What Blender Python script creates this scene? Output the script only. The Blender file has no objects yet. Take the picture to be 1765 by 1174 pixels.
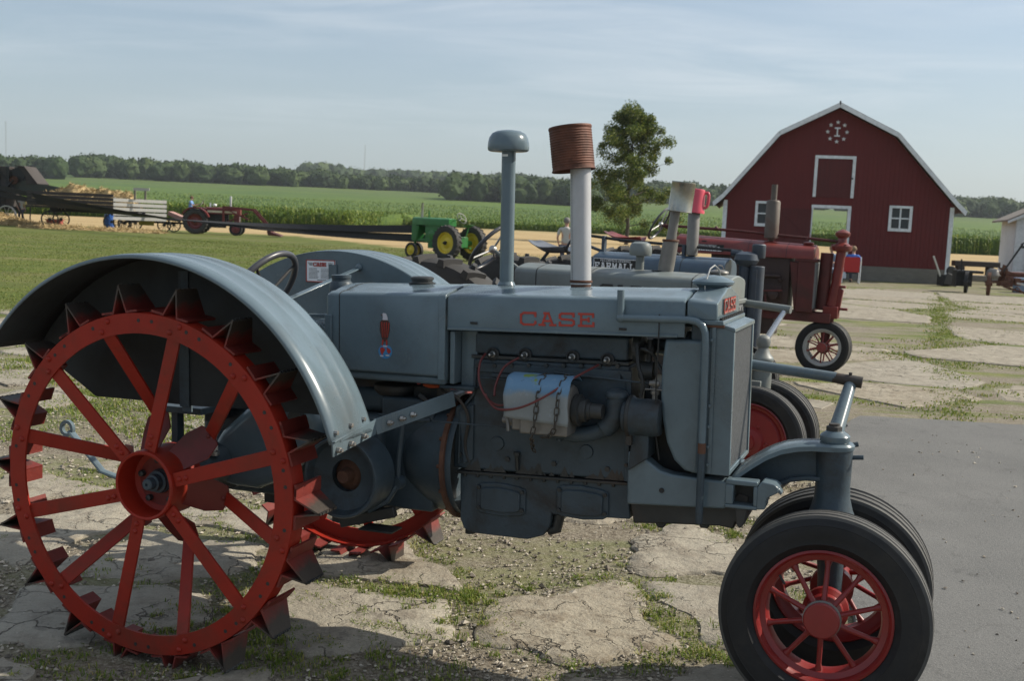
import bpy, bmesh, math, random
import numpy as np
from mathutils import Matrix, Vector, Euler, noise
PI = math.pi
R = math.radians
sc = bpy.context.scene
col = sc.collection
rnd = random.Random(7)

# ------------------------------------------------------------------ camera
CAM_H = 1.637
cam = bpy.data.cameras.new('camera'); cam_o = bpy.data.objects.new('camera', cam); col.objects.link(cam_o)
cam.sensor_width = 36; cam.lens = 1861.37 / 1765 * 36; cam.clip_start = .1; cam.clip_end = 6000
cam_o.matrix_world = Matrix.Translation((0, 0, CAM_H)) @ Matrix.Rotation(PI/2 - .11093, 4, 'X') @ Matrix.Rotation(.04514, 4, 'Z')
cam.dof.use_dof = True; cam.dof.focus_distance = 4.0; cam.dof.aperture_fstop = 7.5
sc.camera = cam_o

# ------------------------------------------------------------------ light
SUN = Vector((1.2, .24, 1.0)).normalized()          # towards the sun
SUN_EL = math.asin(SUN.z); SUN_AZ = math.atan2(SUN.x, SUN.y)
world = bpy.data.worlds.new('World'); sc.world = world; world.use_nodes = True
nt = world.node_tree; nt.nodes.clear()
def N(nt, t, **k):
    n = nt.nodes.new(t)
    for a, v in k.items(): setattr(n, a, v)
    return n
sky = N(nt, 'ShaderNodeTexSky', sky_type='NISHITA'); sky.sun_disc = False
sky.sun_elevation = SUN_EL; sky.sun_rotation = SUN_AZ; sky.dust_density = 2.6; sky.air_density = 1.0; sky.ozone_density = 2.0; sky.altitude = 200
bg = N(nt, 'ShaderNodeBackground'); bg.inputs[1].default_value = .118
outw = N(nt, 'ShaderNodeOutputWorld')
tc = N(nt, 'ShaderNodeTexCoord')
sep = N(nt, 'ShaderNodeSeparateXYZ'); nt.links.new(tc.outputs['Generated'], sep.inputs[0])
# direction projected on a flat cloud layer, so the wisps stretch towards the horizon
def mth(nt, op, a, b=None, c=None, clamp=False):
    n = N(nt, 'ShaderNodeMath', operation=op); n.use_clamp = clamp
    for i, v in enumerate((a, b, c)):
        if v is None: continue
        if isinstance(v, (int, float)): n.inputs[i].default_value = v
        else: nt.links.new(v, n.inputs[i])
    return n.outputs[0]
zc = mth(nt, 'MAXIMUM', sep.outputs[2], .02); zc = mth(nt, 'ADD', zc, .10)
cx = mth(nt, 'DIVIDE', sep.outputs[0], zc); cy = mth(nt, 'DIVIDE', sep.outputs[1], zc)
comb = N(nt, 'ShaderNodeCombineXYZ'); nt.links.new(mth(nt, 'MULTIPLY', cx, .55), comb.inputs[0]); nt.links.new(mth(nt, 'MULTIPLY', cy, 1.25), comb.inputs[1])
nz = N(nt, 'ShaderNodeTexNoise'); nz.inputs['Scale'].default_value = 1.5; nz.inputs['Detail'].default_value = 9; nz.inputs['Roughness'].default_value = .62; nz.inputs['Distortion'].default_value = .7
nt.links.new(comb.outputs[0], nz.inputs['Vector'])
nz2 = N(nt, 'ShaderNodeTexNoise'); nz2.inputs['Scale'].default_value = .55; nz2.inputs['Detail'].default_value = 3
nt.links.new(comb.outputs[0], nz2.inputs['Vector'])
c1 = N(nt, 'ShaderNodeMapRange'); c1.inputs[1].default_value = .40; c1.inputs[2].default_value = .66; nt.links.new(nz.outputs[0], c1.inputs[0])
c2 = N(nt, 'ShaderNodeMapRange'); c2.inputs[1].default_value = .40; c2.inputs[2].default_value = .58; nt.links.new(nz2.outputs[0], c2.inputs[0])
c3 = N(nt, 'ShaderNodeMapRange'); c3.inputs[1].default_value = .05; c3.inputs[2].default_value = .22; nt.links.new(sep.outputs[2], c3.inputs[0])
cl = mth(nt, 'MULTIPLY', mth(nt, 'MULTIPLY', c1.outputs[0], c2.outputs[0]), mth(nt, 'MULTIPLY', c3.outputs[0], .85), clamp=True)
mixw = N(nt, 'ShaderNodeMixRGB'); mixw.inputs[2].default_value = (7.8, 7.9, 8.1, 1)
nt.links.new(cl, mixw.inputs[0]); 
hz = N(nt, 'ShaderNodeMixRGB', blend_type='MULTIPLY'); hz.inputs[0].default_value = 1; hz.inputs[2].default_value = (.92, .98, 1.0, 1)
nt.links.new(sky.outputs[0], hz.inputs[1]); nt.links.new(hz.outputs[0], mixw.inputs[1])
hf = N(nt, 'ShaderNodeMapRange'); hf.inputs[1].default_value = -.02; hf.inputs[2].default_value = .24; hf.inputs[3].default_value = .62; hf.inputs[4].default_value = .30; nt.links.new(sep.outputs[2], hf.inputs[0])
mh = N(nt, 'ShaderNodeMixRGB'); mh.inputs[2].default_value = (4.05, 4.62, 4.95, 1); nt.links.new(hf.outputs[0], mh.inputs[0]); nt.links.new(mixw.outputs[0], mh.inputs[1])
nt.links.new(mh.outputs[0], bg.inputs[0]); nt.links.new(bg.outputs[0], outw.inputs[0])
sl = bpy.data.lights.new('sun', 'SUN'); sl.energy = 5.0; sl.angle = R(.5); sl.color = (1, .93, .80)
so = bpy.data.objects.new('sun', sl); col.objects.link(so); so.rotation_euler = SUN.to_track_quat('Z', 'Y').to_euler(); so.location = (20, 5, 30)
sc.view_settings.view_transform = 'Standard'; sc.view_settings.look = 'None'; sc.view_settings.exposure = .21; sc.view_settings.gamma = 1

# ------------------------------------------------------------------ mesh helper
class MB:
    def __init__(s): s.v = []; s.f = []; s.sm = []
    def add(s, vs, fs, smooth=True, mat=None):
        o = len(s.v)
        if mat is not None: vs = [mat @ Vector(v) for v in vs]
        s.v.extend([tuple(v) for v in vs]); s.f.extend([tuple(i + o for i in f) for f in fs]); s.sm.extend([smooth] * len(fs)); return s
    def box(s, lo, hi, mat=None):
        x0, y0, z0 = lo; x1, y1, z1 = hi
        return s.add([(x0,y0,z0),(x1,y0,z0),(x1,y1,z0),(x0,y1,z0),(x0,y0,z1),(x1,y0,z1),(x1,y1,z1),(x0,y1,z1)],
              [(0,3,2,1),(4,5,6,7),(0,1,5,4),(1,2,6,5),(2,3,7,6),(3,0,4,7)], False, mat)
    def prism(s, poly, ax, a, b, mat=None):          # poly in the two other axes, extruded from a to b along ax
        def P(u, w, t): return {0: (t, u, w), 1: (u, t, w), 2: (u, w, t)}[ax]
        n = len(poly); ar = sum(poly[i][0]*poly[(i+1)%n][1]-poly[(i+1)%n][0]*poly[i][1] for i in range(n))
        vs = [P(u, w, a) for u, w in poly] + [P(u, w, b) for u, w in poly]
        fs = [tuple(range(n)), tuple(range(2*n-1, n-1, -1))] + [(i, i+n, (i+1) % n + n, (i+1) % n) for i in range(n)]
        flip = (ar > 0) == (b > a)
        if ax == 1: flip = not flip
        if flip: fs = [f[::-1] if k < 2 else f[::-1] for k, f in enumerate(fs)]
        fs = [f[::-1] for f in fs] if not flip else fs
        return s.add(vs, fs, False, mat)
    def loft(s, rings, cap=True, close=True, smooth=True, mat=None):
        n = len(rings[0]); vs = [p for r in rings for p in r]; fs = []
        for k in range(len(rings)-1):
            for i in range(n if close else n-1):
                j = (i+1) % n; fs.append((k*n+i, k*n+j, (k+1)*n+j, (k+1)*n+i))
        if cap and close: fs += [tuple(range(n-1, -1, -1)), tuple(range((len(rings)-1)*n, len(rings)*n))]
        return s.add(vs, fs, smooth, mat)
    def tube(s, pts, r, n=12, cap=True, mat=None, flat=1.0):
        pts = [Vector(p) for p in pts]; rs = r if isinstance(r, (list, tuple)) else [r]*len(pts); rings = []
        up = None
        for i, p in enumerate(pts):
            t = ((pts[min(i+1, len(pts)-1)] - p).normalized() + (p - pts[max(i-1, 0)]).normalized())
            t = t.normalized() if t.length > 1e-6 else Vector((0, 0, 1))
            if up is None: up = Vector((0, 0, 1)) if abs(t.z) < .9 else Vector((1, 0, 0))
            a = t.cross(up).normalized(); b = a.cross(t).normalized(); up = b
            rings.append([p + a*math.cos(2*PI*k/n)*rs[i] + b*math.sin(2*PI*k/n)*rs[i]*flat for k in range(n)])
        return s.loft(rings, cap, True, True, mat)
    def lathe(s, prof, c, axis=2, n=24, cap=True, mat=None, a0=0, a1=2*PI):   # prof: (radius, offset along axis)
        rings = []; full = abs(a1-a0) > 6.28
        m = n if full else n+1
        for r, h in prof:
            q = []
            for k in range(m):
                t = a0 + (a1-a0)*k/n; u, w = r*math.cos(t), r*math.sin(t)
                q.append({0: (c[0]+h, c[1]+u, c[2]+w), 1: (c[0]+u, c[1]+h, c[2]+w), 2: (c[0]+u, c[1]+w, c[2]+h)}[axis])
            rings.append(q)
        return s.loft(rings, cap and full, full, True, mat)
    def bar(s, a, b, w, h, up=(0, 0, 1), mat=None):    # rectangular bar from a to b
        a = Vector(a); b = Vector(b); t = (b-a).normalized(); u = Vector(up); x = t.cross(u).normalized()*w/2; y = x.cross(t).normalized()*h/2
        return s.loft([[p-x-y, p+x-y, p+x+y, p-x+y] for p in (a, b)], True, True, False, mat)
    def sphere(s, c, r, n=12, m=8, sc3=(1, 1, 1), mat=None):
        rings = [[(c[0]+r*sc3[0]*math.sin(PI*(j+.01)/(m+.02))*math.cos(2*PI*i/n), c[1]+r*sc3[1]*math.sin(PI*(j+.01)/(m+.02))*math.sin(2*PI*i/n), c[2]+r*sc3[2]*math.cos(PI*j/m)) for i in range(n)] for j in range(m+1)]
        return s.loft(rings, True, True, True, mat)
    def mesh(s, name, mat=None, angle=35):
        me = bpy.data.meshes.new(name); me.from_pydata(s.v, [], s.f); 
        me.polygons.foreach_set('use_smooth', s.sm)
        if mat: me.materials.append(mat)
        me.update()
        bm = bmesh.new(); bm.from_mesh(me); bmesh.ops.recalc_face_normals(bm, faces=bm.faces) if len(s.f) < 60000 else None; bm.to_mesh(me); bm.free()
        if any(s.sm): me.set_sharp_from_angle(angle=R(angle))
        return me
def link(name, data, parent=None):
    o = bpy.data.objects.new(name, data); col.objects.link(o)
    if parent is not None: o.parent = parent
    return o
def tag(o, label=None, cat=None, group=None, kind=None):
    if label: o['label'] = label
    if cat: o['category'] = cat
    if group: o['group'] = group
    if kind: o['kind'] = kind
    return o
def obj(name, mb, mat, parent=None, bevel=0, seg=2, label=None, angle=35):
    o = link(name, mb.mesh(name, mat, angle), parent)
    if bevel:
        b = o.modifiers.new('bevel', 'BEVEL'); b.width = bevel; b.segments = seg; b.limit_method = 'ANGLE'; b.angle_limit = R(32)
        for p in o.data.polygons: p.use_smooth = True
        o.data.set_sharp_from_angle(angle=R(50))
    if label: o['label'] = label
    return o
def empty(name, loc=(0, 0, 0), rz=0, parent=None):
    o = bpy.data.objects.new(name, None); col.objects.link(o); o.location = loc; o.rotation_euler = (0, 0, rz); o.empty_display_size = .2
    if parent is not None: o.parent = parent
    return o
def dup(o, parent=None, loc=None, rot=None):
    c = o.copy(); col.objects.link(c)
    if parent is not None: c.parent = parent
    if loc is not None: c.location = loc
    if rot is not None: c.rotation_euler = rot
    for ch in list(o.children): dup(ch, c)
    return c

# ------------------------------------------------------------------ materials
def mat_base(name):
    m = bpy.data.materials.new(name); m.use_nodes = True; t = m.node_tree; t.nodes.clear()
    o = N(t, 'ShaderNodeOutputMaterial'); b = N(t, 'ShaderNodeBsdfPrincipled'); t.links.new(b.outputs[0], o.inputs[0])
    return m, t, b
def noise_n(t, scale, detail=4, rough=.55, vec=None, dist=0):
    n = N(t, 'ShaderNodeTexNoise'); n.inputs['Scale'].default_value = scale; n.inputs['Detail'].default_value = detail; n.inputs['Roughness'].default_value = rough; n.inputs['Distortion'].default_value = dist
    if vec is None:
        c = N(t, 'ShaderNodeTexCoord'); vec = c.outputs['Object']
    t.links.new(vec, n.inputs['Vector']); return n.outputs[0]
def ramp(t, v, a, b, lo=0., hi=1.):
    n = N(t, 'ShaderNodeMapRange'); n.inputs[1].default_value = a; n.inputs[2].default_value = b; n.inputs[3].default_value = lo; n.inputs[4].default_value = hi
    t.links.new(v, n.inputs[0]); return n.outputs[0]
def mix(t, f, a, b, bt='MIX'):
    n = N(t, 'ShaderNodeMixRGB', blend_type=bt)
    for i, v in enumerate((f, a, b)):
        if isinstance(v, (int, float)): n.inputs[i].default_value = v
        elif isinstance(v, tuple): n.inputs[i].default_value = (*v[:3], 1)
        else: t.links.new(v, n.inputs[i])
    return n.outputs[0]
def bump(t, b, v, strength=.3, dist=.01):
    n = N(t, 'ShaderNodeBump'); n.inputs['Strength'].default_value = strength; n.inputs['Distance'].default_value = dist; t.links.new(v, n.inputs['Height']); t.links.new(n.outputs[0], b.inputs['Normal'])
def paint(name, c, rough=.42, var=.12, dirt=(.10, .075, .05), dirt_amt=.35, scale=6, metal=0., bmp=.08, spec=.5, grime_scale=2.2):
    m, t, b = mat_base(name)
    n1 = noise_n(t, scale, 6, .65); n2 = noise_n(t, grime_scale, 8, .7, dist=.4); n3 = noise_n(t, scale*14, 3, .6)
    c1 = mix(t, ramp(t, n1, .3, .7), tuple(x*(1-var) for x in c), tuple(min(1, x*(1+var)) for x in c))
    c2 = mix(t, ramp(t, n2, .49, .68, 0, dirt_amt), c1, dirt)
    c3 = mix(t, ramp(t, n3, .66, .78, 0, dirt_amt*.8), c2, tuple(x*.6 for x in dirt))
    t.links.new(c3, b.inputs['Base Color']); t.links.new(ramp(t, n2, .3, .75, max(.05, rough-.08), min(1, rough+.22)), b.inputs['Roughness'])
    b.inputs['Metallic'].default_value = metal; b.inputs['Specular IOR Level'].default_value = spec
    bump(t, b, mix(t, .5, n1, n3), bmp, .004)
    return m
def plain(name, c, rough=.6, metal=0., var=.15, scale=12, bmp=.15, bd=.004):
    m, t, b = mat_base(name); n1 = noise_n(t, scale, 5, .6)
    t.links.new(mix(t, n1, tuple(x*(1-var) for x in c), tuple(min(1, x*(1+var)) for x in c)), b.inputs['Base Color'])
    b.inputs['Roughness'].default_value = rough; b.inputs['Metallic'].default_value = metal
    if bmp: bump(t, b, noise_n(t, scale*5, 4, .6), bmp, bd)
    return m
M = {}
M['blue'] = paint('hood_grey_paint', (.112, .152, .176), .16, .11, (.060, .056, .048), .42, 4, bmp=.012, spec=.38)
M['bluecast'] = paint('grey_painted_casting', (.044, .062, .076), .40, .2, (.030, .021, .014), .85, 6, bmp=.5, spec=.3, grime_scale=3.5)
M['blueold'] = paint('worn_grey_paint', (.150, .170, .165), .42, .12, (.12, .09, .06), .45, 6, bmp=.12)
M['red'] = paint('steel_wheel_red', (.255, .016, .007), .45, .14, (.085, .032, .018), .6, 6, bmp=.2, spec=.28, grime_scale=3)
M['rimred'] = paint('rim_red', (.20, .013, .012), .32, .10, (.10, .03, .025), .25, 7, bmp=.06)
def lug_paint():
    m, t, b = mat_base('worn_lug'); c = N(t, 'ShaderNodeTexCoord'); s = N(t, 'ShaderNodeSeparateXYZ'); t.links.new(c.outputs['Object'], s.inputs[0])
    n1 = noise_n(t, 14, 6, .7); n2 = noise_n(t, 40, 4, .7); zz = mth(t, 'ADD', s.outputs[2], mth(t, 'MULTIPLY', mth(t, 'SUBTRACT', n1, .5), .10))
    k = mix(t, n2, (.10, .011, .008), (.19, .020, .012)); k = mix(t, ramp(t, zz, .632, .668), k, mix(t, n2, (.022, .018, .015), (.060, .045, .035))); t.links.new(k, b.inputs['Base Color']); b.inputs['Roughness'].default_value = .6; bump(t, b, n1, .6, .006); return m
M['lug'] = lug_paint()
M['steel'] = paint('bare_steel', (.42, .41, .39), .38, .2, (.12, .07, .04), .3, 10, metal=.85, bmp=.2)
M['rust'] = paint('rust', (.095, .042, .024), .82, .45, (.07, .028, .016), .8, 9, bmp=.5, grime_scale=4)
M['can'] = paint('rusty_can', (.105, .038, .021), .6, .5, (.030, .016, .012), .95, 8, metal=.25, bmp=.4, grime_scale=6)
M['dark'] = plain('dark_greasy_metal', (.018, .018, .018), .65, 0, .5, 14, .4)
M['grease'] = paint('greasy_dark_casting', (.026, .028, .028), .5, .4, (.060, .034, .018), .8, 6, bmp=.6)
M['rubber'] = paint('tyre_rubber', (.011, .011, .012), .55, .3, (.045, .040, .033), .55, 5, bmp=.25, spec=.35, grime_scale=4)
M['tread'] = plain('dusty_tyre_tread', (.060, .058, .054), .75, 0, .35, 16, .35)
M['oldrubber'] = plain('old_lugged_rubber', (.032, .030, .028), .75, 0, .35, 9, .3)
M['silver'] = paint('galvanised_pipe', (.42, .42, .43), .46, .06, (.28, .25, .22), .35, 8, metal=.35, bmp=.12)
M['tin'] = paint('tin_can', (.34, .32, .27), .20, .3, (.13, .10, .05), .55, 7, metal=.95, bmp=.1)
M['alu'] = paint('cast_alloy', (.18, .17, .155), .42, .2, (.10, .075, .05), .6, 12, metal=.3, bmp=.3)
M['decalred'] = plain('decal_red', (.36, .035, .022), .5, 0, .2, 20, 0)
M['wire'] = plain('red_lead_wire', (.12, .022, .020), .5, 0, .2, 20, 0)
M['blackw'] = plain('black_wire', (.012, .012, .012), .5, 0, .1, 20, 0)
M['dark_sheet'] = paint('dark_underside', (.028, .032, .034), .8, .2, (.022, .018, .015), .6, 5, bmp=.3)  # darker colour for the wheel side of the fenders
M['spokered'] = paint('dull_red_spokes', (.20, .03, .025), .5, .2, (.08, .04, .03), .4, 6)
M['palesteel'] = paint('pale_rim', (.36, .36, .35), .5, .1, (.12, .10, .08), .4, 8, bmp=.1)
M['hubred'] = paint('dull_hub_red', (.13, .012, .009), .5, .2, (.045, .028, .020), .8, 6, bmp=.3)
M['farmdark'] = paint('oily_red_black_engine', (.030, .014, .012), .5, .5, (.05, .028, .02), .8, 5, bmp=.5)
M['chain'] = paint('dark_chain', (.045, .038, .030), .55, .3, (.07, .035, .02), .6, 12)
M['seatsteel'] = paint('worn_seat_steel', (.17, .18, .20), .28, .15, (.1, .09, .08), .3, 9, metal=.5)
M['mesh'] = plain('radiator_core', (.22, .225, .23), .55, .3, .3, 60, .6)
M['white'] = plain('white_paint', (.74, .75, .76), .5, 0, .06, 6, .1)
M['farmred'] = paint('faded_farm_red', (.150, .022, .018), .34, .25, (.17, .07, .055), .5, 3, bmp=.1)
M['farmreddark'] = paint('dull_red_casting', (.075, .013, .011), .6, .3, (.05, .025, .02), .6, 5, bmp=.4)
M['farmblue'] = paint('dark_blue_grey_paint', (.055, .085, .12), .30, .12, (.05, .045, .04), .3, 5, bmp=.05)
M['farmbluedark'] = paint('dark_blue_grey_casting', (.040, .055, .075), .45, .2, (.04, .03, .025), .5, 6, bmp=.25)
M['muffler'] = paint('sooty_muffler', (.12, .10, .085), .6, .2, (.13, .05, .03), .5, 5, metal=.4, bmp=.2)
M['green'] = paint('tractor_green', (.025, .15, .035), .35, .1, (.05, .05, .03), .2, 5, bmp=.05)
M['yellow'] = paint('wheel_yellow', (.62, .46, .03), .4, .08, (.2, .13, .05), .25, 5, bmp=.05)
M['loadred'] = paint('loader_red', (.13, .016, .015), .4, .15, (.06, .03, .025), .35, 5, bmp=.1)
M['cream'] = plain('cream_paint', (.55, .50, .36), .5)
M['pink'] = plain('pink_plastic', (.58, .07, .10), .35, 0, .1, 8, .05)
M['chrome'] = plain('polished_seat_steel', (.20, .215, .24), .26, 1, .1, 8, .05)
M['belt'] = plain('drive_belt_canvas', (.016, .015, .015), .85, 0, .3, 5, .2)
M['shaftwhite'] = plain('steering_wheel_worn', (.05, .05, .055), .35, 0, .3, 9, .1)
M['wood'] = plain('weathered_wood', (.16, .145, .125), .85, 0, .35, 7, .5)
M['woodlight'] = plain('pale_grey_boards', (.42, .41, .385), .8, 0, .15, 7, .4)
M['wooddark'] = plain('dark_old_boards', (.050, .042, .038), .85, 0, .4, 6, .4)
M['skin'] = plain('skin', (.42, .24, .17), .6, 0, .08, 20, .05)
M['glass'] = plain('window_glass', (.03, .035, .04), .12, 0, .3, 3, 0)
M['bluebarrel'] = plain('blue_plastic', (.03, .12, .42), .4)

# ------------------------------------------------------------------ terrain
T_YAW = .36329; T_TP = .02787; T_O = Vector((-.97129, 4.41576, 0))
CU, SU = math.cos(T_YAW), math.sin(T_YAW)
def uw(x, y): x -= T_O.x; y -= T_O.y; return x*CU - y*SU, x*SU + y*CU        # along / across the row of tractors
def xy(u, w): return T_O.x + u*CU + w*SU, T_O.y - u*SU + w*CU
def tz(x, y):
    d = max(0., y - 70.); z = 4.03e-5 * d * d if y < 760 else 4.03e-5*690*690 + (y-760)*.012
    if y < 40 : z += .010*noise.noise(Vector((x*.9, y*.9, 3))) + .004*noise.noise(Vector((x*5, y*5, 1)))
    return z
ASPH = [(3.16, 9.66), (2.9, 9.2), (2.45, 7.6), (2.1, 6.6), (1.72, 5.2), (1.42, 4.2), (1.3, 2.6), (1.3, -3), (16, -3), (16, 8.9), (8, 9.35), (4.6, 9.56)]
def inpoly(x, y, P):
    c = False
    for i in range(len(P)):
        x1, y1 = P[i]; x2, y2 = P[i-1]
        if (y1 > y) != (y2 > y) and x < (x2-x1)*(y-y1)/(y2-y1)+x1: c = not c
    return c
def lawn_w(x, y):      # >0 inside the lawn
    return min(y - 13.5 - .25*max(0, x+14), -2.0 - x - .0*(y) + (0 if y < 36 else (y-36)*.25))
def grid(name, xs, ys, zf, mat):
    v = [(x, y, zf(x, y)) for y in ys for x in xs]; n = len(xs)
    f = [(j*n+i, j*n+i+1, (j+1)*n+i+1, (j+1)*n+i) for j in range(len(ys)-1) for i in range(n-1)]
    m = MB(); m.v = v; m.f = f; m.sm = [True]*len(f); me = bpy.data.meshes.new(name); me.from_pydata(v, [], f); me.polygons.foreach_set('use_smooth', m.sm); me.materials.append(mat); me.update()
    return link(name, me)
def lines(segs):
    o = []
    for a, b, s in segs:
        n = max(1, int(round((b-a)/s))); o += [a + (b-a)*i/n for i in range(n)]
    return o + [segs[-1][1]]

def ground_mat():
    m, t, b = mat_base('yard_and_fields')
    c = N(t, 'ShaderNodeTexCoord'); P = c.outputs['Object']; s = N(t, 'ShaderNodeSeparateXYZ'); t.links.new(P, s.inputs[0]); X, Y = s.outputs[0], s.outputs[1]
    w1 = noise_n(t, .35, 6, .6, P); w2 = noise_n(t, 2.2, 6, .65, P); w3 = noise_n(t, 60, 4, .7, P); w4 = noise_n(t, 14, 6, .7, P); w5 = noise_n(t, 230, 2, .6, P)
    dirt = mix(t, ramp(t, w2, .35, .65), (.145, .120, .085), (.245, .215, .160))
    dirt = mix(t, ramp(t, w3, .44, .60), dirt, (.30, .265, .21)); dirt = mix(t, ramp(t, w3, .46, .34, 0, .7), dirt, (.085, .07, .055)); dirt = mix(t, ramp(t, w4, .50, .66, 0, .6), dirt, (.10, .075, .052))
    dirt = mix(t, ramp(t, w5, .56, .66, 0, .55), dirt, (.06, .05, .04))
    sw_ = N(t, 'ShaderNodeMapping'); sw_.inputs['Scale'].default_value = (.30, 1.5, 1); sw_.inputs['Rotation'].default_value = (0, 0, .36); t.links.new(P, sw_.inputs['Vector']); w7 = noise_n(t, 1.0, 7, .7, sw_.outputs[0])
    w8 = noise_n(t, 1.3, 8, .8, P); g1 = mix(t, ramp(t, w8, .36, .64), (.052, .092, .014), (.185, .205, .045))
    str_ = N(t, 'ShaderNodeMapping'); str_.inputs['Scale'].default_value = (.10, .55, 1); str_.inputs['Rotation'].default_value = (0, 0, .25); t.links.new(P, str_.inputs['Vector'])
    ws = noise_n(t, 1.0, 5, .6, str_.outputs[0])
    g2 = mix(t, ramp(t, ws, .46, .66, 0, .75), g1, (.255, .205, .105)); g2 = mix(t, ramp(t, w1, .42, .62, 0, .45), g2, (.055, .085, .018)); g2 = mix(t, ramp(t, w7, .44, .62, 0, .5), g2, (.17, .165, .06))
    w6 = noise_n(t, 35, 4, .7, P); g2 = mix(t, ramp(t, w6, .35, .7), mix(t, .45, g2, (.03, .05, .01)), g2)
    # weeds in the yard, greener with distance
    wm = mth(t, 'MULTIPLY', ramp(t, w7, .47, .58), ramp(t, Y, 4, 12, .35, .85))
    yard = mix(t, wm, dirt, g1)
    # lawn mask
    a = mth(t, 'SUBTRACT', Y, mth(t, 'ADD', mth(t, 'MULTIPLY', mth(t, 'MAXIMUM', mth(t, 'ADD', X, 14), 0), .25), 13.5))
    b2 = mth(t, 'SUBTRACT', mth(t, 'MULTIPLY', mth(t, 'MAXIMUM', mth(t, 'SUBTRACT', Y, 36), 0), .25), mth(t, 'ADD', X, 2.0))
    lm = mth(t, 'ADD', mth(t, 'MINIMUM', a, b2), mth(t, 'MULTIPLY', mth(t, 'SUBTRACT', w2, .5), 14)); lm = mth(t, 'ADD', lm, mth(t, 'MULTIPLY', mth(t, 'SUBTRACT', w1, .5), 14))
    c1 = mix(t, ramp(t, lm, -1.2, 1.2), yard, g2)
    # stubble beyond
    sm_ = mth(t, 'ADD', mth(t, 'SUBTRACT', Y, ramp(t, X, -14, -3, 70, 50)), mth(t, 'MULTIPLY', mth(t, 'SUBTRACT', w1, .5), 14))
    stub = mix(t, ramp(t, ws, .35, .65), (.30, .21, .10), (.46, .345, .185)); stub = mix(t, ramp(t, w2, .58, .7, 0, .4), stub, (.15, .16, .05))
    c2 = mix(t, ramp(t, sm_, -1.5, 1.5), c1, stub)
    c3 = mix(t, ramp(t, mth(t, 'SUBTRACT', Y, 135), 0, 40), c2, (.07, .11, .03))
    t.links.new(c3, b.inputs['Base Color']); b.inputs['Roughness'].default_value = .95; b.inputs['Specular IOR Level'].default_value = .15
    h = mth(t, 'ADD', mth(t, 'MULTIPLY', w3, .6), mth(t, 'MULTIPLY', w4, 1.6)); h = mth(t, 'ADD', h, mth(t, 'MULTIPLY', w5, .35)); bump(t, b, h, .9, .012)
    return m
xs = lines([(-900, -200, 100), (-200, -40, 20), (-40, -12, 2), (-12, -4, .3), (-4, 5, .06), (5, 14, .3), (14, 40, 2), (40, 200, 20), (200, 900, 100)])
ys = lines([(-30, 1, 3), (1, 8, .06), (8, 20, .25), (20, 60, 1.5), (60, 200, 8), (200, 760, 35), (760, 1700, 200)])
g = grid('ground', xs, ys, tz, ground_mat()); tag(g, 'dry gravel yard with weeds running into mown lawn and stubble', kind='structure')
ground = g

# asphalt
def asphalt_mat():
    m, t, b = mat_base('old_asphalt'); c = N(t, 'ShaderNodeTexCoord'); P = c.outputs['Object']
    w = noise_n(t, 1.1, 6, .6, P); f = noise_n(t, 170, 3, .7, P); g_ = noise_n(t, 45, 4, .7, P); st = noise_n(t, 3.2, 8, .7, P)
    k = mix(t, ramp(t, w, .3, .7), (.098, .098, .096), (.145, .143, .138)); k = mix(t, ramp(t, f, .5, .66, 0, .7), k, (.24, .235, .22)); k = mix(t, ramp(t, g_, .55, .7, 0, .5), k, (.07, .068, .066))
    k = mix(t, ramp(t, st, .60, .68, 0, .5), k, (.06, .058, .056))
    wv = N(t, 'ShaderNodeTexVoronoi', feature='DISTANCE_TO_EDGE'); wv.inputs['Scale'].default_value = .55; wn = N(t, 'ShaderNodeVectorMath', operation='ADD'); nn = N(t, 'ShaderNodeTexNoise'); nn.inputs['Scale'].default_value = 2.5; t.links.new(P, nn.inputs['Vector']); t.links.new(P, wn.inputs[0]); t.links.new(nn.outputs[1], wn.inputs[1]); t.links.new(wn.outputs[0], wv.inputs['Vector'])
    k = mix(t, ramp(t, wv.outputs[0], .0, .010, .30, 0), k, (.08, .075, .07))
    t.links.new(k, b.inputs['Base Color']); b.inputs['Roughness'].default_value = .9; b.inputs['Specular IOR Level'].default_value = .25
    bump(t, b, mth(t, 'ADD', mth(t, 'MULTIPLY', f, .7), g_), .8, .006); return m
P = []
for i in range(len(ASPH)):
    a, b_ = Vector(ASPH[i]), Vector(ASPH[(i+1) % len(ASPH)]); n = max(1, int((b_-a).length/.12)) if max(a.length, b_.length) < 12 else 4
    for k in range(n):
        q = a.lerp(b_, k/n); q += Vector((noise.noise(Vector((q.x*5, q.y*5, 0))), noise.noise(Vector((q.x*5, q.y*5, 9)))))*.05; P.append((q.x, q.y))
mb = MB(); n = len(P)
mb.loft([[(x, y, -.02) for x, y in P], [(x, y, .014) for x, y in P], [(x*.997+.01, y*.997+.01, .024) for x, y in P]], False, True, False)
mb.add([(x*.997+.01, y*.997+.01, .024) for x, y in P], [tuple(range(n))], False)
tag(obj('asphalt_drive', mb, asphalt_mat()), 'grey worn asphalt drive beside the front wheels', kind='structure')

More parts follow.
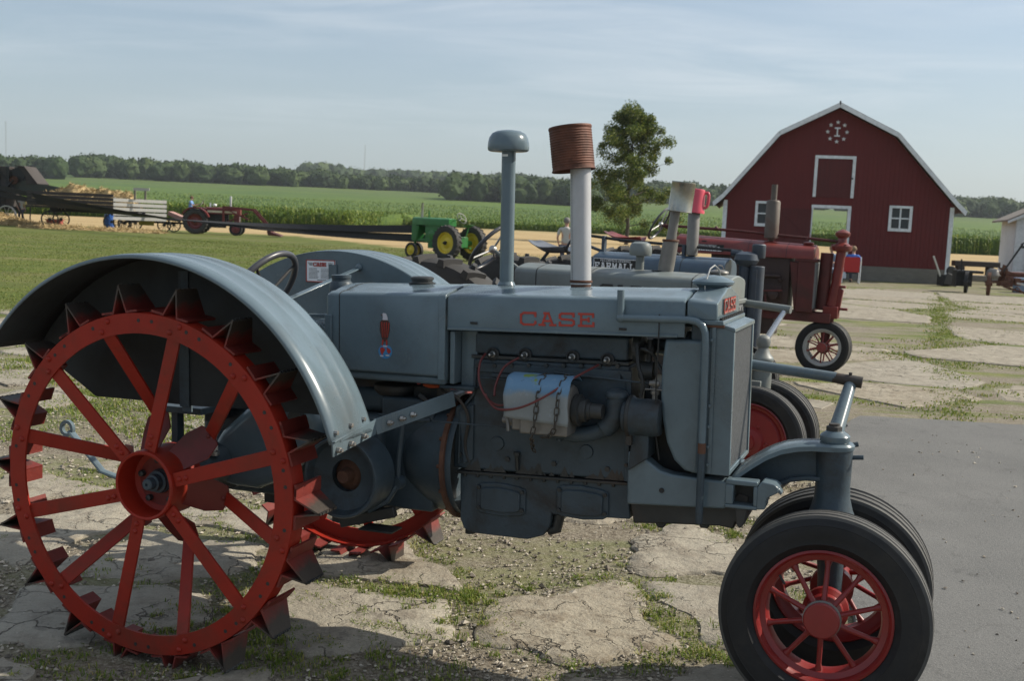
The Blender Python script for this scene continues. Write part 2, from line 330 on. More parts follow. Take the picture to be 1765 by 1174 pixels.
# broken concrete slabs
def slab_mat():
    m, t, b = mat_base('old_concrete'); c = N(t, 'ShaderNodeTexCoord'); P = c.outputs['Object']
    gm = N(t, 'ShaderNodeNewGeometry'); W = gm.outputs['Position']
    w = noise_n(t, 1.6, 7, .65, W); f = noise_n(t, 90, 3, .7, W); d = noise_n(t, 5, 8, .72, W); f2 = noise_n(t, 26, 5, .7, W)
    oi = N(t, 'ShaderNodeObjectInfo')
    k = mix(t, ramp(t, w, .32, .68), (.245, .212, .160), (.375, .335, .262)); k = mix(t, ramp(t, f2, .5, .72, 0, .5), k, (.17, .13, .09))
    k = mix(t, ramp(t, f, .58, .68, 0, .5), k, (.10, .085, .07)); k = mix(t, ramp(t, f, .30, .40, .4, 0), k, (.50, .46, .38))
    k = mix(t, ramp(t, d, .50, .64, 0, .85), k, (.165, .130, .09)); k = mix(t, ramp(t, noise_n(t, 11, 7, .75, W), .56, .64, 0, .75), k, (.12, .095, .07))
    k = mix(t, mth(t, 'MULTIPLY', oi.outputs['Random'], .4), k, (.30, .285, .25))
    vd = N(t, 'ShaderNodeTexVoronoi', feature='DISTANCE_TO_EDGE'); vd.inputs['Scale'].default_value = 2.3; va = N(t, 'ShaderNodeVectorMath', operation='ADD'); vn = N(t, 'ShaderNodeTexNoise'); vn.inputs['Scale'].default_value = 3.2; vn.inputs['Detail'].default_value = 6; t.links.new(W, vn.inputs['Vector']); t.links.new(W, va.inputs[0]); t.links.new(vn.outputs[1], va.inputs[1]); t.links.new(va.outputs[0], vd.inputs['Vector'])
    cr = mth(t, 'MULTIPLY', ramp(t, vd.outputs[0], .022, .0, 0, 1), ramp(t, w, .46, .54)); k = mix(t, mth(t, 'MULTIPLY', cr, .75), k, (.075, .06, .045))
    ag = N(t, 'ShaderNodeTexVoronoi'); ag.inputs['Scale'].default_value = 70; t.links.new(W, ag.inputs['Vector']); k = mix(t, mth(t, 'MULTIPLY', ramp(t, ag.outputs[0], .30, .18), ramp(t, f2, .5, .6)), k, mix(t, ag.outputs[1], (.12, .11, .10), (.50, .46, .40)))
    t.links.new(k, b.inputs['Base Color']); b.inputs['Roughness'].default_value = .93; b.inputs['Specular IOR Level'].default_value = .2
    h = mth(t, 'ADD', mth(t, 'MULTIPLY', w, 5), mth(t, 'ADD', mth(t, 'MULTIPLY', d, 2.0), mth(t, 'MULTIPLY', f, .25))); h = mth(t, 'SUBTRACT', h, mth(t, 'MULTIPLY', cr, 1.2)); bump(t, b, h, .9, .014); return m
SLAB = slab_mat()
def voronoi(pts, rad):
    cells = []
    A = np.array(pts)
    for i, p in enumerate(pts):
        poly = [(p[0]-rad, p[1]-rad), (p[0]+rad, p[1]-rad), (p[0]+rad, p[1]+rad), (p[0]-rad, p[1]+rad)]
        d2 = ((A-A[i])**2).sum(1)
        for j in np.argsort(d2)[1:26]:
            if d2[j] > (2.4*rad)**2: break
            q = pts[j]; mx, my = (p[0]+q[0])/2, (p[1]+q[1])/2; nx, ny = q[0]-p[0], q[1]-p[1]; out = []
            for k in range(len(poly)):
                a, b = poly[k], poly[(k+1) % len(poly)]; sa = (a[0]-mx)*nx+(a[1]-my)*ny; sb = (b[0]-mx)*nx+(b[1]-my)*ny
                if sa <= 0: out.append(a)
                if (sa < 0) != (sb < 0) and sa != sb: k_ = sa/(sa-sb); out.append((a[0]+(b[0]-a[0])*k_, a[1]+(b[1]-a[1])*k_))
            poly = out
            if len(poly) < 3: break
        cells.append(poly)
    return cells
pts = []; kind = []
rs = random.Random(21)
w_ = -3.4
while w_ < 31:
    st = .70 if w_ < 4.2 else (1.25 if w_ < 10 else 2.3)
    su = st*1.25 if w_ < 4.2 else st*1.35
    u_ = -14 + rs.random()*su
    while u_ < 15:
        j = .42 if w_ < 10 else .16
        pu, pw = u_+rs.uniform(-j, j)*su, w_+rs.uniform(-j, j)*st
        if abs(pu-2.8) < su*.5 and w_ > 4.5: pu = 2.8 + (su*.55 if pu > 2.8 else -su*.55)
        x, y = xy(pu, pw)
        if 2.6 < y < 36 and abs(x - (0.0)) < .50*y+1.2: pts.append((pu, pw))
        u_ += su
    w_ += st
JOINTS = []     # edge points where grass grows
nslab = 0; slab_cells = []
for (pu, pw), cell in zip(pts, voronoi(pts, 3.0)):
    x, y = xy(pu, pw)
    if len(cell) < 3 or inpoly(x, y, ASPH) or lawn_w(x, y) > .5 or nslab >= 290: continue
    if any(inpoly(*xy(*q), ASPH) for q in cell): 
        cell = [((q[0]+pu*1.2)/2.2, (q[1]+pw*1.2)/2.2) for q in cell]
        if any(inpoly(*xy(*q), ASPH) for q in cell): continue
    near = y < 9
    drop = rs.random() < (.24 if near else .12)
    ctr = Vector((pu, pw)); ring = []
    gap = rs.uniform(.015, .06) if near else rs.uniform(.03, .10)
    sub = .04 if y < 7 else (.2 if y < 12 else .5)
    for k in range(len(cell)):
        a, b = Vector(cell[k]), Vector(cell[(k+1) % len(cell)]); n = max(1, int((b-a).length/sub))
        for i in range(n):
            q = a.lerp(b, i/n)
            if not drop or rs.random() < .3: JOINTS.append((q.x, q.y))
            dr = (ctr-q); L = dr.length; amp = .15 if near else .2
            s_ = gap + amp*(noise.noise(Vector((q.x*2.6, q.y*2.6, 5+k*.0)))*.9+.35) + .03*noise.noise(Vector((q.x*13, q.y*13, 2))) + .012*noise.noise(Vector((q.x*31, q.y*31, 2)))
            # round the corners
            e = min(i/n, 1-i/n)*(b-a).length; s_ += max(0, .06-e)*.35
            q = q + dr/L*max(.01, min(s_, L*.5)); ring.append(q)
    if drop or len(ring) < 3: continue
    wx = [xy(q.x, q.y) for q in ring]; cx_, cy_ = xy(pu, pw)
    z0 = tz(cx_, cy_) + rs.uniform(.007, .017); tx_, ty_ = rs.uniform(-.006, .006), rs.uniform(-.006, .006)
    zf = lambda X, Y: z0 + (X-cx_)*tx_ + (Y-cy_)*ty_
    m_ = MB(); ins = .02 if near else .05
    r0 = [(X, Y, -.03) for X, Y in wx]; r1 = [(X, Y, zf(X, Y)-.012) for X, Y in wx]
    def inset(k): return [(X+(cx_-X)*k, Y+(cy_-Y)*k, zf(X, Y)+(.0 if k < .1 else .004)+.003*noise.noise(Vector((X*6, Y*6, 7)))) for X, Y in wx]
    m_.loft([r0, r1, inset(.035), inset(.3), inset(.65)] if near else [r0, r1, inset(.03)], False, True, False)
    top = inset(.65) if near else inset(.03); m_.add(top, [tuple(range(len(top)))], False)
    o = obj('concrete_slab', m_, SLAB, ground, angle=28); 
    for p in o.data.polygons: p.use_smooth = True
    o.data.set_sharp_from_angle(angle=R(40))
    nslab += 1; slab_cells.append((wx, z0))

# loose gravel
def scatter_stones():
    V = []; F = []; base = np.array([(1,0,0),(-1,0,0),(0,1,0),(0,-1,0),(0,0,1),(0,0,-1)], float); fc = [(0,2,4),(2,1,4),(1,3,4),(3,0,4),(2,0,5),(1,2,5),(3,1,5),(0,3,5)]
    r = np.random.RandomState(4); n = 0; k = 0
    while n < 24000 and k < 120000:
        k += 1
        y = 2.9 + 6.0*r.rand()**1.7; x = (r.rand()-.5)*(y*1.02+1)
        if inpoly(x, y, ASPH) and r.rand() > .025: continue
        d = noise.noise(Vector((x*1.7, y*1.7, 11)))
        if d < r.uniform(-.75, .25): continue
        s = r.uniform(.003, .0075)*(1+.09*y) * (2.2 if r.rand() > .985 else 1)
        sc_ = s*r.uniform(.6, 1.3, 3)*np.array([1, 1, .7]); a = r.rand()*6.28; ca, sa = math.cos(a), math.sin(a)
        p = (base + r.uniform(-.3, .3, base.shape))*sc_; p = np.stack([p[:, 0]*ca-p[:, 1]*sa, p[:, 0]*sa+p[:, 1]*ca, p[:, 2]], 1)
        z = tz(x, y)+ (.026 if inpoly(x, y, ASPH) else .004)
        z = max(z, z)
        V.append(p+np.array([x, y, z+s*.3])); F += [(a_+6*n, b_+6*n, c_+6*n) for a_, b_, c_ in fc]; n += 1
    me = bpy.data.meshes.new('loose_gravel'); me.from_pydata(np.concatenate(V).tolist(), [], F); me.update()
    m, t, b = mat_base('gravel_stones'); gi = N(t, 'ShaderNodeNewGeometry'); cr = N(t, 'ShaderNodeValToRGB'); t.links.new(gi.outputs['Random Per Island'], cr.inputs[0])
    e = cr.color_ramp.elements; e[0].color = (.10, .085, .07, 1); e[1].color = (.48, .43, .35, 1); x_ = e.new(.45); x_.color = (.26, .22, .17, 1); t.links.new(cr.outputs[0], b.inputs['Base Color']); b.inputs['Roughness'].default_value = .9
    me.materials.append(m); return tag(link('loose_gravel', me), kind='stuff')
scatter_stones()

# grass tufts in the joints and over the yard
def leafmat(name, stops, tr=.35, rough=.6):
    m, t, b = mat_base(name); gi = N(t, 'ShaderNodeNewGeometry'); cr = N(t, 'ShaderNodeValToRGB'); t.links.new(gi.outputs['Random Per Island'], cr.inputs[0])
    e = cr.color_ramp.elements; e[0].position = stops[0][0]; e[0].color = (*stops[0][1], 1); e[1].position = stops[-1][0]; e[1].color = (*stops[-1][1], 1)
    for p, c in stops[1:-1]: x_ = e.new(p); x_.color = (*c, 1)
    o = [n for n in t.nodes if n.type == 'OUTPUT_MATERIAL'][0]; tl = N(t, 'ShaderNodeBsdfTranslucent'); ms = N(t, 'ShaderNodeMixShader'); ms.inputs[0].default_value = tr
    t.links.new(cr.outputs[0], b.inputs['Base Color']); t.links.new(cr.outputs[0], tl.inputs[0]); t.links.new(b.outputs[0], ms.inputs[1]); t.links.new(tl.outputs[0], ms.inputs[2]); t.links.new(ms.outputs[0], o.inputs[0])
    b.inputs['Roughness'].default_value = rough; b.inputs['Specular IOR Level'].default_value = .25; return m
GRASS = leafmat('yard_grass', [(0, (.075, .13, .018)), (.5, (.17, .225, .035)), (.85, (.26, .28, .065)), (1, (.42, .34, .15))])
def grass_patch(name, plants, label, mat=None):
    V = []; F = []; r = random.Random(5); n = 0
    for (x, y, z, hgt, wid, cnt, spread) in plants:
        for _ in range(cnt):
            a = r.random()*6.283; rr = spread*math.sqrt(r.random()); bx, by = x+math.cos(a)*rr, y+math.sin(a)*rr; L = hgt*r.uniform(.5, 1.15); la = r.random()*6.283; le = r.uniform(.3, 1.7)*L
            dx, dy = math.cos(la), math.sin(la); sx, sy = -dy*wid/2, dx*wid/2; mx, my = bx+dx*le*.35, by+dy*le*.35
            V += [(bx-sx, by-sy, z-.005), (bx+sx, by+sy, z-.005), (mx+sx*.8, my+sy*.8, z+L*.6), (mx-sx*.8, my-sy*.8, z+L*.6), (bx+dx*le, by+dy*le, z+L*(.9 if le < L*.6 else .65))]
            F += [(n, n+1, n+2, n+3), (n+3, n+2, n+4)]; n += 5
    me = bpy.data.meshes.new(name); me.from_pydata(V, [], F); me.update(); me.materials.append(mat or GRASS); return tag(link(name, me), label, kind='stuff')
plants = []; rg = random.Random(9)
for u, w in JOINTS:
    x, y = xy(u, w)
    nn = noise.noise(Vector((x*.55, y*.55, 20))) + .5*noise.noise(Vector((x*2.2, y*2.2, 31)))
    bonus = .35 if abs(u-2.8) < .45 and w > 4 else 0
    if nn + bonus + (.06 if y > 9 else -.02) < rg.uniform(.0, .5): continue
    if inpoly(x, y, ASPH): continue
    if y < 8: plants.append((x+rg.gauss(0, .04), y+rg.gauss(0, .04), tz(x, y), rg.uniform(.012, .034), .0050, rg.randint(26, 50), rg.uniform(.03, .10)))
    elif y < 13: plants.append((x, y, tz(x, y)+.004, rg.uniform(.018, .035), .009, rg.randint(12, 26), rg.uniform(.06, .2)))
    else: plants.append((x+rg.gauss(0, .12), y, tz(x, y)+.004, rg.uniform(.02, .04), .02, rg.randint(22, 40), rg.uniform(.15, .5)))
w = 4.4
while w < 28:
    x, y = xy(2.8+rg.gauss(0, .05)+.12*noise.noise(Vector((w, 0, 0))), w)
    if not inpoly(x, y, ASPH) and noise.noise(Vector((w*.7, 3, 3))) > -.32: plants.append((x+rg.gauss(0, .08), y, tz(x, y)+.006, rg.uniform(.015, .034), .013, 24, rg.uniform(.10, .26)))
    w += .10
for wl, dens in ((5.4, .5), (7.2, .6), (9.0, .6), (11.6, .7), (14.6, .7), (17.8, .8), (20.4, .9), (22.6, 1.0), (25.5, .8)):
    u_ = -1.5
    while u_ < 12:
        u_ += .05+wl*.006; x, y = xy(u_, wl+.18*noise.noise(Vector((u_*.5, wl, 0))))
        if inpoly(x, y, ASPH) or noise.noise(Vector((u_*.55, wl*3, 8)))+.25*dens < rg.uniform(-.05, .45): continue
        plants.append((x+rg.gauss(0, .05), y+rg.gauss(0, .05+wl*.006), tz(x, y)+.006, rg.uniform(.012, .03), .008+wl*.0006, 20, .08+wl*.010))
for _ in range(1700):     # loose tufts
    y = 3 + 5.2*rg.random(); x = (rg.random()-.5)*y*1.05
    if inpoly(x, y, ASPH) or noise.noise(Vector((x*1.1, y*1.1, 44))) < .05: continue
    plants.append((x, y, tz(x, y)+.012, rg.uniform(.010, .026), .0045, rg.randint(18, 34), rg.uniform(.02, .08)))
for _ in range(2600):     # left part near the lawn, seen through the big wheel
    y = 7 + 9*rg.random(); x = -.49*y-.2 + rg.random()*5
    if noise.noise(Vector((x*.8, y*.8, 44))) < -.06: continue
    plants.append((x, y, tz(x, y)+.006, rg.uniform(.015, .035), .009, 26, rg.uniform(.08, .22)))
grass_patch('yard_grass', plants, 'low green grass and weeds in the slab joints')

plants = []
LAWN = leafmat('lawn_grass', [(0, (.10, .14, .025)), (.6, (.165, .20, .040)), (.9, (.22, .23, .06)), (1, (.32, .28, .12))], .3, .7)
for _ in range(5200):
    y = 13 + 40*rg.random()**1.5; x = -.56*y + rg.random()*(.56*y+2)
    if lawn_w(x, y) < rg.uniform(-1, 1): continue
    if noise.noise(Vector((x*.35, y*.9, 70))) < -.25: continue
    plants.append((x, y, tz(x, y)-.005, rg.uniform(.012, .026)*(1+y/60), .010+y*.0004, 26, .5+y*.02))
grass_patch('lawn_grass', plants, 'mown lawn grass', LAWN)

# ------------------------------------------------------------------ crops
def edge_d(x): 
    if x < -17: return 110 + 2*noise.noise(Vector((x*.1, 0, 0)))
    if x < 30: return 152
    if x < 44: return 152 - (x-30)*2.1
    return 122
def crop_h(x, y):
    h = 1.75 if x < -17 + (y-110)*.02 and y < 175 else (1.1 if x < 30 else 1.1+1.1*min(1, (x-30)/14)*max(0, min(1, (230-y)/80)))
    return h
CROP = leafmat('crop_leaves', [(0, (.040, .080, .010)), (.45, (.095, .160, .020)), (.85, (.18, .25, .036)), (1, (.32, .34, .09))], .3, .5)
def canopy_mat():
    m, t, b = mat_base('crop_canopy'); c = N(t, 'ShaderNodeTexCoord'); P = c.outputs['Object']; mp = N(t, 'ShaderNodeMapping'); mp.inputs['Scale'].default_value = (.5, 1, 1); t.links.new(P, mp.inputs['Vector'])
    a = noise_n(t, .9, 5, .75, P); b1 = noise_n(t, .035, 4, .6, mp.outputs[0]); s = N(t, 'ShaderNodeSeparateXYZ'); t.links.new(P, s.inputs[0])
    k = mix(t, ramp(t, a, .35, .65), (.045, .085, .013), (.135, .195, .030)); k = mix(t, ramp(t, b1, .45, .6, 0, .5), k, (.040, .090, .028))
    k = mix(t, ramp(t, s.outputs[1], 520, 700, 0, .5), k, (.10, .12, .05))
    t.links.new(k, b.inputs['Base Color']); b.inputs['Roughness'].default_value = .8; b.inputs['Specular IOR Level'].default_value = .2; bump(t, b, a, 1, .5); return m
cx_l = lines([(-420, -120, 12), (-120, 130, 2.0), (130, 420, 12)]); 
def canopy(name, x0, x1, y1):
    V = []; F = []; xs_ = [x for x in cx_l if x0 <= x <= x1]; K = 70
    for k in range(K):
        for x in xs_:
            e = edge_d(x)+.6; y = e + (y1-e)*(k/(K-1))**2.0
            V.append((x, y, tz(x, y)+crop_h(x, y)*.80+ (.35*noise.noise(Vector((x*.33, y*.33, 0))) if y < 400 else 0)))
    n = len(xs_)
    F = [(j*n+i, j*n+i+1, (j+1)*n+i+1, (j+1)*n+i) for j in range(K-1) for i in range(n-1)]
    V += [(x, edge_d(x)+.9, tz(x, edge_d(x))-.1) for x in xs_]; F += [(K*n+i, K*n+i+1, i+1, i) for i in range(n-1)]
    me = bpy.data.meshes.new(name); me.from_pydata(V, [], F); me.polygons.foreach_set('use_smooth', [True]*len(F)); me.materials.append(canopy_mat()); me.update(); return link(name, me)
tag(canopy('crop_field', -420, 420, 705), 'green crop field rising towards the far woods', kind='stuff')
def leaves():
    r = np.random.RandomState(3); V = []; n = 0; F = []
    def leaf(x, y, z, L, wd, up):
        nonlocal n
        a = r.rand()*6.283; dx, dy = math.cos(a), math.sin(a); sx, sy = -dy*wd/2, dx*wd/2; tip = L*(1-up)
        V.extend([(x-sx, y-sy, z), (x+sx, y+sy, z), (x+dx*tip*.5+sx, y+dy*tip*.5+sy, z+L*up*.8+.05), (x+dx*tip*.5-sx, y+dy*tip*.5-sy, z+L*up*.8+.05), (x+dx*tip, y+dy*tip, z+L*up*.5)]); F.extend([(n, n+1, n+2, n+3), (n+3, n+2, n+4)]); n += 5
    # near edge rows of stalks with leaves
    x = -75.
    while x < 90:
        e = edge_d(x); H = crop_h(x, e+1); vis = abs(x-.0) < e*.53
        if vis:
            for row in range(4):
                px, py = x+r.uniform(-.15, .15), e+row*.8+r.uniform(-.2, .2); z0 = tz(px, py); h = H*r.uniform(.85, 1.1)
                V.extend([(px-.02, py, z0), (px+.02, py, z0), (px+.015, py, z0+h), (px-.015, py, z0+h)]); F.append((n, n+1, n+2, n+3)); n += 4
                for k in range(7): leaf(px, py, z0+h*(.15+.8*k/7), r.uniform(.5, .9), .09, r.uniform(.2, .6))
        x += .26 if H > 1.4 else .34
    for k in range(160):      # end of the corn strip
        yy = 110+k*.27
        for q in range(3):
            px, py = -17.0-q*.7+r.uniform(-.2, .2), yy; z0 = tz(px, py)
            if abs(px) > py*.53: continue
            for j in range(7): leaf(px, py, z0+1.75*(.1+.85*j/7), r.uniform(.5, .9), .10, r.uniform(.2, .6))
    for _ in range(52000):     # canopy tops
        t = r.rand(); y = 111 + 330*t**2.2; x = (r.rand()-.5)*y*1.12
        if y < edge_d(x)+.5: continue
        s = .5+y/400; leaf(x, y, tz(x, y)+crop_h(x, y)*.8+r.uniform(-.15, .1), .55*s, .13*s, r.uniform(.3, .75))
    me = bpy.data.meshes.new('crop_leaves'); me.from_pydata(V, [], F); me.update(); me.materials.append(CROP); return tag(link('crop_plants', me), 'corn and bean plants along the edge of the field', kind='stuff')
leaves()

# ------------------------------------------------------------------ far woods
WOOD = leafmat('woodland_leaves', [(0, (.018, .035, .010)), (.5, (.035, .062, .016)), (1, (.07, .10, .028))], .15, .8)
def woodland(name, specs, label):
    r = random.Random(12); ico = bmesh.new(); bmesh.ops.create_icosphere(ico, subdivisions=3, radius=1); bv = [v.co.copy() for v in ico.verts]; bf = [tuple(v.index for v in f.verts) for f in ico.faces]; ico.free()
    V = []; F = []
    for (x, y, h, w) in specs:
        z = tz(x, y); sd = r.random()*100; n0 = len(V); nl = 1
        cz = z+h*.52
        for v in bv:
            k = 1 + .34*noise.noise(v*1.7+Vector((sd, 0, 0))) + .16*noise.noise(v*4.5+Vector((0, sd, 0)))
            V.append((x+v.x*w*k, y+v.y*w*k, cz+v.z*h*.5*k))
        F += [tuple(i+n0 for i in f) for f in bf]
        for _ in range(190):
            v = bv[r.randrange(len(bv))]
            if v.z < -.5: continue
            k = r.uniform(.92, 1.16)* (1 + .34*noise.noise(v*1.7+Vector((sd, 0, 0)))); p = Vector((x+v.x*w*k, y+v.y*w*k, cz+v.z*h*.5*k)); s = r.uniform(.35, .9)
            a = Vector((r.gauss(0, 1), r.gauss(0, 1), r.gauss(0, 1))).normalized()*s; b_ = a.cross(Vector((r.gauss(0, 1), r.gauss(0, 1), 1))).normalized()*s; n1 = len(V)
            V += [p-a, p+b_, p+a, p-b_]; F.append((n1, n1+1, n1+2, n1+3))
    me = bpy.data.meshes.new(name); me.from_pydata([tuple(v) for v in V], [], F); me.update(); me.materials.append(WOOD); return tag(link(name, me), label, kind='stuff')
rw = random.Random(33); sp = []
def px_at(px, d): return (px-882.5)/1861.37*d
def wood_row(x0, x1, d, h0, h1, step=13, amp=.3):
    x = x0
    while x < x1:
        t = (x-x0)/(x1-x0); h = (h0+(h1-h0)*t)*.90*(1+amp*.8*noise.noise(Vector((x*.021, d, 0)))+rw.uniform(-.12, .10)); dd = d+rw.uniform(-12, 14); w = h*rw.uniform(.38, .62)
        sp.append((px_at(x, dd), dd, h, w)); x += step*rw.uniform(.7, 1.3)
wood_row(-140, 96, 640, 16.0, 14, 15); wood_row(96, 135, 820, 10, 10, 12); wood_row(132, 500, 700, 15.5, 12.5, 11); wood_row(132, 480, 720, 15.5, 12.5, 12)
wood_row(480, 790, 712, 11.5, 9, 10); wood_row(480, 790, 735, 11.5, 9, 11); wood_row(770, 1010, 560, 13.5, 13.5, 12, .18); wood_row(775, 1010, 585, 14, 14, 12, .18)
wood_row(1010, 1280, 700, 14, 14, 12); wood_row(1010, 1280, 725, 14, 14, 12); wood_row(1280, 1640, 720, 12, 12, 16); wood_row(1620, 1900, 700, 14, 12, 12); wood_row(1620, 1900, 720, 14, 13, 12)
woodland('far_woods', sp, 'dark line of woods along the far edge of the field')
sp = []
for k in range(90): x = 520+k*6.4; sp.append((px_at(x, 1250), 1250+rw.uniform(-20, 20), 27+5*noise.noise(Vector((x*.01, 4, 0))) + rw.uniform(-1, 1), 12))
woodland('distant_woods', sp, 'hazy blue ridge of woods beyond the first woods')
for px, d, h in ((618, 1300, 92), (6, 1100, 88)):
    mb = MB(); x = px_at(px, d); z = tz(x, d); 
    for sx, sy in ((-.5, -.3), (.5, -.3), (0, .6)): mb.tube([(x+sx, d+sy, z-2), (x+sx, d+sy, z+h*.62)], .09, 4)
    for k in range(26): zz = z + k*h*.62/26; mb.bar((x-.5, d-.3, zz), (x+.5, d-.3, zz+h*.62/26), .08, .08)
    tag(obj('radio_mast', mb, M['steel']), 'thin lattice radio mast above the woods ' + ('near the centre of the skyline' if px > 100 else 'at the left end of the skyline'), 'mast', 'radio masts on the skyline')

# ================================================================== lettering (slab strokes)
GL = {
 'C': [[(1, .74), (1, 1)], [(1, .88), (.86, 1), (.2, 1), (0, .84), (0, .16), (.2, 0), (.86, 0), (1, .14), (1, .24)]],
 'A': [[(.14, 0), (.42, 1), (.58, 1), (.86, 0)], [(.24, .34), (.76, .34)], [(-.04, 0), (.30, 0)], [(.70, 0), (1.04, 0)], [(.30, 1), (.58, 1)]],
 'S': [[(.95, .78), (.95, 1)], [(.95, .90), (.82, 1), (.16, 1), (.03, .88), (.03, .64), (.16, .53), (.84, .47), (.97, .36), (.97, .12), (.84, 0), (.16, 0), (.03, .10)], [(.03, 0), (.03, .22)]],
 'E': [[(.14, 0), (.14, 1)], [(0, 1), (.94, 1), (.94, .78)], [(0, 0), (.96, 0), (.96, .24)], [(.14, .52), (.64, .52)], [(.64, .40), (.64, .64)]],
 'F': [[(.14, 0), (.14, 1)], [(0, 1), (.92, 1), (.92, .76)], [(0, 0), (.34, 0)], [(.14, .5), (.62, .5)]],
 'R': [[(.14, 0), (.14, 1)], [(0, 1), (.74, 1), (.88, .88), (.88, .62), (.74, .5), (.14, .5)], [(.5, .5), (.86, 0)], [(0, 0), (.32, 0)], [(.74, 0), (1.02, 0)]],
 'M': [[(.1, 0), (.1, 1), (.5, .3), (.9, 1), (.9, 0)], [(-.04, 0), (.26, 0)], [(.74, 0), (1.04, 0)]],
 'L': [[(.14, 0), (.14, 1)], [(0, 1), (.34, 1)], [(0, 0), (.9, 0), (.9, .26)]],
 'I': [[(.5, 0), (.5, 1)], [(.15, 1), (.85, 1)], [(.15, 0), (.85, 0)]],
}
def lettering(text, h, w, gap, st, th=.0015):
    """letters in the xz plane (reading along +x, facing -y), from x=0"""
    m = MB(); x = 0; lay = 0
    for ch in text:
        for pl in GL[ch]:
            for i in range(len(pl)-1):
                a = Vector((x+pl[i][0]*w, 0, pl[i][1]*h)); b = Vector((x+pl[i+1][0]*w, 0, pl[i+1][1]*h)); d = (b-a); L = d.length
                if L < 1e-6: continue
                d /= L; nrm = Vector((-d.z, 0, d.x))*st/2; e = d*st*.5; a2, b2 = a-e, b+e; lay = (lay+1) % 6; t = th + lay*.00012
                vs = [a2-nrm, b2-nrm, b2+nrm, a2+nrm]; m.add([(v.x, 0, v.z) for v in vs]+[(v.x, -t, v.z) for v in vs], [(0, 1, 2, 3), (4, 7, 6, 5), (0, 4, 5, 1), (1, 5, 6, 2), (2, 6, 7, 3), (3, 7, 4, 0)], False)
        x += w+gap
    return m
def word(text, x, y, z, h, w, gap, st, mat, parent, name='lettering', rot=(0, 0, 0)):
    o = obj(name, lettering(text, h, w, gap, st), mat, parent); o.location = (x, y, z); o.rotation_euler = rot; return o
def small_text(s, size, mat, parent, loc, rot=(PI/2, 0, 0), name='small_lettering', ext=.0005):
    c = bpy.data.curves.new(name, 'FONT'); c.body = s; c.size = size; c.extrude = ext; c.align_x = 'CENTER'; c.align_y = 'CENTER'; c.materials.append(mat)
    tmp = bpy.data.objects.new('tmp', c); col.objects.link(tmp); bpy.context.view_layer.update(); me = bpy.data.meshes.new_from_object(tmp.evaluated_get(bpy.context.evaluated_depsgraph_get())); bpy.data.objects.remove(tmp); bpy.data.curves.remove(c)
    if not me.materials: me.materials.append(mat)
    o = link(name, me, parent); o.location = loc; o.rotation_euler = rot; return o

# ================================================================== the grey tractor in front
T1 = bpy.data.objects.new('tractor', None); col.objects.link(T1); T1.location = T_O
T1.rotation_euler = (Matrix.Rotation(-T_YAW, 3, 'Z') @ Matrix.Rotation(-T_TP, 3, 'Y')).to_euler()
tag(T1, 'blue grey row crop tractor on red steel lugged rear wheels in the foreground', 'tractor')

def hood_section(hw, zs, zt, zb=None, crown=.0, n=6, r=.05, y0=0):
    """closed section in y,z: flat sides, rounded shoulders, crowned top"""
    P = []
    for s in (-1, 1):
        q = []
        for k in range(n+1):
            a = PI/2*k/n; q.append((s*(hw-r+r*math.cos(a)), zs+(zt-crown-zs)*math.sin(a)))
        P.append(q)
    top = [(-(hw-r)*(1-2*k/8), zt-crown+crown*(1-(1-2*k/8)**2)) for k in range(1, 8)]
    side = [(-hw, zb)] + P[0] + top + P[1][::-1] + [(hw, zb)]
    return [(y+y0, z) for y, z in side]
def hood_mb(xs, hw, zs, zt, zb, crown, r, m=None):
    m = m or MB(); rings = []
    for i, x in enumerate(xs):
        f = lambda v: v(x) if callable(v) else v
        rings.append([(x, y, z) for y, z in hood_section(f(hw), f(zs), f(zt), f(zb), crown, 6, r)])
    return m.loft(rings, True, True, True)
zt = lambda x: 1.352+.020*(x-.4); zsd = lambda x: 1.312+.020*(x-.4)
# fuel tank
obj('fuel_tank', hood_mb([.395, .41, .893], lambda x: .214 if x < .4 else .22, lambda x: zsd(x)-(.008 if x < .4 else 0), lambda x: zt(x)-(.008 if x < .4 else 0), lambda x: 1.03, .022, .05), M['blue'], T1, .012, 3)
mb = MB(); mb.box((.43, -.205, .998), (.89, .205, 1.03)); obj('tank_bottom', mb, M['blue'], T1, .012, 3)
mb = hood_mb([.868, .896], .2225, zsd, lambda x: zt(x)+.002, 1.02, .022, .05); obj('tank_strap', mb, M['blue'], T1, .002)
mb = MB(); mb.box((.455, -.2225, 1.04), (.457, .0, 1.045)); 
def arc_strip(x0, x1): return hood_mb([x0, x1], .2215, zsd, lambda x: zt(x)+.0012, 1.03, .022, .05)
obj('tank_seam', arc_strip(.455, .4575), M['dark'], T1)
# filler cap on the tank
mb = MB(); mb.lathe([(.030, -.02), (.050, -.012), (.052, 0), (.040, .004), (.040, .010), (.045, .012), (.045, .020), (.038, .024), (.0, .026)], (.695, 0, 1.362), 2, 28, False); obj('filler_cap', mb, M['grease'], T1)
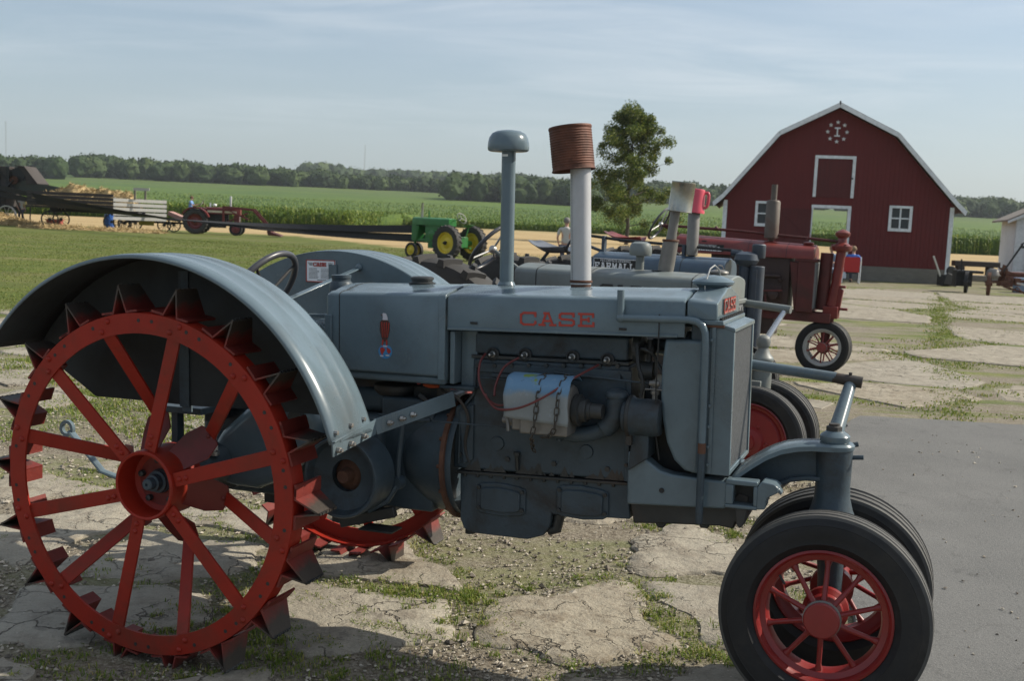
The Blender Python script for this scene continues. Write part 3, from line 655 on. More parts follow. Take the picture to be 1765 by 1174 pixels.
# hood panel
hp = MB(); rings = []
xs_ = [.902, .91, 1.2, 1.5, 1.765, 1.772]
for x in xs_:
    dz = .004 if x in (.902, 1.772) else 0
    sec = hood_section(.2185-(.003 if dz else 0), zsd(x)-dz, zt(x)-dz, 1.208+.019*(x-.9), .022, 6, .05); inner = [(y*.97, z-.006 if z > 1.25 else z) for y, z in sec][::-1]
    rings.append([(x, y, z) for y, z in sec+inner])
hp.loft(rings, True, True, True); obj('hood', hp, M['blue'], T1, angle=40)
for s in (-1, 1):
    mb = MB(); mb.prism([(.905, 1.206), (1.75, 1.222), (1.75, 1.232), (.905, 1.216)], 1, s*.2165, s*.2245); obj('hood_edge_rail', mb, M['blue'], T1, .002)
mb = MB()
for x in (1.008, 1.56): mb.box((x-.013, -.2235, 1.232+.01*(x-1)), (x+.013, -.2182, 1.240+.01*(x-1)))
obj('hood_slot', mb, M['dark'], T1)
word('CASE', 1.189, -.2188, 1.240, .041, .054, .0175, .0076, M['decalred'], T1, 'hood_lettering', (0, -.026, 0))
# cowl recess behind the tank
mb = MB(); mb.box((.905, -.20, 1.005), (.925, .20, 1.20)); mb.box((.925, -.14, .99), (.99, .14, 1.20)); obj('cowl_post', mb, M['blue'], T1, .004)
mb = MB(); mb.box((.86, -.19, .985), (1.0, .19, .997)); obj('cowl_shelf', mb, M['bluecast'], T1, .003)
# radiator top tank
mb = MB(); rings = []
for x, k in ((1.778, 0), (1.786, 1), (1.872, 1), (1.880, 0)):
    e = 0 if k else .004
    if x < 1.8: rings.append([(x, y, z) for y, z in hood_section(.22-e, zsd(x)-e, zt(x)-e, 1.285, .022, 6, .05)])
    else:
        # the front comes to a low point in the middle
        q = []
        for y, z in hood_section(.22-e, 1.338-e, zt(x)-e, 1.285, .022, 6, .05):
            zz = min(z, 1.398 - abs(y)*.26) if z > 1.30 else z; q.append((x, y, zz+(.010 if abs(y) < .05 and z > 1.36 else 0)))
        rings.append(q)
mb.loft(rings, True, True, True); obj('radiator_top_tank', mb, M['blue'], T1, .004)
mb = MB(); mb.box((1.80, -.222, 1.270), (1.902, .222, 1.285)); obj('tank_flange', mb, M['blue'], T1, .003)
mb = MB(); mb.box((1.81, -.219, 1.262), (1.905, .219, 1.270)); obj('flange_gasket', mb, M['rust'], T1)
ob = MB(); rr9 = random.Random(8)
for k in range(26):
    x = .93+rr9.random()*.62; w_ = rr9.uniform(.008, .035); h = rr9.uniform(.012, .05); ob.prism([(x-w_, .676+.033*(x-.9)), (x-w_*.6, .676+.033*(x-.9)+h*.4), (x, .676+.033*(x-.9)+h), (x+w_*.7, .676+.033*(x-.9)+h*.3), (x+w_, .676+.033*(x-.9))], 1, -.1461-.0002*(k % 5), -.1450)
tag(obj('oil_grime', ob, M['grease'], T1), kind='stuff')
fb = MB()
for k in range(11): fb.lathe([(.0075, 0), (.0075, .008), (0, .009)], (1.892, -.20+k*.04, 1.285), 2, 6, False)
tag(obj('flange_bolts', fb, M['dark'], T1), kind='stuff')
o = obj('emblem_plate', MB().prism([(-.125, 1.300), (.125, 1.300), (.125, 1.352), (-.125, 1.352)], 0, 1.8795, 1.8825), M['dark'], T1, .001)
word('CASE', 1.8832, -.112, 1.3045, .042, .046, .012, .009, M['decalred'], T1, 'emblem_lettering', (0, 0, PI/2))
word('CASE', 1.8838, -.110, 1.3025, .042, .046, .012, .0032, M['steel'], T1, 'emblem_outline', (0, 0, PI/2))
mb = MB(); mb.lathe([(.045, -.02), (.052, .0), (.072, .012), (.074, .020), (.070, .024), (.030, .040), (0, .043)], (1.822, 0, 1.385), 2, 32, False); cap = obj('radiator_cap', mb, M['blue'], T1)
mb = MB(); pts = [(1.805, -.055, 1.355), (1.805, -.06, 1.40), (1.815, -.03, 1.45), (1.825, .0, 1.462), (1.835, .03, 1.447), (1.84, .058, 1.40)]; mb.tube(pts, .0028, 8); obj('cap_bail', mb, M['steel'], T1)
# radiator
mb = MB(); mb.box((1.855, -.212, .765), (1.938, -.19, 1.262)); mb.box((1.855, .19, .765), (1.938, .212, 1.262)); mb.box((1.86, -.19, .765), (1.938, .19, .782)); mb.prism([(1.90, 1.262), (1.94, 1.247), (1.94, 1.262), (1.90, 1.272)], 1, -.214, .214); obj('radiator_frame', mb, M['blue'], T1, .003)
mb = MB(); mb.box((1.87, -.19, .782), (1.926, .19, 1.262)); rad = obj('radiator_core', mb, M['mesh'], T1)
fb = MB()
for k in range(46): y = -.186+k*.00827; fb.box((1.926, y-.0012, .784), (1.932, y+.0012, 1.246))
tag(obj('core_fins', fb, M['steel'] if False else M['mesh'], rad), kind='stuff')
mb = MB(); mb.box((1.79, -.188, .77), (1.862, -.15, 1.27)); mb.box((1.79, .15, .77), (1.862, .188, 1.27)); mb.box((1.80, -.15, .77), (1.85, .15, 1.27)); obj('fan_shroud', mb, M['bluecast'], T1, .003)
mb = MB(); mb.bar((1.872, -.217, .77), (1.872, -.217, 1.262), .012, .006, (0, 1, 0)); 
for z in (.80, .86, .93, 1.00, 1.22): mb.lathe([(.006, 0), (.006, -.010), (0, -.011)], (1.866, -.216, z), 1, 6, False)
obj('radiator_side_strip', mb, M['blue'], T1)
# side column
pts = [(1.704, 1.215), (1.695, 1.12), (1.694, 1.03), (1.702, .94), (1.720, .86), (1.748, .80), (1.785, .768), (1.832, .758), (1.838, 1.215)]
mb = MB(); mb.prism(pts, 1, -.205, -.12); mb2 = MB(); mb2.prism(pts, 1, .12, .205)
obj('side_column', mb, M['blue'], T1, .012, 3); obj('side_column', mb2, M['blue'], T1, .012, 3)
# overflow pipe
mb = MB(); P_ = [(1.554, -.236, 1.376), (1.555, -.236, 1.30), (1.556, -.236, 1.281)]; mb.tube(P_, .0125, 14); mb.sphere((1.556, -.236, 1.281), .0165, 12, 8); mb.tube([(1.556, -.236, 1.281), (1.79, -.236, 1.285), (1.815, -.236, 1.281), (1.835, -.236, 1.268), (1.845, -.236, 1.245), (1.848, -.236, 1.20), (1.848, -.236, .875)], .0125, 14)
pipe = obj('overflow_pipe', mb, M['blue'], T1); mb = MB(); mb.tube([(1.848, -.236, .875), (1.848, -.236, .84)], .0135, 14); obj('pipe_joint', mb, M['rust'], pipe); mb = MB(); mb.tube([(1.848, -.236, .84), (1.847, -.236, .60)], .0125, 14); obj('pipe_lower', mb, M['bluecast'], pipe)
mb = MB(); mb.tube([(1.69, -.238, 1.30), (1.690, -.240, 1.2), (1.686, -.238, 1.05), (1.685, -.225, .9), (1.70, -.215, .80)], .0025, 6); obj('black_cable', mb, M['blackw'], T1)
# engine
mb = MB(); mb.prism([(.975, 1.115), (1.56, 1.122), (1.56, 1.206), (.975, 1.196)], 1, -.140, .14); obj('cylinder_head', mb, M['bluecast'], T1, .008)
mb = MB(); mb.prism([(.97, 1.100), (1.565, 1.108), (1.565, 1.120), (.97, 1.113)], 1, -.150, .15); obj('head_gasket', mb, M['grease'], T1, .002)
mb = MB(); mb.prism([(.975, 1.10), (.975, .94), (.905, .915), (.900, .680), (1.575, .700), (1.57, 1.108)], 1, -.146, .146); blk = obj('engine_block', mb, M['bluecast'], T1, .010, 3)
mb = MB(); mb.prism([(1.00, 1.085), (1.54, 1.09), (1.54, 1.058), (1.00, 1.052)], 1, -.156, -.146); mb.prism([(1.53, 1.09), (1.58, 1.09), (1.58, .70), (1.565, .70), (1.562, 1.05)], 1, -.162, -.14); mb.tube([(.99, -.152, 1.07), (.985, -.152, .97), (.93, -.15, .90), (.925, -.15, .70)], .006, 8)
mb.box((1.055, -.158, 1.035), (1.12, -.146, 1.05)); obj('block_rib', mb, M['bluecast'], blk, .003)
for i, (x, z) in enumerate(((1.054, 1.119), (1.180, 1.124), (1.360, 1.127), (1.488, 1.124))):
    mb = MB(); mb.lathe([(.024, 0), (.025, -.008), (.019, -.010), (.017, -.004), (.0, -.004)], (x, -.141, z), 1, 20, False); p_ = obj('spark_plug_well', mb, M['dark'], T1)
    mb = MB(); mb.lathe([(.011, 0), (.011, -.010), (.008, -.012), (.006, -.030), (.0045, -.038), (0, -.04)], (x, -.143, z), 1, 12, False); obj('spark_plug', mb, M['steel'], p_)
def spl(P_, n=8):
    P_ = [Vector(p) for p in P_]; o = []
    for i in range(len(P_)-1):
        a, b, c, d = P_[max(i-1, 0)], P_[i], P_[i+1], P_[min(i+2, len(P_)-1)]
        for k in range(n): t = k/n; o.append(.5*((2*b)+(c-a)*t+(2*a-5*b+4*c-d)*t*t+(3*b-a-3*c+d)*t**3))
    return o+[P_[-1]]
for P_ in ([(1.035, -.17, 1.122), (1.026, -.20, 1.09), (1.032, -.22, 1.03), (1.072, -.25, .976), (1.13, -.28, .955), (1.18, -.262, .965)], [(1.165, -.17, 1.115), (1.12, -.20, 1.08), (1.098, -.22, 1.02), (1.10, -.24, .98)], [(1.463, -.17, 1.107), (1.40, -.27, 1.065), (1.33, -.352, 1.01), (1.24, -.356, .965), (1.15, -.33, .950), (1.09, -.27, .968), (1.07, -.25, .985)]):
    mb = MB(); mb.tube(spl(P_), .0042, 8); obj('spark_plug_lead', mb, M['wire'], T1)
mb = MB(); mb.tube(spl([(1.17, -.30, 1.01), (1.22, -.31, 1.045), (1.30, -.25, 1.075)]), .004, 8); obj('ignition_cable', mb, M['blackw'], T1)
# magneto
mb = MB(); n = 18; mb.lathe([(.0, -.005), (.075, 0), (.078, .02), (.078, .17), (.072, .185), (.0, .19)], (1.215, -.245, .965), 0, 28, False); mb.box((1.19, -.30, .875), (1.235, -.20, .93)); mb.box((1.225, -.315, .868), (1.40, -.19, .965)); mag = obj('magneto', mb, M['alu'], T1, .006)
mb = MB(); mb.lathe([(.0, 0), (.054, 0), (.056, .02), (.040, .024), (.040, .045), (.030, .047), (.030, .058), (.026, .06), (.026, .10), (0, .10)], (1.405, -.245, .955), 0, 24, False); obj('drive_coupling', mb, M['grease'], mag)
mb = MB(); mb.lathe([(.0, 0), (.020, 0), (.020, -.02), (.012, -.022), (.012, -.05), (0, -.05)], (1.19, -.25, .90), 0, 14, False); mb.tube([(1.17, -.29, .92), (1.18, -.30, .87)], .007, 8); obj('magneto_cap', mb, M['alu'], mag)
# intake pipe
mb = MB(); mb.tube(spl([(1.24, -.17, .866), (1.32, -.19, .858), (1.42, -.20, .862), (1.49, -.20, .885), (1.532, -.20, .93), (1.54, -.20, .985), (1.54, -.20, 1.0)], 6), [.016]+[.022]*8+[.028]*10+[.036]*18, 18); mb.lathe([(.038, 0), (.040, .004), (.040, .012), (.036, .022), (.02, .030), (0, .032)], (1.54, -.20, 1.0), 2, 24, False); mb.tube([(1.33, -.19, .845), (1.33, -.19, .828)], .012, 8); obj('intake_elbow', mb, M['bluecast'], T1)
mb = MB(); mb.lathe([(0, 0), (.050, 0), (.054, .004), (.054, .016), (.068, .02), (.071, .024), (.071, .034), (.066, .04), (.064, .05), (.064, .120), (.058, .132), (.0, .134)], (1.567, -.20, .940), 0, 36, False); gv = obj('governor_housing', mb, M['bluecast'], T1)
mb = MB(); mb.lathe([(.070, -.003), (.0735, 0), (.0735, .010), (.070, .013)], (1.588, -.20, .940), 0, 36, False); mb.box((1.585, -.235, .845), (1.605, -.2, .88)); obj('clamp_band', mb, M['grease'], gv)
mb = MB(); mb.prism([(1.60, .88), (1.66, .88), (1.66, .80), (1.59, .75)], 1, -.21, -.10); obj('governor_leg', mb, M['bluecast'], T1, .004)
# brass and clutter behind the column
mb = MB(); mb.tube([(1.672, -.19, 1.003), (1.672, -.19, 1.045)], .010, 8); mb.lathe([(.014, 0), (.016, .004), (.016, .012), (.010, .016)], (1.672, -.19, 1.02), 2, 6, True); mb.tube([(1.655, -.2, 1.06), (1.69, -.2, 1.06)], .009, 8); mb.lathe([(.008, 0), (.015, .006), (.015, .02), (.008, .025)], (1.672, -.19, 1.045), 2, 10, True); mb.tube([(1.64, -.2, 1.038), (1.70, -.2, 1.038)], .003, 6); obj('brass_fitting', mb, M['alu'], T1)
mb = MB(); mb.lathe([(0, 0), (.05, 0), (.055, .01), (.055, .03), (.02, .035), (.02, .07), (0, .07)], (1.575, -.10, 1.165), 0, 22, False); mb.lathe([(0, 0), (.03, 0), (.034, .01), (.034, .05), (0, .05)], (1.60, -.12, 1.09), 0, 16, False); mb.tube(spl([(1.59, -.15, 1.17), (1.63, -.17, 1.17), (1.66, -.15, 1.14), (1.66, -.14, 1.08)]), .006, 8); mb.tube([(1.63, -.11, 1.20), (1.63, -.13, 1.02)], .010, 8); mb.tube([(1.66, -.14, 1.13), (1.70, -.16, 1.08), (1.69, -.15, 1.02)], .007, 8); obj('water_pump', mb, M['grease'], T1)
mb = MB(); mb.tube([(1.62, -.02, 1.175), (1.79, -.02, 1.17)], .022, 14); obj('water_hose', mb, M['bluecast'], T1)
fan = MB()
for k in range(4):
    a = PI/4+PI/2*k; d_ = Vector((0, math.cos(a), math.sin(a))); w_ = Vector((.012, -math.sin(a)*.035, math.cos(a)*.035)); c_ = Vector((1.76, 0, 1.02)); fan.add([c_+d_*.04-w_*.5, c_+d_*.18-w_, c_+d_*.18+w_, c_+d_*.04+w_*.5], [(0, 1, 2, 3)], False)
fan.lathe([(0, 0), (.035, 0), (.035, .03), (0, .03)], (1.745, 0, 1.02), 0, 16, False); obj('cooling_fan', fan, M['dark'], T1)
mb = MB(); mb.box((1.60, -.06, .72), (1.78, .12, 1.02)); obj('timing_case', mb, M['grease'], T1, .01)
# small fittings on the engine side
nb = MB()
for k in range(9): nb.lathe([(.008, -.014), (.008, 0), (0, 0)], (1.00+k*.066, -.1465, 1.074+.004*k), 1, 6, True)
for z in (.76, .84, .92): nb.lathe([(.007, -.01), (.007, 0), (0, 0)], (1.572, -.162, z), 1, 6, True)
for x in (.93, 1.12, 1.30, 1.50): nb.lathe([(.010, -.008), (.010, 0), (0, 0)], (x, -.146, .735), 1, 6, True)
tag(obj('engine_studs', nb, M['grease'], T1), kind='stuff')
for x in (1.08, 1.42): mb = MB(); mb.lathe([(0, -.006), (.024, -.006), (.026, 0), (.026, .002)], (x, -.147, .79), 1, 20, False); obj('core_plug', mb, M['bluecast'], T1)
mb = MB(); mb.tube(spl([(.84, -.10, 1.0), (.86, -.16, .97), (.93, -.175, .95), (.97, -.17, .88), (.955, -.16, .78), (.97, -.155, .71)]), .006, 8); obj('fuel_line', mb, M['grease'], T1)
mb = MB(); mb.tube(spl([(1.60, -.17, 1.19), (1.61, -.19, 1.12), (1.63, -.2, 1.06), (1.625, -.2, 1.01)]), .007, 8); obj('breather_hose', mb, M['blackw'], T1)
mb = MB(); mb.tube([(1.16, -.15, .70), (1.16, -.16, .755)], .008, 8); mb.lathe([(.012, 0), (.012, .012)], (1.16, -.16, .755), 2, 10, True); obj('dipstick', mb, M['grease'], T1)
mb = MB(); mb.prism([(.925, .90), (.985, .93), (.985, .72), (.945, .70)], 1, -.158, -.146); obj('mounting_pad', mb, M['bluecast'], T1, .005)
# thin rods
for P_ in ([(.62, -.21, .872), (.80, -.21, .864), (1.30, -.2, .862)], [(1.30, -.17, 1.07), (1.50, -.18, 1.062), (1.68, -.19, 1.055)], [(1.0, -.16, 1.03), (1.15, -.165, 1.03)]):
    mb = MB(); mb.tube(P_, .0030, 6); obj('control_rod', mb, M['bluecast'], T1)
# oil pan and inspection covers
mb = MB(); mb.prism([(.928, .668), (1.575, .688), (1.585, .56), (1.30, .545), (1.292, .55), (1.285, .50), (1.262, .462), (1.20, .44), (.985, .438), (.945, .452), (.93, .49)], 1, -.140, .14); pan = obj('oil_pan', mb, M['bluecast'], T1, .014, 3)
mb = MB(); mb.prism([(.915, .662), (1.58, .684), (1.58, .694), (.915, .673)], 1, -.152, .152); 
for k in range(12): x = .95+.052*k; mb.lathe([(.007, 0), (.007, -.012), (0, -.013)], (x, -.145, .664+.033*(x-.9)), 2, 6, False)
obj('pan_flange', mb, M['grease'], pan, .002)
for x0, z0 in ((.998, .530), (1.312, .553)):
    mb = MB(); P_ = [(x0, z0), (x0+.02, z0-.008), (x0+.10, z0-.013), (x0+.175, z0-.004), (x0+.195, z0+.008), (x0+.195, z0+.095), (x0+.17, z0+.104), (x0+.09, z0+.112), (x0+.02, z0+.106), (x0, z0+.095)]
    mb.prism(P_, 1, -.149, -.138); cx_, cz_ = x0+.0975, z0+.048; mb.prism([(cx_+(x-cx_)*.80, cz_+(z-cz_)*.74) for x, z in P_], 1, -.158, -.148); cv = obj('inspection_cover', mb, M['bluecast'], T1, .004)
    b_ = MB()
    for dx, dz in ((.012, .014), (.183, .02), (.183, .088), (.012, .090)): b_.lathe([(.0075, 0), (.0075, -.010), (0, -.011)], (x0+dx, -.149, z0+dz), 1, 8, False)
    tag(obj('cover_bolts', b_, M['grease'], cv), kind='stuff')
mb = MB(); mb.tube([(1.27, -.10, .475), (1.30, -.10, .485), (1.31, -.10, .54)], .022, 12); obj('drain_elbow', mb, M['grease'], T1)
mb = MB(); mb.lathe([(.02, 0), (.02, -.02), (0, -.021)], (.955, -.10, .445), 2, 8, False); obj('drain_plug', mb, M['grease'], T1)
# front frame casting
mb = MB(); mb.prism([(1.584, .815), (1.600, .817), (1.63, .808), (1.675, .775), (1.70, .758), (1.742, .748), (1.86, .744), (1.955, .744), (1.952, .70), (1.925, .648), (1.585, .628)], 1, -.196, -.13)
mb2 = MB(); mb2.prism([(1.584, .815), (1.600, .817), (1.63, .808), (1.675, .775), (1.70, .758), (1.742, .748), (1.955, .744), (1.952, .70), (1.925, .648), (1.585, .628)], 1, .13, .196)
for m_ in (mb, mb2): fr = obj('frame_side', m_, M['blue'], T1, .008, 3)
mb = MB(); mb.lathe([(.009, 0), (.009, -.004), (.006, -.004), (0, -.001)], (1.708, -.1955, .690), 1, 14, False); obj('frame_hole', mb, M['dark'], T1)
mb = MB(); mb.prism([(1.585, .63), (1.93, .65), (1.96, .70), (2.0, .69), (1.99, .60), (1.955, .592), (1.95, .57), (1.90, .575), (1.70, .56), (1.60, .55)], 1, -.15, .15); mb.prism([(1.665, .56), (1.715, .56), (1.70, .535), (1.68, .535)], 1, -.12, -.05); mb.prism([(1.825, .58), (1.865, .58), (1.86, .555), (1.83, .555)], 1, -.13, -.05); obj('frame_under_casting', mb, M['grease'], T1, .006)
# gooseneck
def arch(t):   # x, half width, z top
    K = [(0, 1.935, .165, .752), (.10, 1.965, .150, .775), (.22, 2.00, .128, .802), (.36, 2.045, .104, .832), (.5, 2.09, .086, .852), (.65, 2.14, .074, .864), (.8, 2.19, .068, .869), (1, 2.26, .066, .871)]
    for i in range(len(K)-1):
        if K[i][0] <= t <= K[i+1][0]: f = (t-K[i][0])/(K[i+1][0]-K[i][0]); return [K[i][j]+(K[i+1][j]-K[i][j])*f for j in (1, 2, 3)]
mb = MB(); rings = []
for k in range(25):
    x, hw, z = arch(k/24); th = .022 
    rings.append([(x, -hw, z-th), (x, -hw, z-.006), (x, -hw*.90, z), (x, 0, z+.004), (x, hw*.90, z), (x, hw, z-.006), (x, hw, z-th)])
mb.loft(rings, True, True, True)
rings = []
for k in range(13):
    a = -PI/2+PI*k/12; rings.append(None)
mb.lathe([(0, -.022), (.064, -.022), (.067, -.016), (.067, -.006), (.060, .001), (0, .003)], (2.256, 0, .871), 2, 36, False); gn = obj('gooseneck', mb, M['blue'], T1, angle=40)
mb = MB(); top = [(arch(k/16)[0], arch(k/16)[2]-.02) for k in range(17)]; bot = [(2.23, .745), (2.17, .747), (2.12, .738), (2.08, .715), (2.04, .69), (1.98, .67), (1.935, .66)]; mb.prism(top+bot, 1, -.022, .022); obj('gooseneck_web', mb, M['bluecast'], gn, .003)
mb = MB(); rings = []
for x, z in [(1.94, .655), (2.0, .675), (2.05, .70), (2.085, .722), (2.12, .740), (2.17, .750), (2.24, .752)]: rings.append([(x, -.045, z-.012), (x, -.045, z+.004), (x, .045, z+.004), (x, .045, z-.012)])
mb.loft(rings); obj('gooseneck_lower_flange', mb, M['bluecast'], gn, .004)
mb = MB(); mb.lathe([(.062, .850), (.060, .78), (.058, .72), (.060, .68), (.070, .64), (.086, .60), (.098, .57), (.098, .56), (.0, .56)], (2.256, 0, 0), 2, 36, False); obj('steering_post', mb, M['bluecast'], T1)
mb = MB(); mb.lathe([(.046, .872), (.050, .878), (.050, .895), (.044, .902), (.034, .908), (.030, .912)], (2.256, 0, 0), 2, 30, True); kc = obj('kingpin_cap', mb, M['blue'], T1)
mb = MB(); mb.lathe([(.026, .910), (.026, .926), (.021, .929)], (2.252, 0, 0), 2, 6, True); mb.lathe([(.018, .926), (.018, .936), (0, .937)], (2.252, 0, 0), 2, 12, False); obj('kingpin_nut', mb, M['grease'], kc)
mb = MB(); mb.tube([(2.256, .012, .90), (2.262, .05, .93), (2.285, .20, 1.045)], [.026, .026, .021], 18); obj('steering_arm', mb, M['blue'], T1)
mb = MB(); mb.sphere((2.286, .203, 1.048), .022, 14, 10); mb.tube([(2.283, .203, 1.05), (2.284, .203, 1.09)], .006, 8); obj('ball_joint', mb, M['grease'], T1)
mb = MB(); mb.tube([(.55, .25, 1.235), (1.939, .235, 1.092), (2.235, .212, 1.067)], .0195, 16); rod = obj('drag_link', mb, M['blue'], T1); mb = MB(); mb.tube([(2.225, .212, 1.067), (2.29, .205, 1.060), (2.325, .204, 1.056)], [.0185, .021, .021], 16); obj('drag_link_end', mb, M['grease'], rod)
mb = MB(); mb.tube([(2.29, 0, .822), (2.352, 0, .828)], .008, 10); mb.tube([(2.30, .02, .86), (2.33, .03, .866)], .009, 8); obj('hitch_pin', mb, M['bluecast'], T1)
# tow box and clevis
mb = MB(); mb.box((1.925, -.20, .735), (2.032, -.145, .752)); mb.box((1.925, -.20, .655), (2.032, -.145, .668)); mb.box((1.925, -.20, .668), (1.952, -.145, .735)); mb.box((2.018, -.20, .668), (2.032, -.145, .735)); obj('cultivator_bracket', mb, M['blue'], T1, .004)
mb = MB(); mb.box((1.925, -.146, .66), (2.032, -.12, .745)); obj('bracket_back', mb, M['dark'], T1)
mb = MB(); mb.prism([(2.030, .735), (2.045, .755), (2.085, .750), (2.10, .738), (2.098, .722), (2.062, .700), (2.058, .662), (2.030, .658)], 1, -.20, -.12); mb.prism([(2.095, .742), (2.112, .722), (2.106, .712), (2.088, .730)], 1, -.19, -.15); obj('bracket_latch', mb, M['blue'], T1, .004)
mb = MB(); mb.prism([(1.958, .655), (2.0, .655), (1.99, .60), (1.975, .585), (1.965, .60)], 1, -.19, -.11); obj('bracket_lug', mb, M['grease'], T1, .003)
# bell housing, gearbox, rear axle
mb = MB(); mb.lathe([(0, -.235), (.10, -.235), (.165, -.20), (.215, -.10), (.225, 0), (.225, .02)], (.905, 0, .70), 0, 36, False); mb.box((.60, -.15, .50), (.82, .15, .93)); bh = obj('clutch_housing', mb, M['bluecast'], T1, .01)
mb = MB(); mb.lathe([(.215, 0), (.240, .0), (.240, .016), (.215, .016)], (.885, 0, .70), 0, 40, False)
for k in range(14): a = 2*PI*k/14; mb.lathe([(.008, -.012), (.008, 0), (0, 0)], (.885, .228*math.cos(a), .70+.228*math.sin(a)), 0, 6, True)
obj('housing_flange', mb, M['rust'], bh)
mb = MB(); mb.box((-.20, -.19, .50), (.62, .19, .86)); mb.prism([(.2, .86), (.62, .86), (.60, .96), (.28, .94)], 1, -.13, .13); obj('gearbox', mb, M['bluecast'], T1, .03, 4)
for s in (-1, 1):
    mb = MB(); q = [(-.06, .62), (.02, .56), (.16, .56), (.30, .62), (.42, .74), (.45, .86), (.38, .93), (.24, .93), (.12, .88), (0, .78), (-.06, .70)]
    mb.prism(q, 1, s*.19, s*.34); obj('final_drive_case', mb, M['blue'] , T1, .045, 5)
    mb = MB(); mb.lathe([(.115, 0), (.115, s*.05), (.085, s*.08), (.065, s*.16), (.060, s*.30), (.075, s*.32), (.075, s*.34), (.035, s*.345), (.035, s*.42)], (-.02, s*.24, .650), 1, 28, True); obj('axle_housing', mb, M['bluecast'], T1)
    mb = MB(); mb.tube([(.03, s*.42, .70), (.03, s*.42, .80)], .012, 10); mb.lathe([(.018, .72), (.018, .745), (.014, .75)], (.03, s*.42, 0), 2, 6, True); mb.lathe([(.022, .70), (.022, .715)], (.03, s*.42, 0), 2, 12, True); obj('housing_stud', mb, M['steel'], T1)
    mb = MB(); mb.lathe([(.05, 0), (.05, s*.03), (.03, s*.035), (.03, s*.06), (0, s*.06)], (.23, s*.335, .86), 1, 20, False); mb.lathe([(.03, 0), (.03, s*.03), (0, s*.03)], (.35, s*.335, .86), 1, 16, False); obj('brake_hub', mb, M['grease'], T1)
mb = MB(); mb.box((.05, -.12, .45), (.60, .12, .52)); mb.box((.46, -.28, .455), (.58, -.12, .50)); mb.bar((.50, -.28, .46), (.72, -.26, .52), .03, .04); mb.box((.60, -.33, .452), (.74, -.24, .460)); obj('belly_casting', mb, M['grease'], T1, .006)
# belt pulley
mb = MB(); mb.lathe([(0, .09), (.06, .085), (.06, .05), (.09, .045), (.125, .03), (.137, 0), (.146, -.002), (.150, .004), (.151, .07), (.150, .14), (.145, .146), (.05, .15), (0, .15)], (.575, -.42, .665), 1, 48, False); pu = obj('belt_pulley', mb, M['bluecast'], T1)
mb = MB(); mb.lathe([(0, .02), (.022, .02), (.026, .03), (.030, .06), (.055, .075), (.07, .084)], (.575, -.42, .665), 1, 28, False); obj('pulley_hub', mb, M['rust'], pu)
mb = MB(); mb.tube([(.735, -.235, .845), (.722, -.24, .72), (.718, -.24, .64)], .010, 10); mb.lathe([(.024, -.02), (.026, 0), (.026, .02), (0, .022)], (.718, -.24, .625), 1, 18, True); mb.tube([(.718, -.25, .615), (.69, -.27, .56), (.62, -.29, .52)], .012, 10); mb.tube([(.68, -.235, .868), (.74, -.235, .862), (.84, -.22, .868)], .008, 8); obj('clutch_linkage', mb, M['bluecast'], T1)
mb = MB(); mb.tube([(-.87, -.20, .68), (-.70, -.20, .52), (-.45, -.18, .46), (-.2, -.1, .46)], .018, 10, flat=.5); mb.lathe([(.022, -.008), (.036, -.008), (.036, .008), (.022, .008), (.022, -.008)], (-.885, -.20, .69), 1, 20, False); obj('drawbar_arm', mb, M['blue'], T1)
mb = MB(); mb.box((-.42, -.20, .50), (-.20, .20, .56)); mb.box((-.20, -.48, .86), (.02, .48, .885)); mb.box((-.15, -.44, .72), (-.12, -.40, .88)); mb.box((-.10, -.3, .80), (-.06, .3, .86)); obj('platform', mb, M['bluecast'], T1, .003)
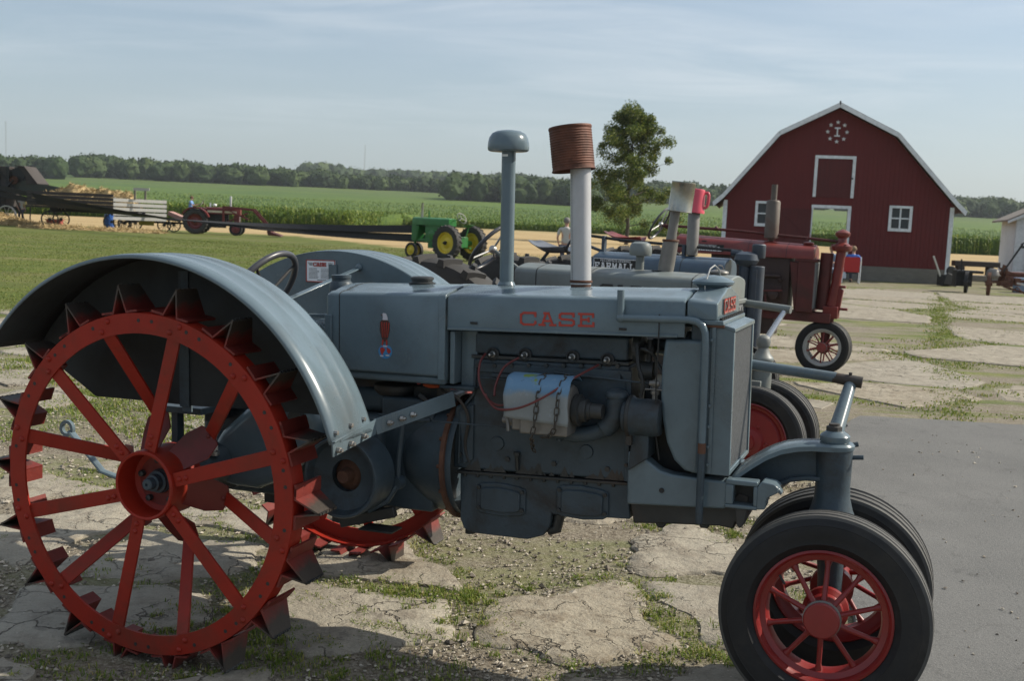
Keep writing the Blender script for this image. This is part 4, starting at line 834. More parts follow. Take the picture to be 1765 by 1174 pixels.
# fenders
for s in (-1, 1):
    HX, HZ, RF = -.013, .650, .812
    prof = [(-.800, -.012), (-.797, 0), (-.760, .001), (-.752, .004), (-.744, .001), (-.670, .002), (-.662, .0045), (-.654, .002), (-.600, .001), (-.592, .004), (-.584, .001), (-.545, .001), (-.53, -.002)]
    A = [R(16+ (146-16)*k/56) for k in range(57)]
    mb = MB(); rings = [[(HX+(RF+h)*math.cos(a), -s*y*1.0 if s > 0 else y, HZ+(RF+h)*math.sin(a)) for y, h in prof] for a in A]
    rings = [[(x, s*abs(y), z) for x, y, z in r] for r in rings]
    mb.loft(rings, False, False, True); fd = obj('fender', mb, M['blue'], T1, angle=80); sm_ = fd.modifiers.new('thickness', 'SOLIDIFY'); sm_.thickness = .0028; sm_.offset = 0
    mb = MB(); q = [(HX+(RF-.003)*math.cos(a), HZ+(RF-.003)*math.sin(a)) for a in A]; low = [(-.70, 1.08), (-.596, 1.011), (-.426, .908), (-.283, .908), (.04, .905), (.29, .912), (.58, .914), (.62, .86)]
    q2 = q[::-1]; poly = low + [q[0]] + q[1:]
    mb.prism(poly, 1, s*.527, s*.531); pl = obj('fender_side', mb, M['blue'], T1)
    lin = MB(); rings = [[(HX+(RF-.004)*math.cos(a), s*y, HZ+(RF-.004)*math.sin(a)) for y in (.535, .60, .67, .74, .795)] for a in A]; lin.loft(rings, False, False, True); lo = obj('fender_underside', lin, M['dark_sheet'], fd, angle=80); sl_ = lo.modifiers.new('thickness', 'SOLIDIFY'); sl_.thickness = .001; sl_.offset = 0  # thin separate sheet, much darker than the fender paint above it
    li2 = MB(); li2.prism(poly, 1, s*.5312, s*.5325); obj('side_dark_sheet', li2, M['dark_sheet'], pl)  # same dark sheet over the wheel side of the panel
    mb = MB(); mb.box((-.03, min(s*.520, s*.527), .88), (.012, max(s*.520, s*.527), 1.40)); obj('side_stiffener', mb, M['blue'], pl); mb = MB(); mb.box((-.03, min(s*.5325, s*.54), .90), (.012, max(s*.5325, s*.54), 1.40)); obj('side_stiffener', mb, M['bluecast'], pl)
    mb = MB(); mb.bar((.768, s*.80, .858), (.762, s*.50, .882), .006, .052); mb.bar((.772, s*.80, .882), (.745, s*.50, .900), .012, .004)
    mb.bar((.762, s*.50, .882), (.935, s*.22, .955), .006, .056); br = obj('fender_bracket', mb, M['blue'], T1, .001)
    b_ = MB()
    for y, x, z in ((.775, .772, .852), (.69, .770, .858), (.60, .768, .868), (.46, .792, .893), (.42, .82, .904), (.38, .842, .914)): b_.lathe([(.010, 0), (.010, .012), (.006, .013), (.006, .02), (0, .02)], (x, s*y, z), 0, 6, True)
    for y, a in ((.77, 18.4), (.67, 19.0), (.58, 19.5)): b_.lathe([(.008, 0), (.008, .012), (0, .013)], (HX+(RF+.002)*math.cos(R(a)), s*y, HZ+(RF+.002)*math.sin(R(a))), 0, 6, True)
    tag(obj('bracket_bolts', b_, M['steel'], br), kind='stuff')
# steering wheel and column
c_ = Vector((-.046, 0, 1.294)); nrm = Vector((-.80, 0, .55)).normalized(); ux = Vector((0, 1, 0)); uy = nrm.cross(ux).normalized()
mb = MB(); pts = [c_+ux*.2*math.cos(2*PI*k/48)+uy*.2*math.sin(2*PI*k/48) for k in range(49)]; mb.tube(pts, .0135, 12, False); sw = obj('steering_wheel', mb, M['shaftwhite'], T1)
mb = MB(); mb.sphere(c_-nrm*.03, .028, 12, 8)
for k in range(4): a = PI/4+k*PI/2; mb.tube([c_-nrm*.03, c_+ux*.19*math.cos(a)+uy*.19*math.sin(a)], .007, 8)
obj('wheel_spokes', mb, M['grease'], sw); mb = MB(); mb.tube([c_-nrm*.02, c_-nrm*.35, (.42, .02, 1.09)], .014, 10); obj('steering_column', mb, M['grease'], T1)
# oil bath can, levers, brace, plate
mb = MB(); mb.lathe([(.0, 1.12), (.048, 1.12), (.050, 1.32), (.045, 1.345), (.038, 1.352), (.038, 1.362), (.041, 1.364), (.041, 1.376), (0, 1.378)], (.285, .09, 0), 2, 26, False); obj('oil_cup', mb, M['bluecast'], T1)
mb = MB(); mb.bar((.045, .0, 1.255), (.125, .52, 1.388), .034, .006, (0, 0, 1)); mb.sphere((.125, .522, 1.392), .018, 10, 6); obj('fender_brace', mb, M['blue'], T1, .002)
mb = MB(); mb.bar((.16, -.05, 1.215), (.40, -.06, 1.225), .03, .012); mb.bar((.38, -.08, 1.20), (.39, -.08, 1.05), .02, .02); mb.bar((.30, -.1, 1.19), (.40, -.1, 1.10), .012, .012); mb.box((.395, -.2265, 1.06), (.425, -.2205, 1.24)); mb.box((.18, -.09, 1.05), (.38, .12, 1.19)); mb.tube([(.33, -.09, 1.17), (.38, -.12, 1.13), (.42, -.13, 1.12)], .007, 8); obj('dash_bracket', mb, M['blue'], T1, .004)
mb = MB(); mb.box((.42, -.10, .90), (.62, .10, 1.0)); mb.lathe([(.07, .93), (.085, .95), (.085, .97), (.03, .985), (0, .99)], (.62, -.07, 0), 2, 20, True); mb.box((.70, -.08, .88), (.80, .05, .97)); mb.tube([(.76, -.15, .95), (.80, -.15, .92), (.9, -.16, .93)], .012, 8); obj('gear_shift_cover', mb, M['grease'], T1, .008)
mb = MB(); mb.sphere((.80, -.12, .985), .03, 12, 8, (1.3, 1, .45)); obj('red_shop_rag', mb, paint('orange_rag', (.42, .07, .02), .8), T1)
pl = obj('instruction_plate', MB().box((-.15, .5225, 1.318), (.003, .5255, 1.42)), M['white'], T1)
fr_ = MB(); fr_.box((-.15, .521, 1.318), (.003, .5226, 1.322)); fr_.box((-.15, .521, 1.416), (.003, .5226, 1.42)); fr_.box((-.15, .521, 1.318), (-.146, .5226, 1.42)); fr_.box((-.001, .521, 1.318), (.003, .5226, 1.42)); obj('plate_border', fr_, M['decalred'], pl)
word('CASE', -.109, .5215, 1.392, .014, .0135, .0035, .0036, M['decalred'], pl, 'plate_lettering')
ln = MB(); rr = random.Random(2)
for c0 in (-.135, -.072):
    for k in range(9): ln.box((c0, .5218, 1.380-k*.0056), (c0+.055-rr.random()*.012, .5224, 1.3815-k*.0056))
for k in range(3): ln.box((-.140+k*.004, .5218, 1.404-k*.005), (-.115, .5224, 1.4065-k*.005)); ln.box((-.033, .5218, 1.404-k*.005), (-.008-k*.004, .5224, 1.4065-k*.005))
ln.box((-.09, .5218, 1.326), (-.03, .5224, 1.3285)); tag(obj('plate_print', ln, M['grease'], pl), kind='stuff')
# stack pipes
mb = MB(); mb.tube([(1.045, 0, 1.34), (1.045, 0, 1.885)], .0262, 28); mb.lathe([(.030, 1.362), (.034, 1.366), (.028, 1.378)], (1.045, 0, 0), 2, 28, True); ap = obj('air_intake_pipe', mb, M['blue'], T1)
mb = MB(); mb.lathe([(.0, 1.862), (.070, 1.862), (.076, 1.866), (.0775, 1.874), (.0765, 1.892), (.072, 1.912), (.062, 1.927), (.045, 1.936), (.02, 1.940), (0, 1.9405)], (1.043, 0, 0), 2, 40, False); obj('precleaner_cap', mb, M['blue'], ap)
mb = MB(); mb.box((1.030, -.028, 1.842), (1.052, -.026, 1.850)); obj('pipe_label', mb, M['white'], ap)
mb = MB(); mb.tube([(1.338, 0, 1.378), (1.326, 0, 1.79), (1.324, 0, 1.82)], .0378, 32); ep = obj('exhaust_pipe', mb, M['silver'], T1)
mb = MB(); mb.lathe([(.0385, 0), (.042, .002), (.042, .008), (.0385, .010)], (1.338, 0, 1.384), 2, 32, True); mb.lathe([(.0375, -.03), (.0365, 0)], (1.338, 0, 1.384), 2, 32, True); obj('exhaust_collar', mb, M['rust'], ep)
st_ = MB()
for k in range(72): z = 1.395+k*.0053; x = 1.338-.029*(z-1.378)*1.0; st_.box((x-.0245-.0008, -.0305, z), (x-.0245+.0012, -.0275, z+.0025))
tag(obj('pipe_seam', st_, M['dark'], ep), kind='stuff')
# eagle on globe decal: flat transfer, thin raised shapes
def flat(name, polys, mat, parent, y, lab=None):
    m = MB()
    for k, q in enumerate(polys): m.prism(q, 1, y, y-.0006-.00015*(k % 5))
    return obj(name, m, mat, parent, label=lab)
def ell(cx, cz, rx, rz, n=20): return [(cx+rx*math.cos(2*PI*k/n), cz+rz*math.sin(2*PI*k/n)) for k in range(n)]
ex, Y_ = .648, -.2203
brown = plain('decal_brown', (.075, .028, .020), .5, 0, .2, 30, 0); dblue = plain('decal_blue', (.05, .21, .42), .5, 0, .1, 30, 0); dwhite = plain('decal_white', (.55, .52, .55), .5, 0, .1, 30, 0)
dec = flat('eagle_decal', [[(ex-.019, 1.222), (ex-.008, 1.232), (ex+.012, 1.232), (ex+.022, 1.220), (ex+.022, 1.190), (ex+.016, 1.168), (ex+.008, 1.150), (ex-.006, 1.150), (ex-.014, 1.168), (ex-.020, 1.192)]], brown, T1, Y_)
flat('eagle_head', [[(ex-.008, 1.230), (ex-.007, 1.244), (ex-.012, 1.250), (ex-.005, 1.256), (ex+.006, 1.254), (ex+.012, 1.242), (ex+.014, 1.230)]], dwhite, dec, Y_-.0004); flat('eagle_beak', [[(ex-.018, 1.247), (ex-.008, 1.252), (ex-.008, 1.246)]], brown, dec, Y_-.001)
flat('eagle_feathers', [[(ex-.013+k*.010, 1.222-.004*(k % 2)), (ex-.009+k*.010, 1.222), (ex-.007+k*.007, 1.165), (ex-.009+k*.007, 1.165)] for k in range(4)], M['decalred'], dec, Y_-.0008); flat('eagle_legs', [[(ex-.009, 1.155), (ex-.002, 1.155), (ex-.006, 1.134), (ex-.011, 1.134)], [(ex+.006, 1.155), (ex+.013, 1.155), (ex+.013, 1.134), (ex+.008, 1.134)]], M['decalred'], dec, Y_-.0009)
flat('globe', [ell(ex+.004, 1.112, .029, .027)], dblue, dec, Y_); flat('continents', [[(ex-.018, 1.124), (ex-.006, 1.128), (ex+.004, 1.120), (ex-.004, 1.106), (ex-.008, 1.096), (ex-.015, 1.108)], [(ex+.010, 1.128), (ex+.024, 1.122), (ex+.028, 1.112), (ex+.020, 1.104), (ex+.012, 1.110)]], M['decalred'], dec, Y_-.0008); flat('globe_clouds', [ell(ex-.010, 1.095, .008, .003, 10), ell(ex+.014, 1.098, .009, .003, 10), ell(ex+.004, 1.132, .010, .0025, 10)], dwhite, dec, Y_-.0012)

# ------------------------------------------------------------------ steel lugged wheel
def steel_wheel(parent, s, first=None):
    """s = -1 near side, +1 far side; outer face at y = s*.765"""
    c = (-.013, 0, .650); yo = s*.765; yi = s*.695
    w = empty('rear_wheel', c, 0, parent)
    C0 = (0, 0, 0); fy = lambda y: y
    m_ = MB(); m_.lathe([(.540, yo+(-s)*.004), (.540, yo), (.610, yo), (.612, yo-s*.004), (.612, yi), (.604, yi), (.604, yo-s*.008), (.540, yo-s*.008), (.540, yo-s*.004)], C0, 1, 96, False)
    rim = obj('rim', m_, M['red'], w)
    hl = MB(); rv = MB()
    for k in range(12):
        a = R(16+30*k); 
        for da, rr_ in ((-1.9, .592), (1.6, .562)): rv.sphere(((rr_)*math.cos(a+R(da)), yo+s*.001, rr_*math.sin(a+R(da))), .0105, 8, 6, (1, .75, 1))
    for k in range(18):
        for rr_, dd in ((.585, 7.5), (.585, 13.0)):
            a = R(20*k-2+dd)
            if min(abs((math.degrees(a)-16+15) % 30 - 15), 99) < 3.6: continue
            hl.lathe([(.0068, 0), (.0068, s*.0006), (0, s*.0007)], (rr_*math.cos(a), yo, rr_*math.sin(a)), 1, 12, True)
    tag(obj('rim_rivets', rv, M['red'], w), kind='stuff'); tag(obj('rim_holes', hl, M['dark'], w), kind='stuff')
    # spokes
    def spoke(a_out, a_in, ri, yin, ro, yout):
        p = Vector((ro*math.cos(a_out), yout, ro*math.sin(a_out))); q = Vector((ri*math.cos(a_in), yin, ri*math.sin(a_in))); t = (q-p).normalized(); sd = t.cross(Vector((0, 1, 0))).normalized(); n_ = sd.cross(t).normalized()*.005
        m2 = MB(); m2.loft([[p-sd*.0265-n_, p+sd*.0265-n_, p+sd*.0265+n_, p-sd*.0265+n_], [q-sd*.025-n_, q+sd*.025-n_, q+sd*.025+n_, q-sd*.025+n_]], True, True, False); return m2
    for k in range(12):
        a = 16+30*k; outer = k % 2 == 0
        if outer: m2 = spoke(R(a), R(a+ (6 if k % 4 else -2)), .125, yo-s*.018, .545, yo-s*.012)
        else: m2 = spoke(R(a), R(a), .235, s*.60, .545, yo-s*.014)
        sp_ = obj('spoke', m2, M['red'], w, .0015, 1)
        r2 = MB()
    # hub
    m2 = MB(); m2.lathe([(.070, yo-s*.10), (.108, yo-s*.085), (.112, yo), (.120, yo+s*.002), (.124, yo-s*.002), (.126, yo-s*.03), (.128, s*.60), (.060, s*.60), (.060, yo-s*.10)], C0, 1, 48, False); obj('hub', m2, M['red'], w)
    m2 = MB(); m2.lathe([(.112, yo-s*.09), (.06, yo-s*.095), (0, yo-s*.096)], C0, 1, 40, False); obj('hub_floor', m2, M['lug'], w)
    m2 = MB(); m2.lathe([(.044, yo-s*.10), (.044, yo-s*.085), (.040, yo-s*.08), (.040, yo-s*.070), (.030, yo-s*.068), (.030, yo-s*.045), (.022, yo-s*.043), (.021, yo-s*.02), (.017, yo-s*.016), (.006, yo-s*.016), (.005, yo-s*.022), (0, yo-s*.022)], C0, 1, 24, False); obj('axle_end', m2, M['bluecast'], w)
    bt = MB()
    for k in range(5): a = R(20+72*k); bt.lathe([(.012, yo-s*.092), (.012, yo-s*.075), (.006, yo-s*.072), (0, yo-s*.072)], (.078*math.cos(a), 0, .078*math.sin(a)), 1, 6, True)
    tag(obj('hub_nuts', bt, M['grease'], w), kind='stuff')
    # star plate with six folded lobes between the outer spokes
    for k in range(6):
        a = R(46+60*k); m2 = MB(); def_ = lambda r_, da, y: (r_*math.cos(a+da), y, r_*math.sin(a+da))
        q = [def_(.122, -.36, yo-s*.07), def_(.122, .36, yo-s*.07), def_(.190, .34, s*.630), def_(.238, .20, s*.605), def_(.250, 0, s*.60), def_(.238, -.20, s*.605), def_(.190, -.34, s*.630)]
        m2.add(q+[(x, y-s*.006, z) for x, y, z in q], [tuple(range(7)), tuple(range(13, 6, -1))]+[(i, i+7, (i+1) % 7+7, (i+1) % 7) for i in range(7)], False)
        for dr in (.200, .228): m2.sphere(def_(dr, .0, s*.608), .010, 8, 6, (1, .7, 1))
        obj('hub_lobe', m2, M['hubred'], w, .002)
    rv = MB()
    for k in range(0, 12, 2):
        a = R(16+30*k+(6 if k % 4 else -2)); a2 = R(16+30*k)
        for rr_ in (.150, .178): t = (rr_-.125)/.42; aa = a+(a2-a)*t; rv.sphere((rr_*math.cos(aa), yo-s*.012, rr_*math.sin(aa)), .010, 8, 6, (1, .75, 1))
    tag(obj('spoke_rivets', rv, M['red'], w), kind='stuff')
    # lugs: folded angle cleats bolted across the tread
    def lug_mb():
        m3 = MB(); t = .006; L0, L1 = .004, .160; a0, a1 = .004, .115
        def sec(dx0, dx1, z0, z1, xa, xb):      # plate from foot line to tip line
            f = [(dx0, yo-s*L0, z0), (dx0, yo-s*L1, z0), (dx1, yo-s*a1, z1), (dx1, yo-s*a0, z1)]; b = [(x+xa, y, z+xb) for x, y, z in f]
            m3.add(f+b, [(0, 1, 2, 3), (4, 7, 6, 5), (0, 4, 5, 1), (1, 5, 6, 2), (2, 6, 7, 3), (3, 7, 4, 0)], False)
        sec(-.042, -.003, .612, .710, .006, -.001); sec(.024, .002, .612, .710, -.006, -.001)
        m3.add([(-.048, yo-s*L0, .6125), (-.048, yo-s*L1, .6125), (-.088, yo-s*L1, .612), (-.088, yo-s*L0, .612), (-.048, yo-s*L0, .6205), (-.048, yo-s*L1, .6205), (-.088, yo-s*L1, .620), (-.088, yo-s*L0, .620)], [(0, 1, 2, 3), (4, 7, 6, 5), (0, 4, 5, 1), (2, 6, 7, 3), (3, 7, 4, 0), (1, 5, 6, 2)], False)
        m3.box((-.075, min(yo-s*L0, yo-s*L1), .612), (-.040, max(yo-s*L0, yo-s*L1), .6195)); m3.box((.022, min(yo-s*L0, yo-s*L1), .612), (.066, max(yo-s*L0, yo-s*L1), .6195))
        return m3
    lm = lug_mb().mesh('lug', M['lug']); lm.materials.append(M['dark'])
    tip = MB(); 
    for k in range(9): y = yo-s*(.006+k*.0120); tip.box((-.005, min(y, y-s*.009), .706), (.003, max(y, y-s*.009), .713+.002*(k % 2)))
    tm = tip.mesh('lug_edge', M['dark'])
    for k in range(18):
        o = link('lug', lm, w); o.rotation_euler = (0, PI/2-R(20*k-2), 0)
    te = MB(); 
    for k in range(18):
        mm = Matrix.Rotation(PI/2-R(20*k-2), 4, 'Y'); te.add([mm @ Vector(v) for v in tip.v], tip.f, False)
    tag(obj('lug_edges', te, M['grease'], w), kind='stuff')
    return w
for s in (-1, 1):
    w_ = steel_wheel(T1, s)
    if s > 0: w_.rotation_euler = (0, R(7), 0)

# ------------------------------------------------------------------ rubber tyred wheels
def tyre_mb(r, w, rim_r, n=72, ribs=True):
    """axis y, centred; rounded section"""
    P_ = []; hw = w/2
    for a in np.linspace(-1, 1, 21):
        t = a*PI*.5
        y = hw*math.copysign(abs(math.sin(t))**.75, a); k = abs(a)
        P_.append((r-(r-rim_r)*.0 - .040*(r/.34)*max(0, (k-.35)/.65)**2.2*.35, y))
    prof = [(rim_r+.002, -hw*.62), (rim_r+.012, -hw*.80), (rim_r+(r-rim_r)*.20, -hw*.93), (rim_r+(r-rim_r)*.22, -hw*.965), (rim_r+(r-rim_r)*.26, -hw*.955), (rim_r+(r-rim_r)*.40, -hw*.985), (rim_r+(r-rim_r)*.62, -hw), (rim_r+(r-rim_r)*.70, -hw*.985), (rim_r+(r-rim_r)*.715, -hw*1.0), (rim_r+(r-rim_r)*.74, -hw*.975), (rim_r+(r-rim_r)*.82, -hw*.93), (r-.014, -hw*.90), (r-.004, -hw*.84)]
    if ribs:
        for g0 in (-.42, 0, .42):
            prof += [(r-.002 if g0 else r, (g0-.20)*hw*1.4 if False else (g0*hw*1.25-.010-.0)), (r-.007, g0*hw*1.25-.006), (r-.007, g0*hw*1.25+.006), (r-.001, g0*hw*1.25+.010)]
    prof += [(r-.004, hw*.84), (r-.014, hw*.90), (rim_r+(r-rim_r)*.82, hw*.93), (rim_r+(r-rim_r)*.74, hw*.975), (rim_r+(r-rim_r)*.715, hw), (rim_r+(r-rim_r)*.70, hw*.985), (rim_r+(r-rim_r)*.62, hw), (rim_r+(r-rim_r)*.40, hw*.985), (rim_r+(r-rim_r)*.26, hw*.955), (rim_r+(r-rim_r)*.22, hw*.965), (rim_r+(r-rim_r)*.20, hw*.93), (rim_r+.012, hw*.80), (rim_r+.002, hw*.62)]
    m = MB(); m.lathe(prof, (0, 0, 0), 1, n, False); return m, prof
def tyre_obj(parent, r, w, rim_r, ribs=True, n=72, old=False, name='tyre'):
    m, prof = tyre_mb(r, w, rim_r, n, ribs); me = m.mesh(name, M['oldrubber' if old else 'rubber'], 30); me.materials.append(M['tread'])
    np_ = len(prof)
    for p in me.polygons:
        rr_ = math.hypot(p.center.x, p.center.z)
        if rr_ > r*.972 and not old: p.material_index = 1
    return link(name, me, parent)
def front_wheel(parent, c, s, r=.339, w=.135, rim_r=.215, camber=0., rimmat='rimred', spokes=10, disc=False, tag_rim=None, hubmat=None, yaw=0., spokemat=None):
    """s: side the outer face looks (-1 = -y). Outer face dished."""
    o = empty('front_wheel', c, 0, parent); o.rotation_euler = (s*camber, 0, yaw)
    t = tyre_obj(o, r, w, rim_r)
    h = w/2; m = MB()
    m.lathe([(rim_r+.004, s*h*.66), (rim_r+.006, s*h*.74), (rim_r-.002, s*h*.78), (rim_r-.010, s*h*.66), (rim_r-.012, s*h*.45), (rim_r-.030, s*h*.36), (rim_r-.036, s*h*.10), (rim_r-.036, -s*h*.35), (rim_r-.012, -s*h*.5), (rim_r-.002, -s*h*.74), (rim_r+.004, -s*h*.66)], (0, 0, 0), 1, 64, False); rm = obj('rim', m, M[rimmat], o, angle=50)
    if disc:
        m = MB(); m.lathe([(rim_r-.030, s*h*.30), (rim_r-.05, s*h*.5), (.10, s*h*.55), (.085, s*h*.8), (.05, s*h*.9), (.045, s*h*1.1), (0, s*h*1.12)], (0, 0, 0), 1, 48, False)
        for k in range(6): a = 2*PI*k/6; m.sphere((.115*math.cos(a), s*h*.56, .115*math.sin(a)), .010, 8, 6)
        obj('wheel_disc', m, M[rimmat], o)
    else:
        for k in range(spokes):
            a = R(88+360/spokes*k); m = MB(); q = Vector((.050*math.cos(a), s*h*(.62 if True else 0), .050*math.sin(a))); p = Vector(((rim_r-.034)*math.cos(a), s*h*.12, (rim_r-.034)*math.sin(a))); m.tube([q, q.lerp(p, .85), p], [.0095, .0082, .014], 10); obj('spoke', m, M[spokemat or rimmat], o)
        m = MB(); m.lathe([(0, s*h*1.28), (.053, s*h*1.26), (.0575, s*h*1.2), (.0575, s*h*1.08), (.055, s*h*.98)], (0, 0, 0), 1, 36, False); hc = obj('hub_cap', m, M[hubmat or rimmat], o)
        m = MB(); m.lathe([(.055, s*h*1.0), (.061, s*h*.98), (.061, s*h*.86), (.056, s*h*.84)], (0, 0, 0), 1, 36, True); obj('hub_seal', m, M['alu'], o)
        m = MB(); m.lathe([(.056, s*h*.84), (.054, s*h*.3), (.060, s*h*.1), (.060, -s*h*.5), (.075, -s*h*.7), (.075, -s*h*1.1), (.04, -s*h*1.2)], (0, 0, 0), 1, 32, True); obj('hub', m, M[hubmat or rimmat], o)
        m = MB(); m.tube([((rim_r-.028)*math.cos(2.45), s*h*.5, (rim_r-.028)*math.sin(2.45)), ((rim_r-.06)*math.cos(2.5), s*h*.62, (rim_r-.06)*math.sin(2.5))], .004, 8); obj('valve_stem', m, M['blackw'], o)
    return o
front_wheel(T1, (2.262, -.196, .333), -1, w=.155, camber=.085); front_wheel(T1, (2.262, .196, .333), 1, w=.155, camber=.085)
mb = MB(); mb.tube([(2.256, 0, .58), (2.262, 0, .42), (2.262, 0, .33)], [.055, .042, .040], 20); mb.tube([(2.262, -.17, .335), (2.262, .17, .335)], .030, 16); obj('front_axle', mb, M['bluecast'], T1)

# ------------------------------------------------------------------ things set on the tractor
TM = Matrix.Translation(T_O) @ T1.rotation_euler.to_matrix().to_4x4()
def put(o, loc, rot=(0, 0, 0), base=None):
    o.matrix_world = (base or TM) @ Matrix.Translation(loc) @ Euler(rot).to_matrix().to_4x4(); return o
mb = MB(); prof = [(.0, .155), (.074, .155), (.078, .158), (.0795, .153)]
for k in range(15): z = .148-k*.0092; prof += [(.0785, z), (.0769, z-.0030), (.0769, z-.0062)]
prof += [(.078, .004), (.081, .0), (.079, -.003)]
mb.lathe(prof, (0, 0, 0), 2, 48, False); cn = obj('rusty_can', mb, M['can'], angle=25); sol = cn.modifiers.new('thickness', 'SOLIDIFY'); sol.thickness = .0012
tag(cn, 'large rusty ribbed tin can upturned over the silver exhaust pipe', 'tin can'); put(cn, (1.300, 0, 1.792), (0, R(-7), 0))
# map sheet over the magneto
def sheet():
    m = MB(); rings = []; nx = 22
    for i in range(nx+1):
        x = 1.172 + .235*i/nx; q = []
        
        for k in range(25):
            t = k/24; 
            if t < .60: a = PI*(1.0)-(t/.60)*PI*.92; 
            y_, z_ = 0, 0
            # from the front lower edge up over the top and down the back
            L = t*.30
            if L < .085: y_, z_ = -.088-.002*math.sin(i*.7), -.050+L*1.0
            else:
                a = (L-.085)/.086; a = min(a, PI); y_, z_ = -.086*math.cos(a), .035+.062*math.sin(a)
            q.append((x+.002*math.sin(k*.8), -.245+y_, .975+z_-.018*(i/nx)*(1 if L < .085 else 0)+.0012*noise.noise(Vector((i*.4, k*.4, 0)))))
        rings.append(q)
    m.loft(rings, False, False, True); return m
def sheet_mat():
    m, t, b = mat_base('printed_map'); c = N(t, 'ShaderNodeTexCoord'); P_ = c.outputs['Object']; s = N(t, 'ShaderNodeSeparateXYZ'); t.links.new(P_, s.inputs[0])
    n1 = noise_n(t, 14, 3, .6, P_); n2 = noise_n(t, 45, 4, .7, P_)
    zz = mth(t, 'ADD', s.outputs[2], mth(t, 'MULTIPLY', mth(t, 'SUBTRACT', n1, .5), .06))
    k = mix(t, ramp(t, zz, 1.000, 1.022), (.22, .24, .245), (.12, .22, .33)); k = mix(t, ramp(t, n2, .58, .66, 0, .35), k, (.30, .34, .38))
    k = mix(t, mth(t, 'MULTIPLY', ramp(t, n1, .60, .64), ramp(t, zz, .99, 1.0)), k, (.17, .24, .07)); t.links.new(k, b.inputs['Base Color']); b.inputs['Roughness'].default_value = .55; b.inputs['Specular IOR Level'].default_value = .25; return m
ms = obj('map_sheet', sheet(), sheet_mat(), angle=60); sol = ms.modifiers.new('thickness', 'SOLIDIFY'); sol.thickness = .0008
tag(ms, 'blue and white printed plastic sheet draped over the magneto', 'cover sheet'); ms.matrix_world = TM
def link_mb(): 
    m = MB(); pts = []
    for k in range(17): a = 2*PI*k/16; pts.append((.0075*math.cos(a), 0, .0085*math.sin(a)+(.006 if math.sin(a) > 0 else -.006)))
    m.tube(pts, .0024, 7, False); return m
lk = link_mb().mesh('link', M['chain'])
for x0, drop, lab in ((1.298, .30, 'rusty chain with loose tail hanging below the magneto, left one'), (1.372, .21, 'short rusty chain round the magneto nearer the front wheels')):
    ch = empty('chain'); tag(ch, lab, 'chain', 'chains around the magneto'); ch.matrix_world = TM
    path = [(x0-.002, -.19, 1.045), (x0+.002, -.25, 1.070), (x0, -.30, 1.052), (x0, -.333, 1.01), (x0-.003, -.343, .95), (x0-.01, -.340, .90)] + ([(x0-.02, -.33, .865), (x0-.03, -.30, .84), (x0-.045, -.25, .81), (x0-.048, -.22, .785)] if drop > .25 else [(x0-.03, -.325, .872), (x0-.07, -.31, .858)])
    P_ = spl(path, 12); acc = 0; last = P_[0]; k = 0
    for a, b in zip(P_, P_[1:]):
        acc += (b-a).length
        if acc > .0225:
            acc = 0; d = (b-a).normalized(); o = link('chain_link', lk, ch); q = d.to_track_quat('Z', 'X'); o.rotation_mode = 'QUATERNION'; o.rotation_quaternion = q @ Euler((0, 0, PI/2*(k % 2)+.4)).to_quaternion(); o.location = b; k += 1

# ================================================================== generic row crop tractor
def lug_tyre(parent, r, w, rim_r, joined, n=22, lug_h=.035):
    m = MB(); hw = w/2; m.lathe([(rim_r, -hw*.6), (rim_r+.03, -hw*.85), ((r+rim_r)/2, -hw), (r-lug_h-.02, -hw*.88), (r-lug_h, -hw*.55), (r-lug_h+.006, 0), (r-lug_h, hw*.55), (r-lug_h-.02, hw*.88), ((r+rim_r)/2, hw), (rim_r+.03, hw*.85), (rim_r, hw*.6)], (0, 0, 0), 1, 56, False)
    L = MB(); rr = r-lug_h
    def one(m, a0, s):
        st = []
        for k in range(5):
            t = k/4; y = s*hw*(.02+.96*t); a = a0+(.16-.0)*t*(.42/r)*1.0; rb = rr-.012*t*t*3; rt = r-.004-.018*t**3; dw = .020+.012*t
            st.append([((rb)*math.cos(a-dw/r), y, rb*math.sin(a-dw/r)), ((rb)*math.cos(a+dw/r), y, rb*math.sin(a+dw/r)), (rt*math.cos(a+dw*.6/r), y, rt*math.sin(a+dw*.6/r)), (rt*math.cos(a-dw*.6/r), y, rt*math.sin(a-dw*.6/r))])
        m.loft(st, True, True, True)
    if joined:
        for k in range(n):
            one(m, 2*PI*k/n, 1); one(m, 2*PI*(k+.5)/n, -1)
        return obj('tyre', m, M['oldrubber'], parent, angle=30)
    t = obj('tyre', m, M['oldrubber'], parent)
    for s in (1, -1):
        l = MB(); one(l, 0, s); me = l.mesh('tyre_lug', M['oldrubber'], 50)
        for k in range(n): o = link('tyre_lug', me, parent); o.rotation_euler = (0, -2*PI*(k+(0 if s > 0 else .5))/n, 0)
    return t
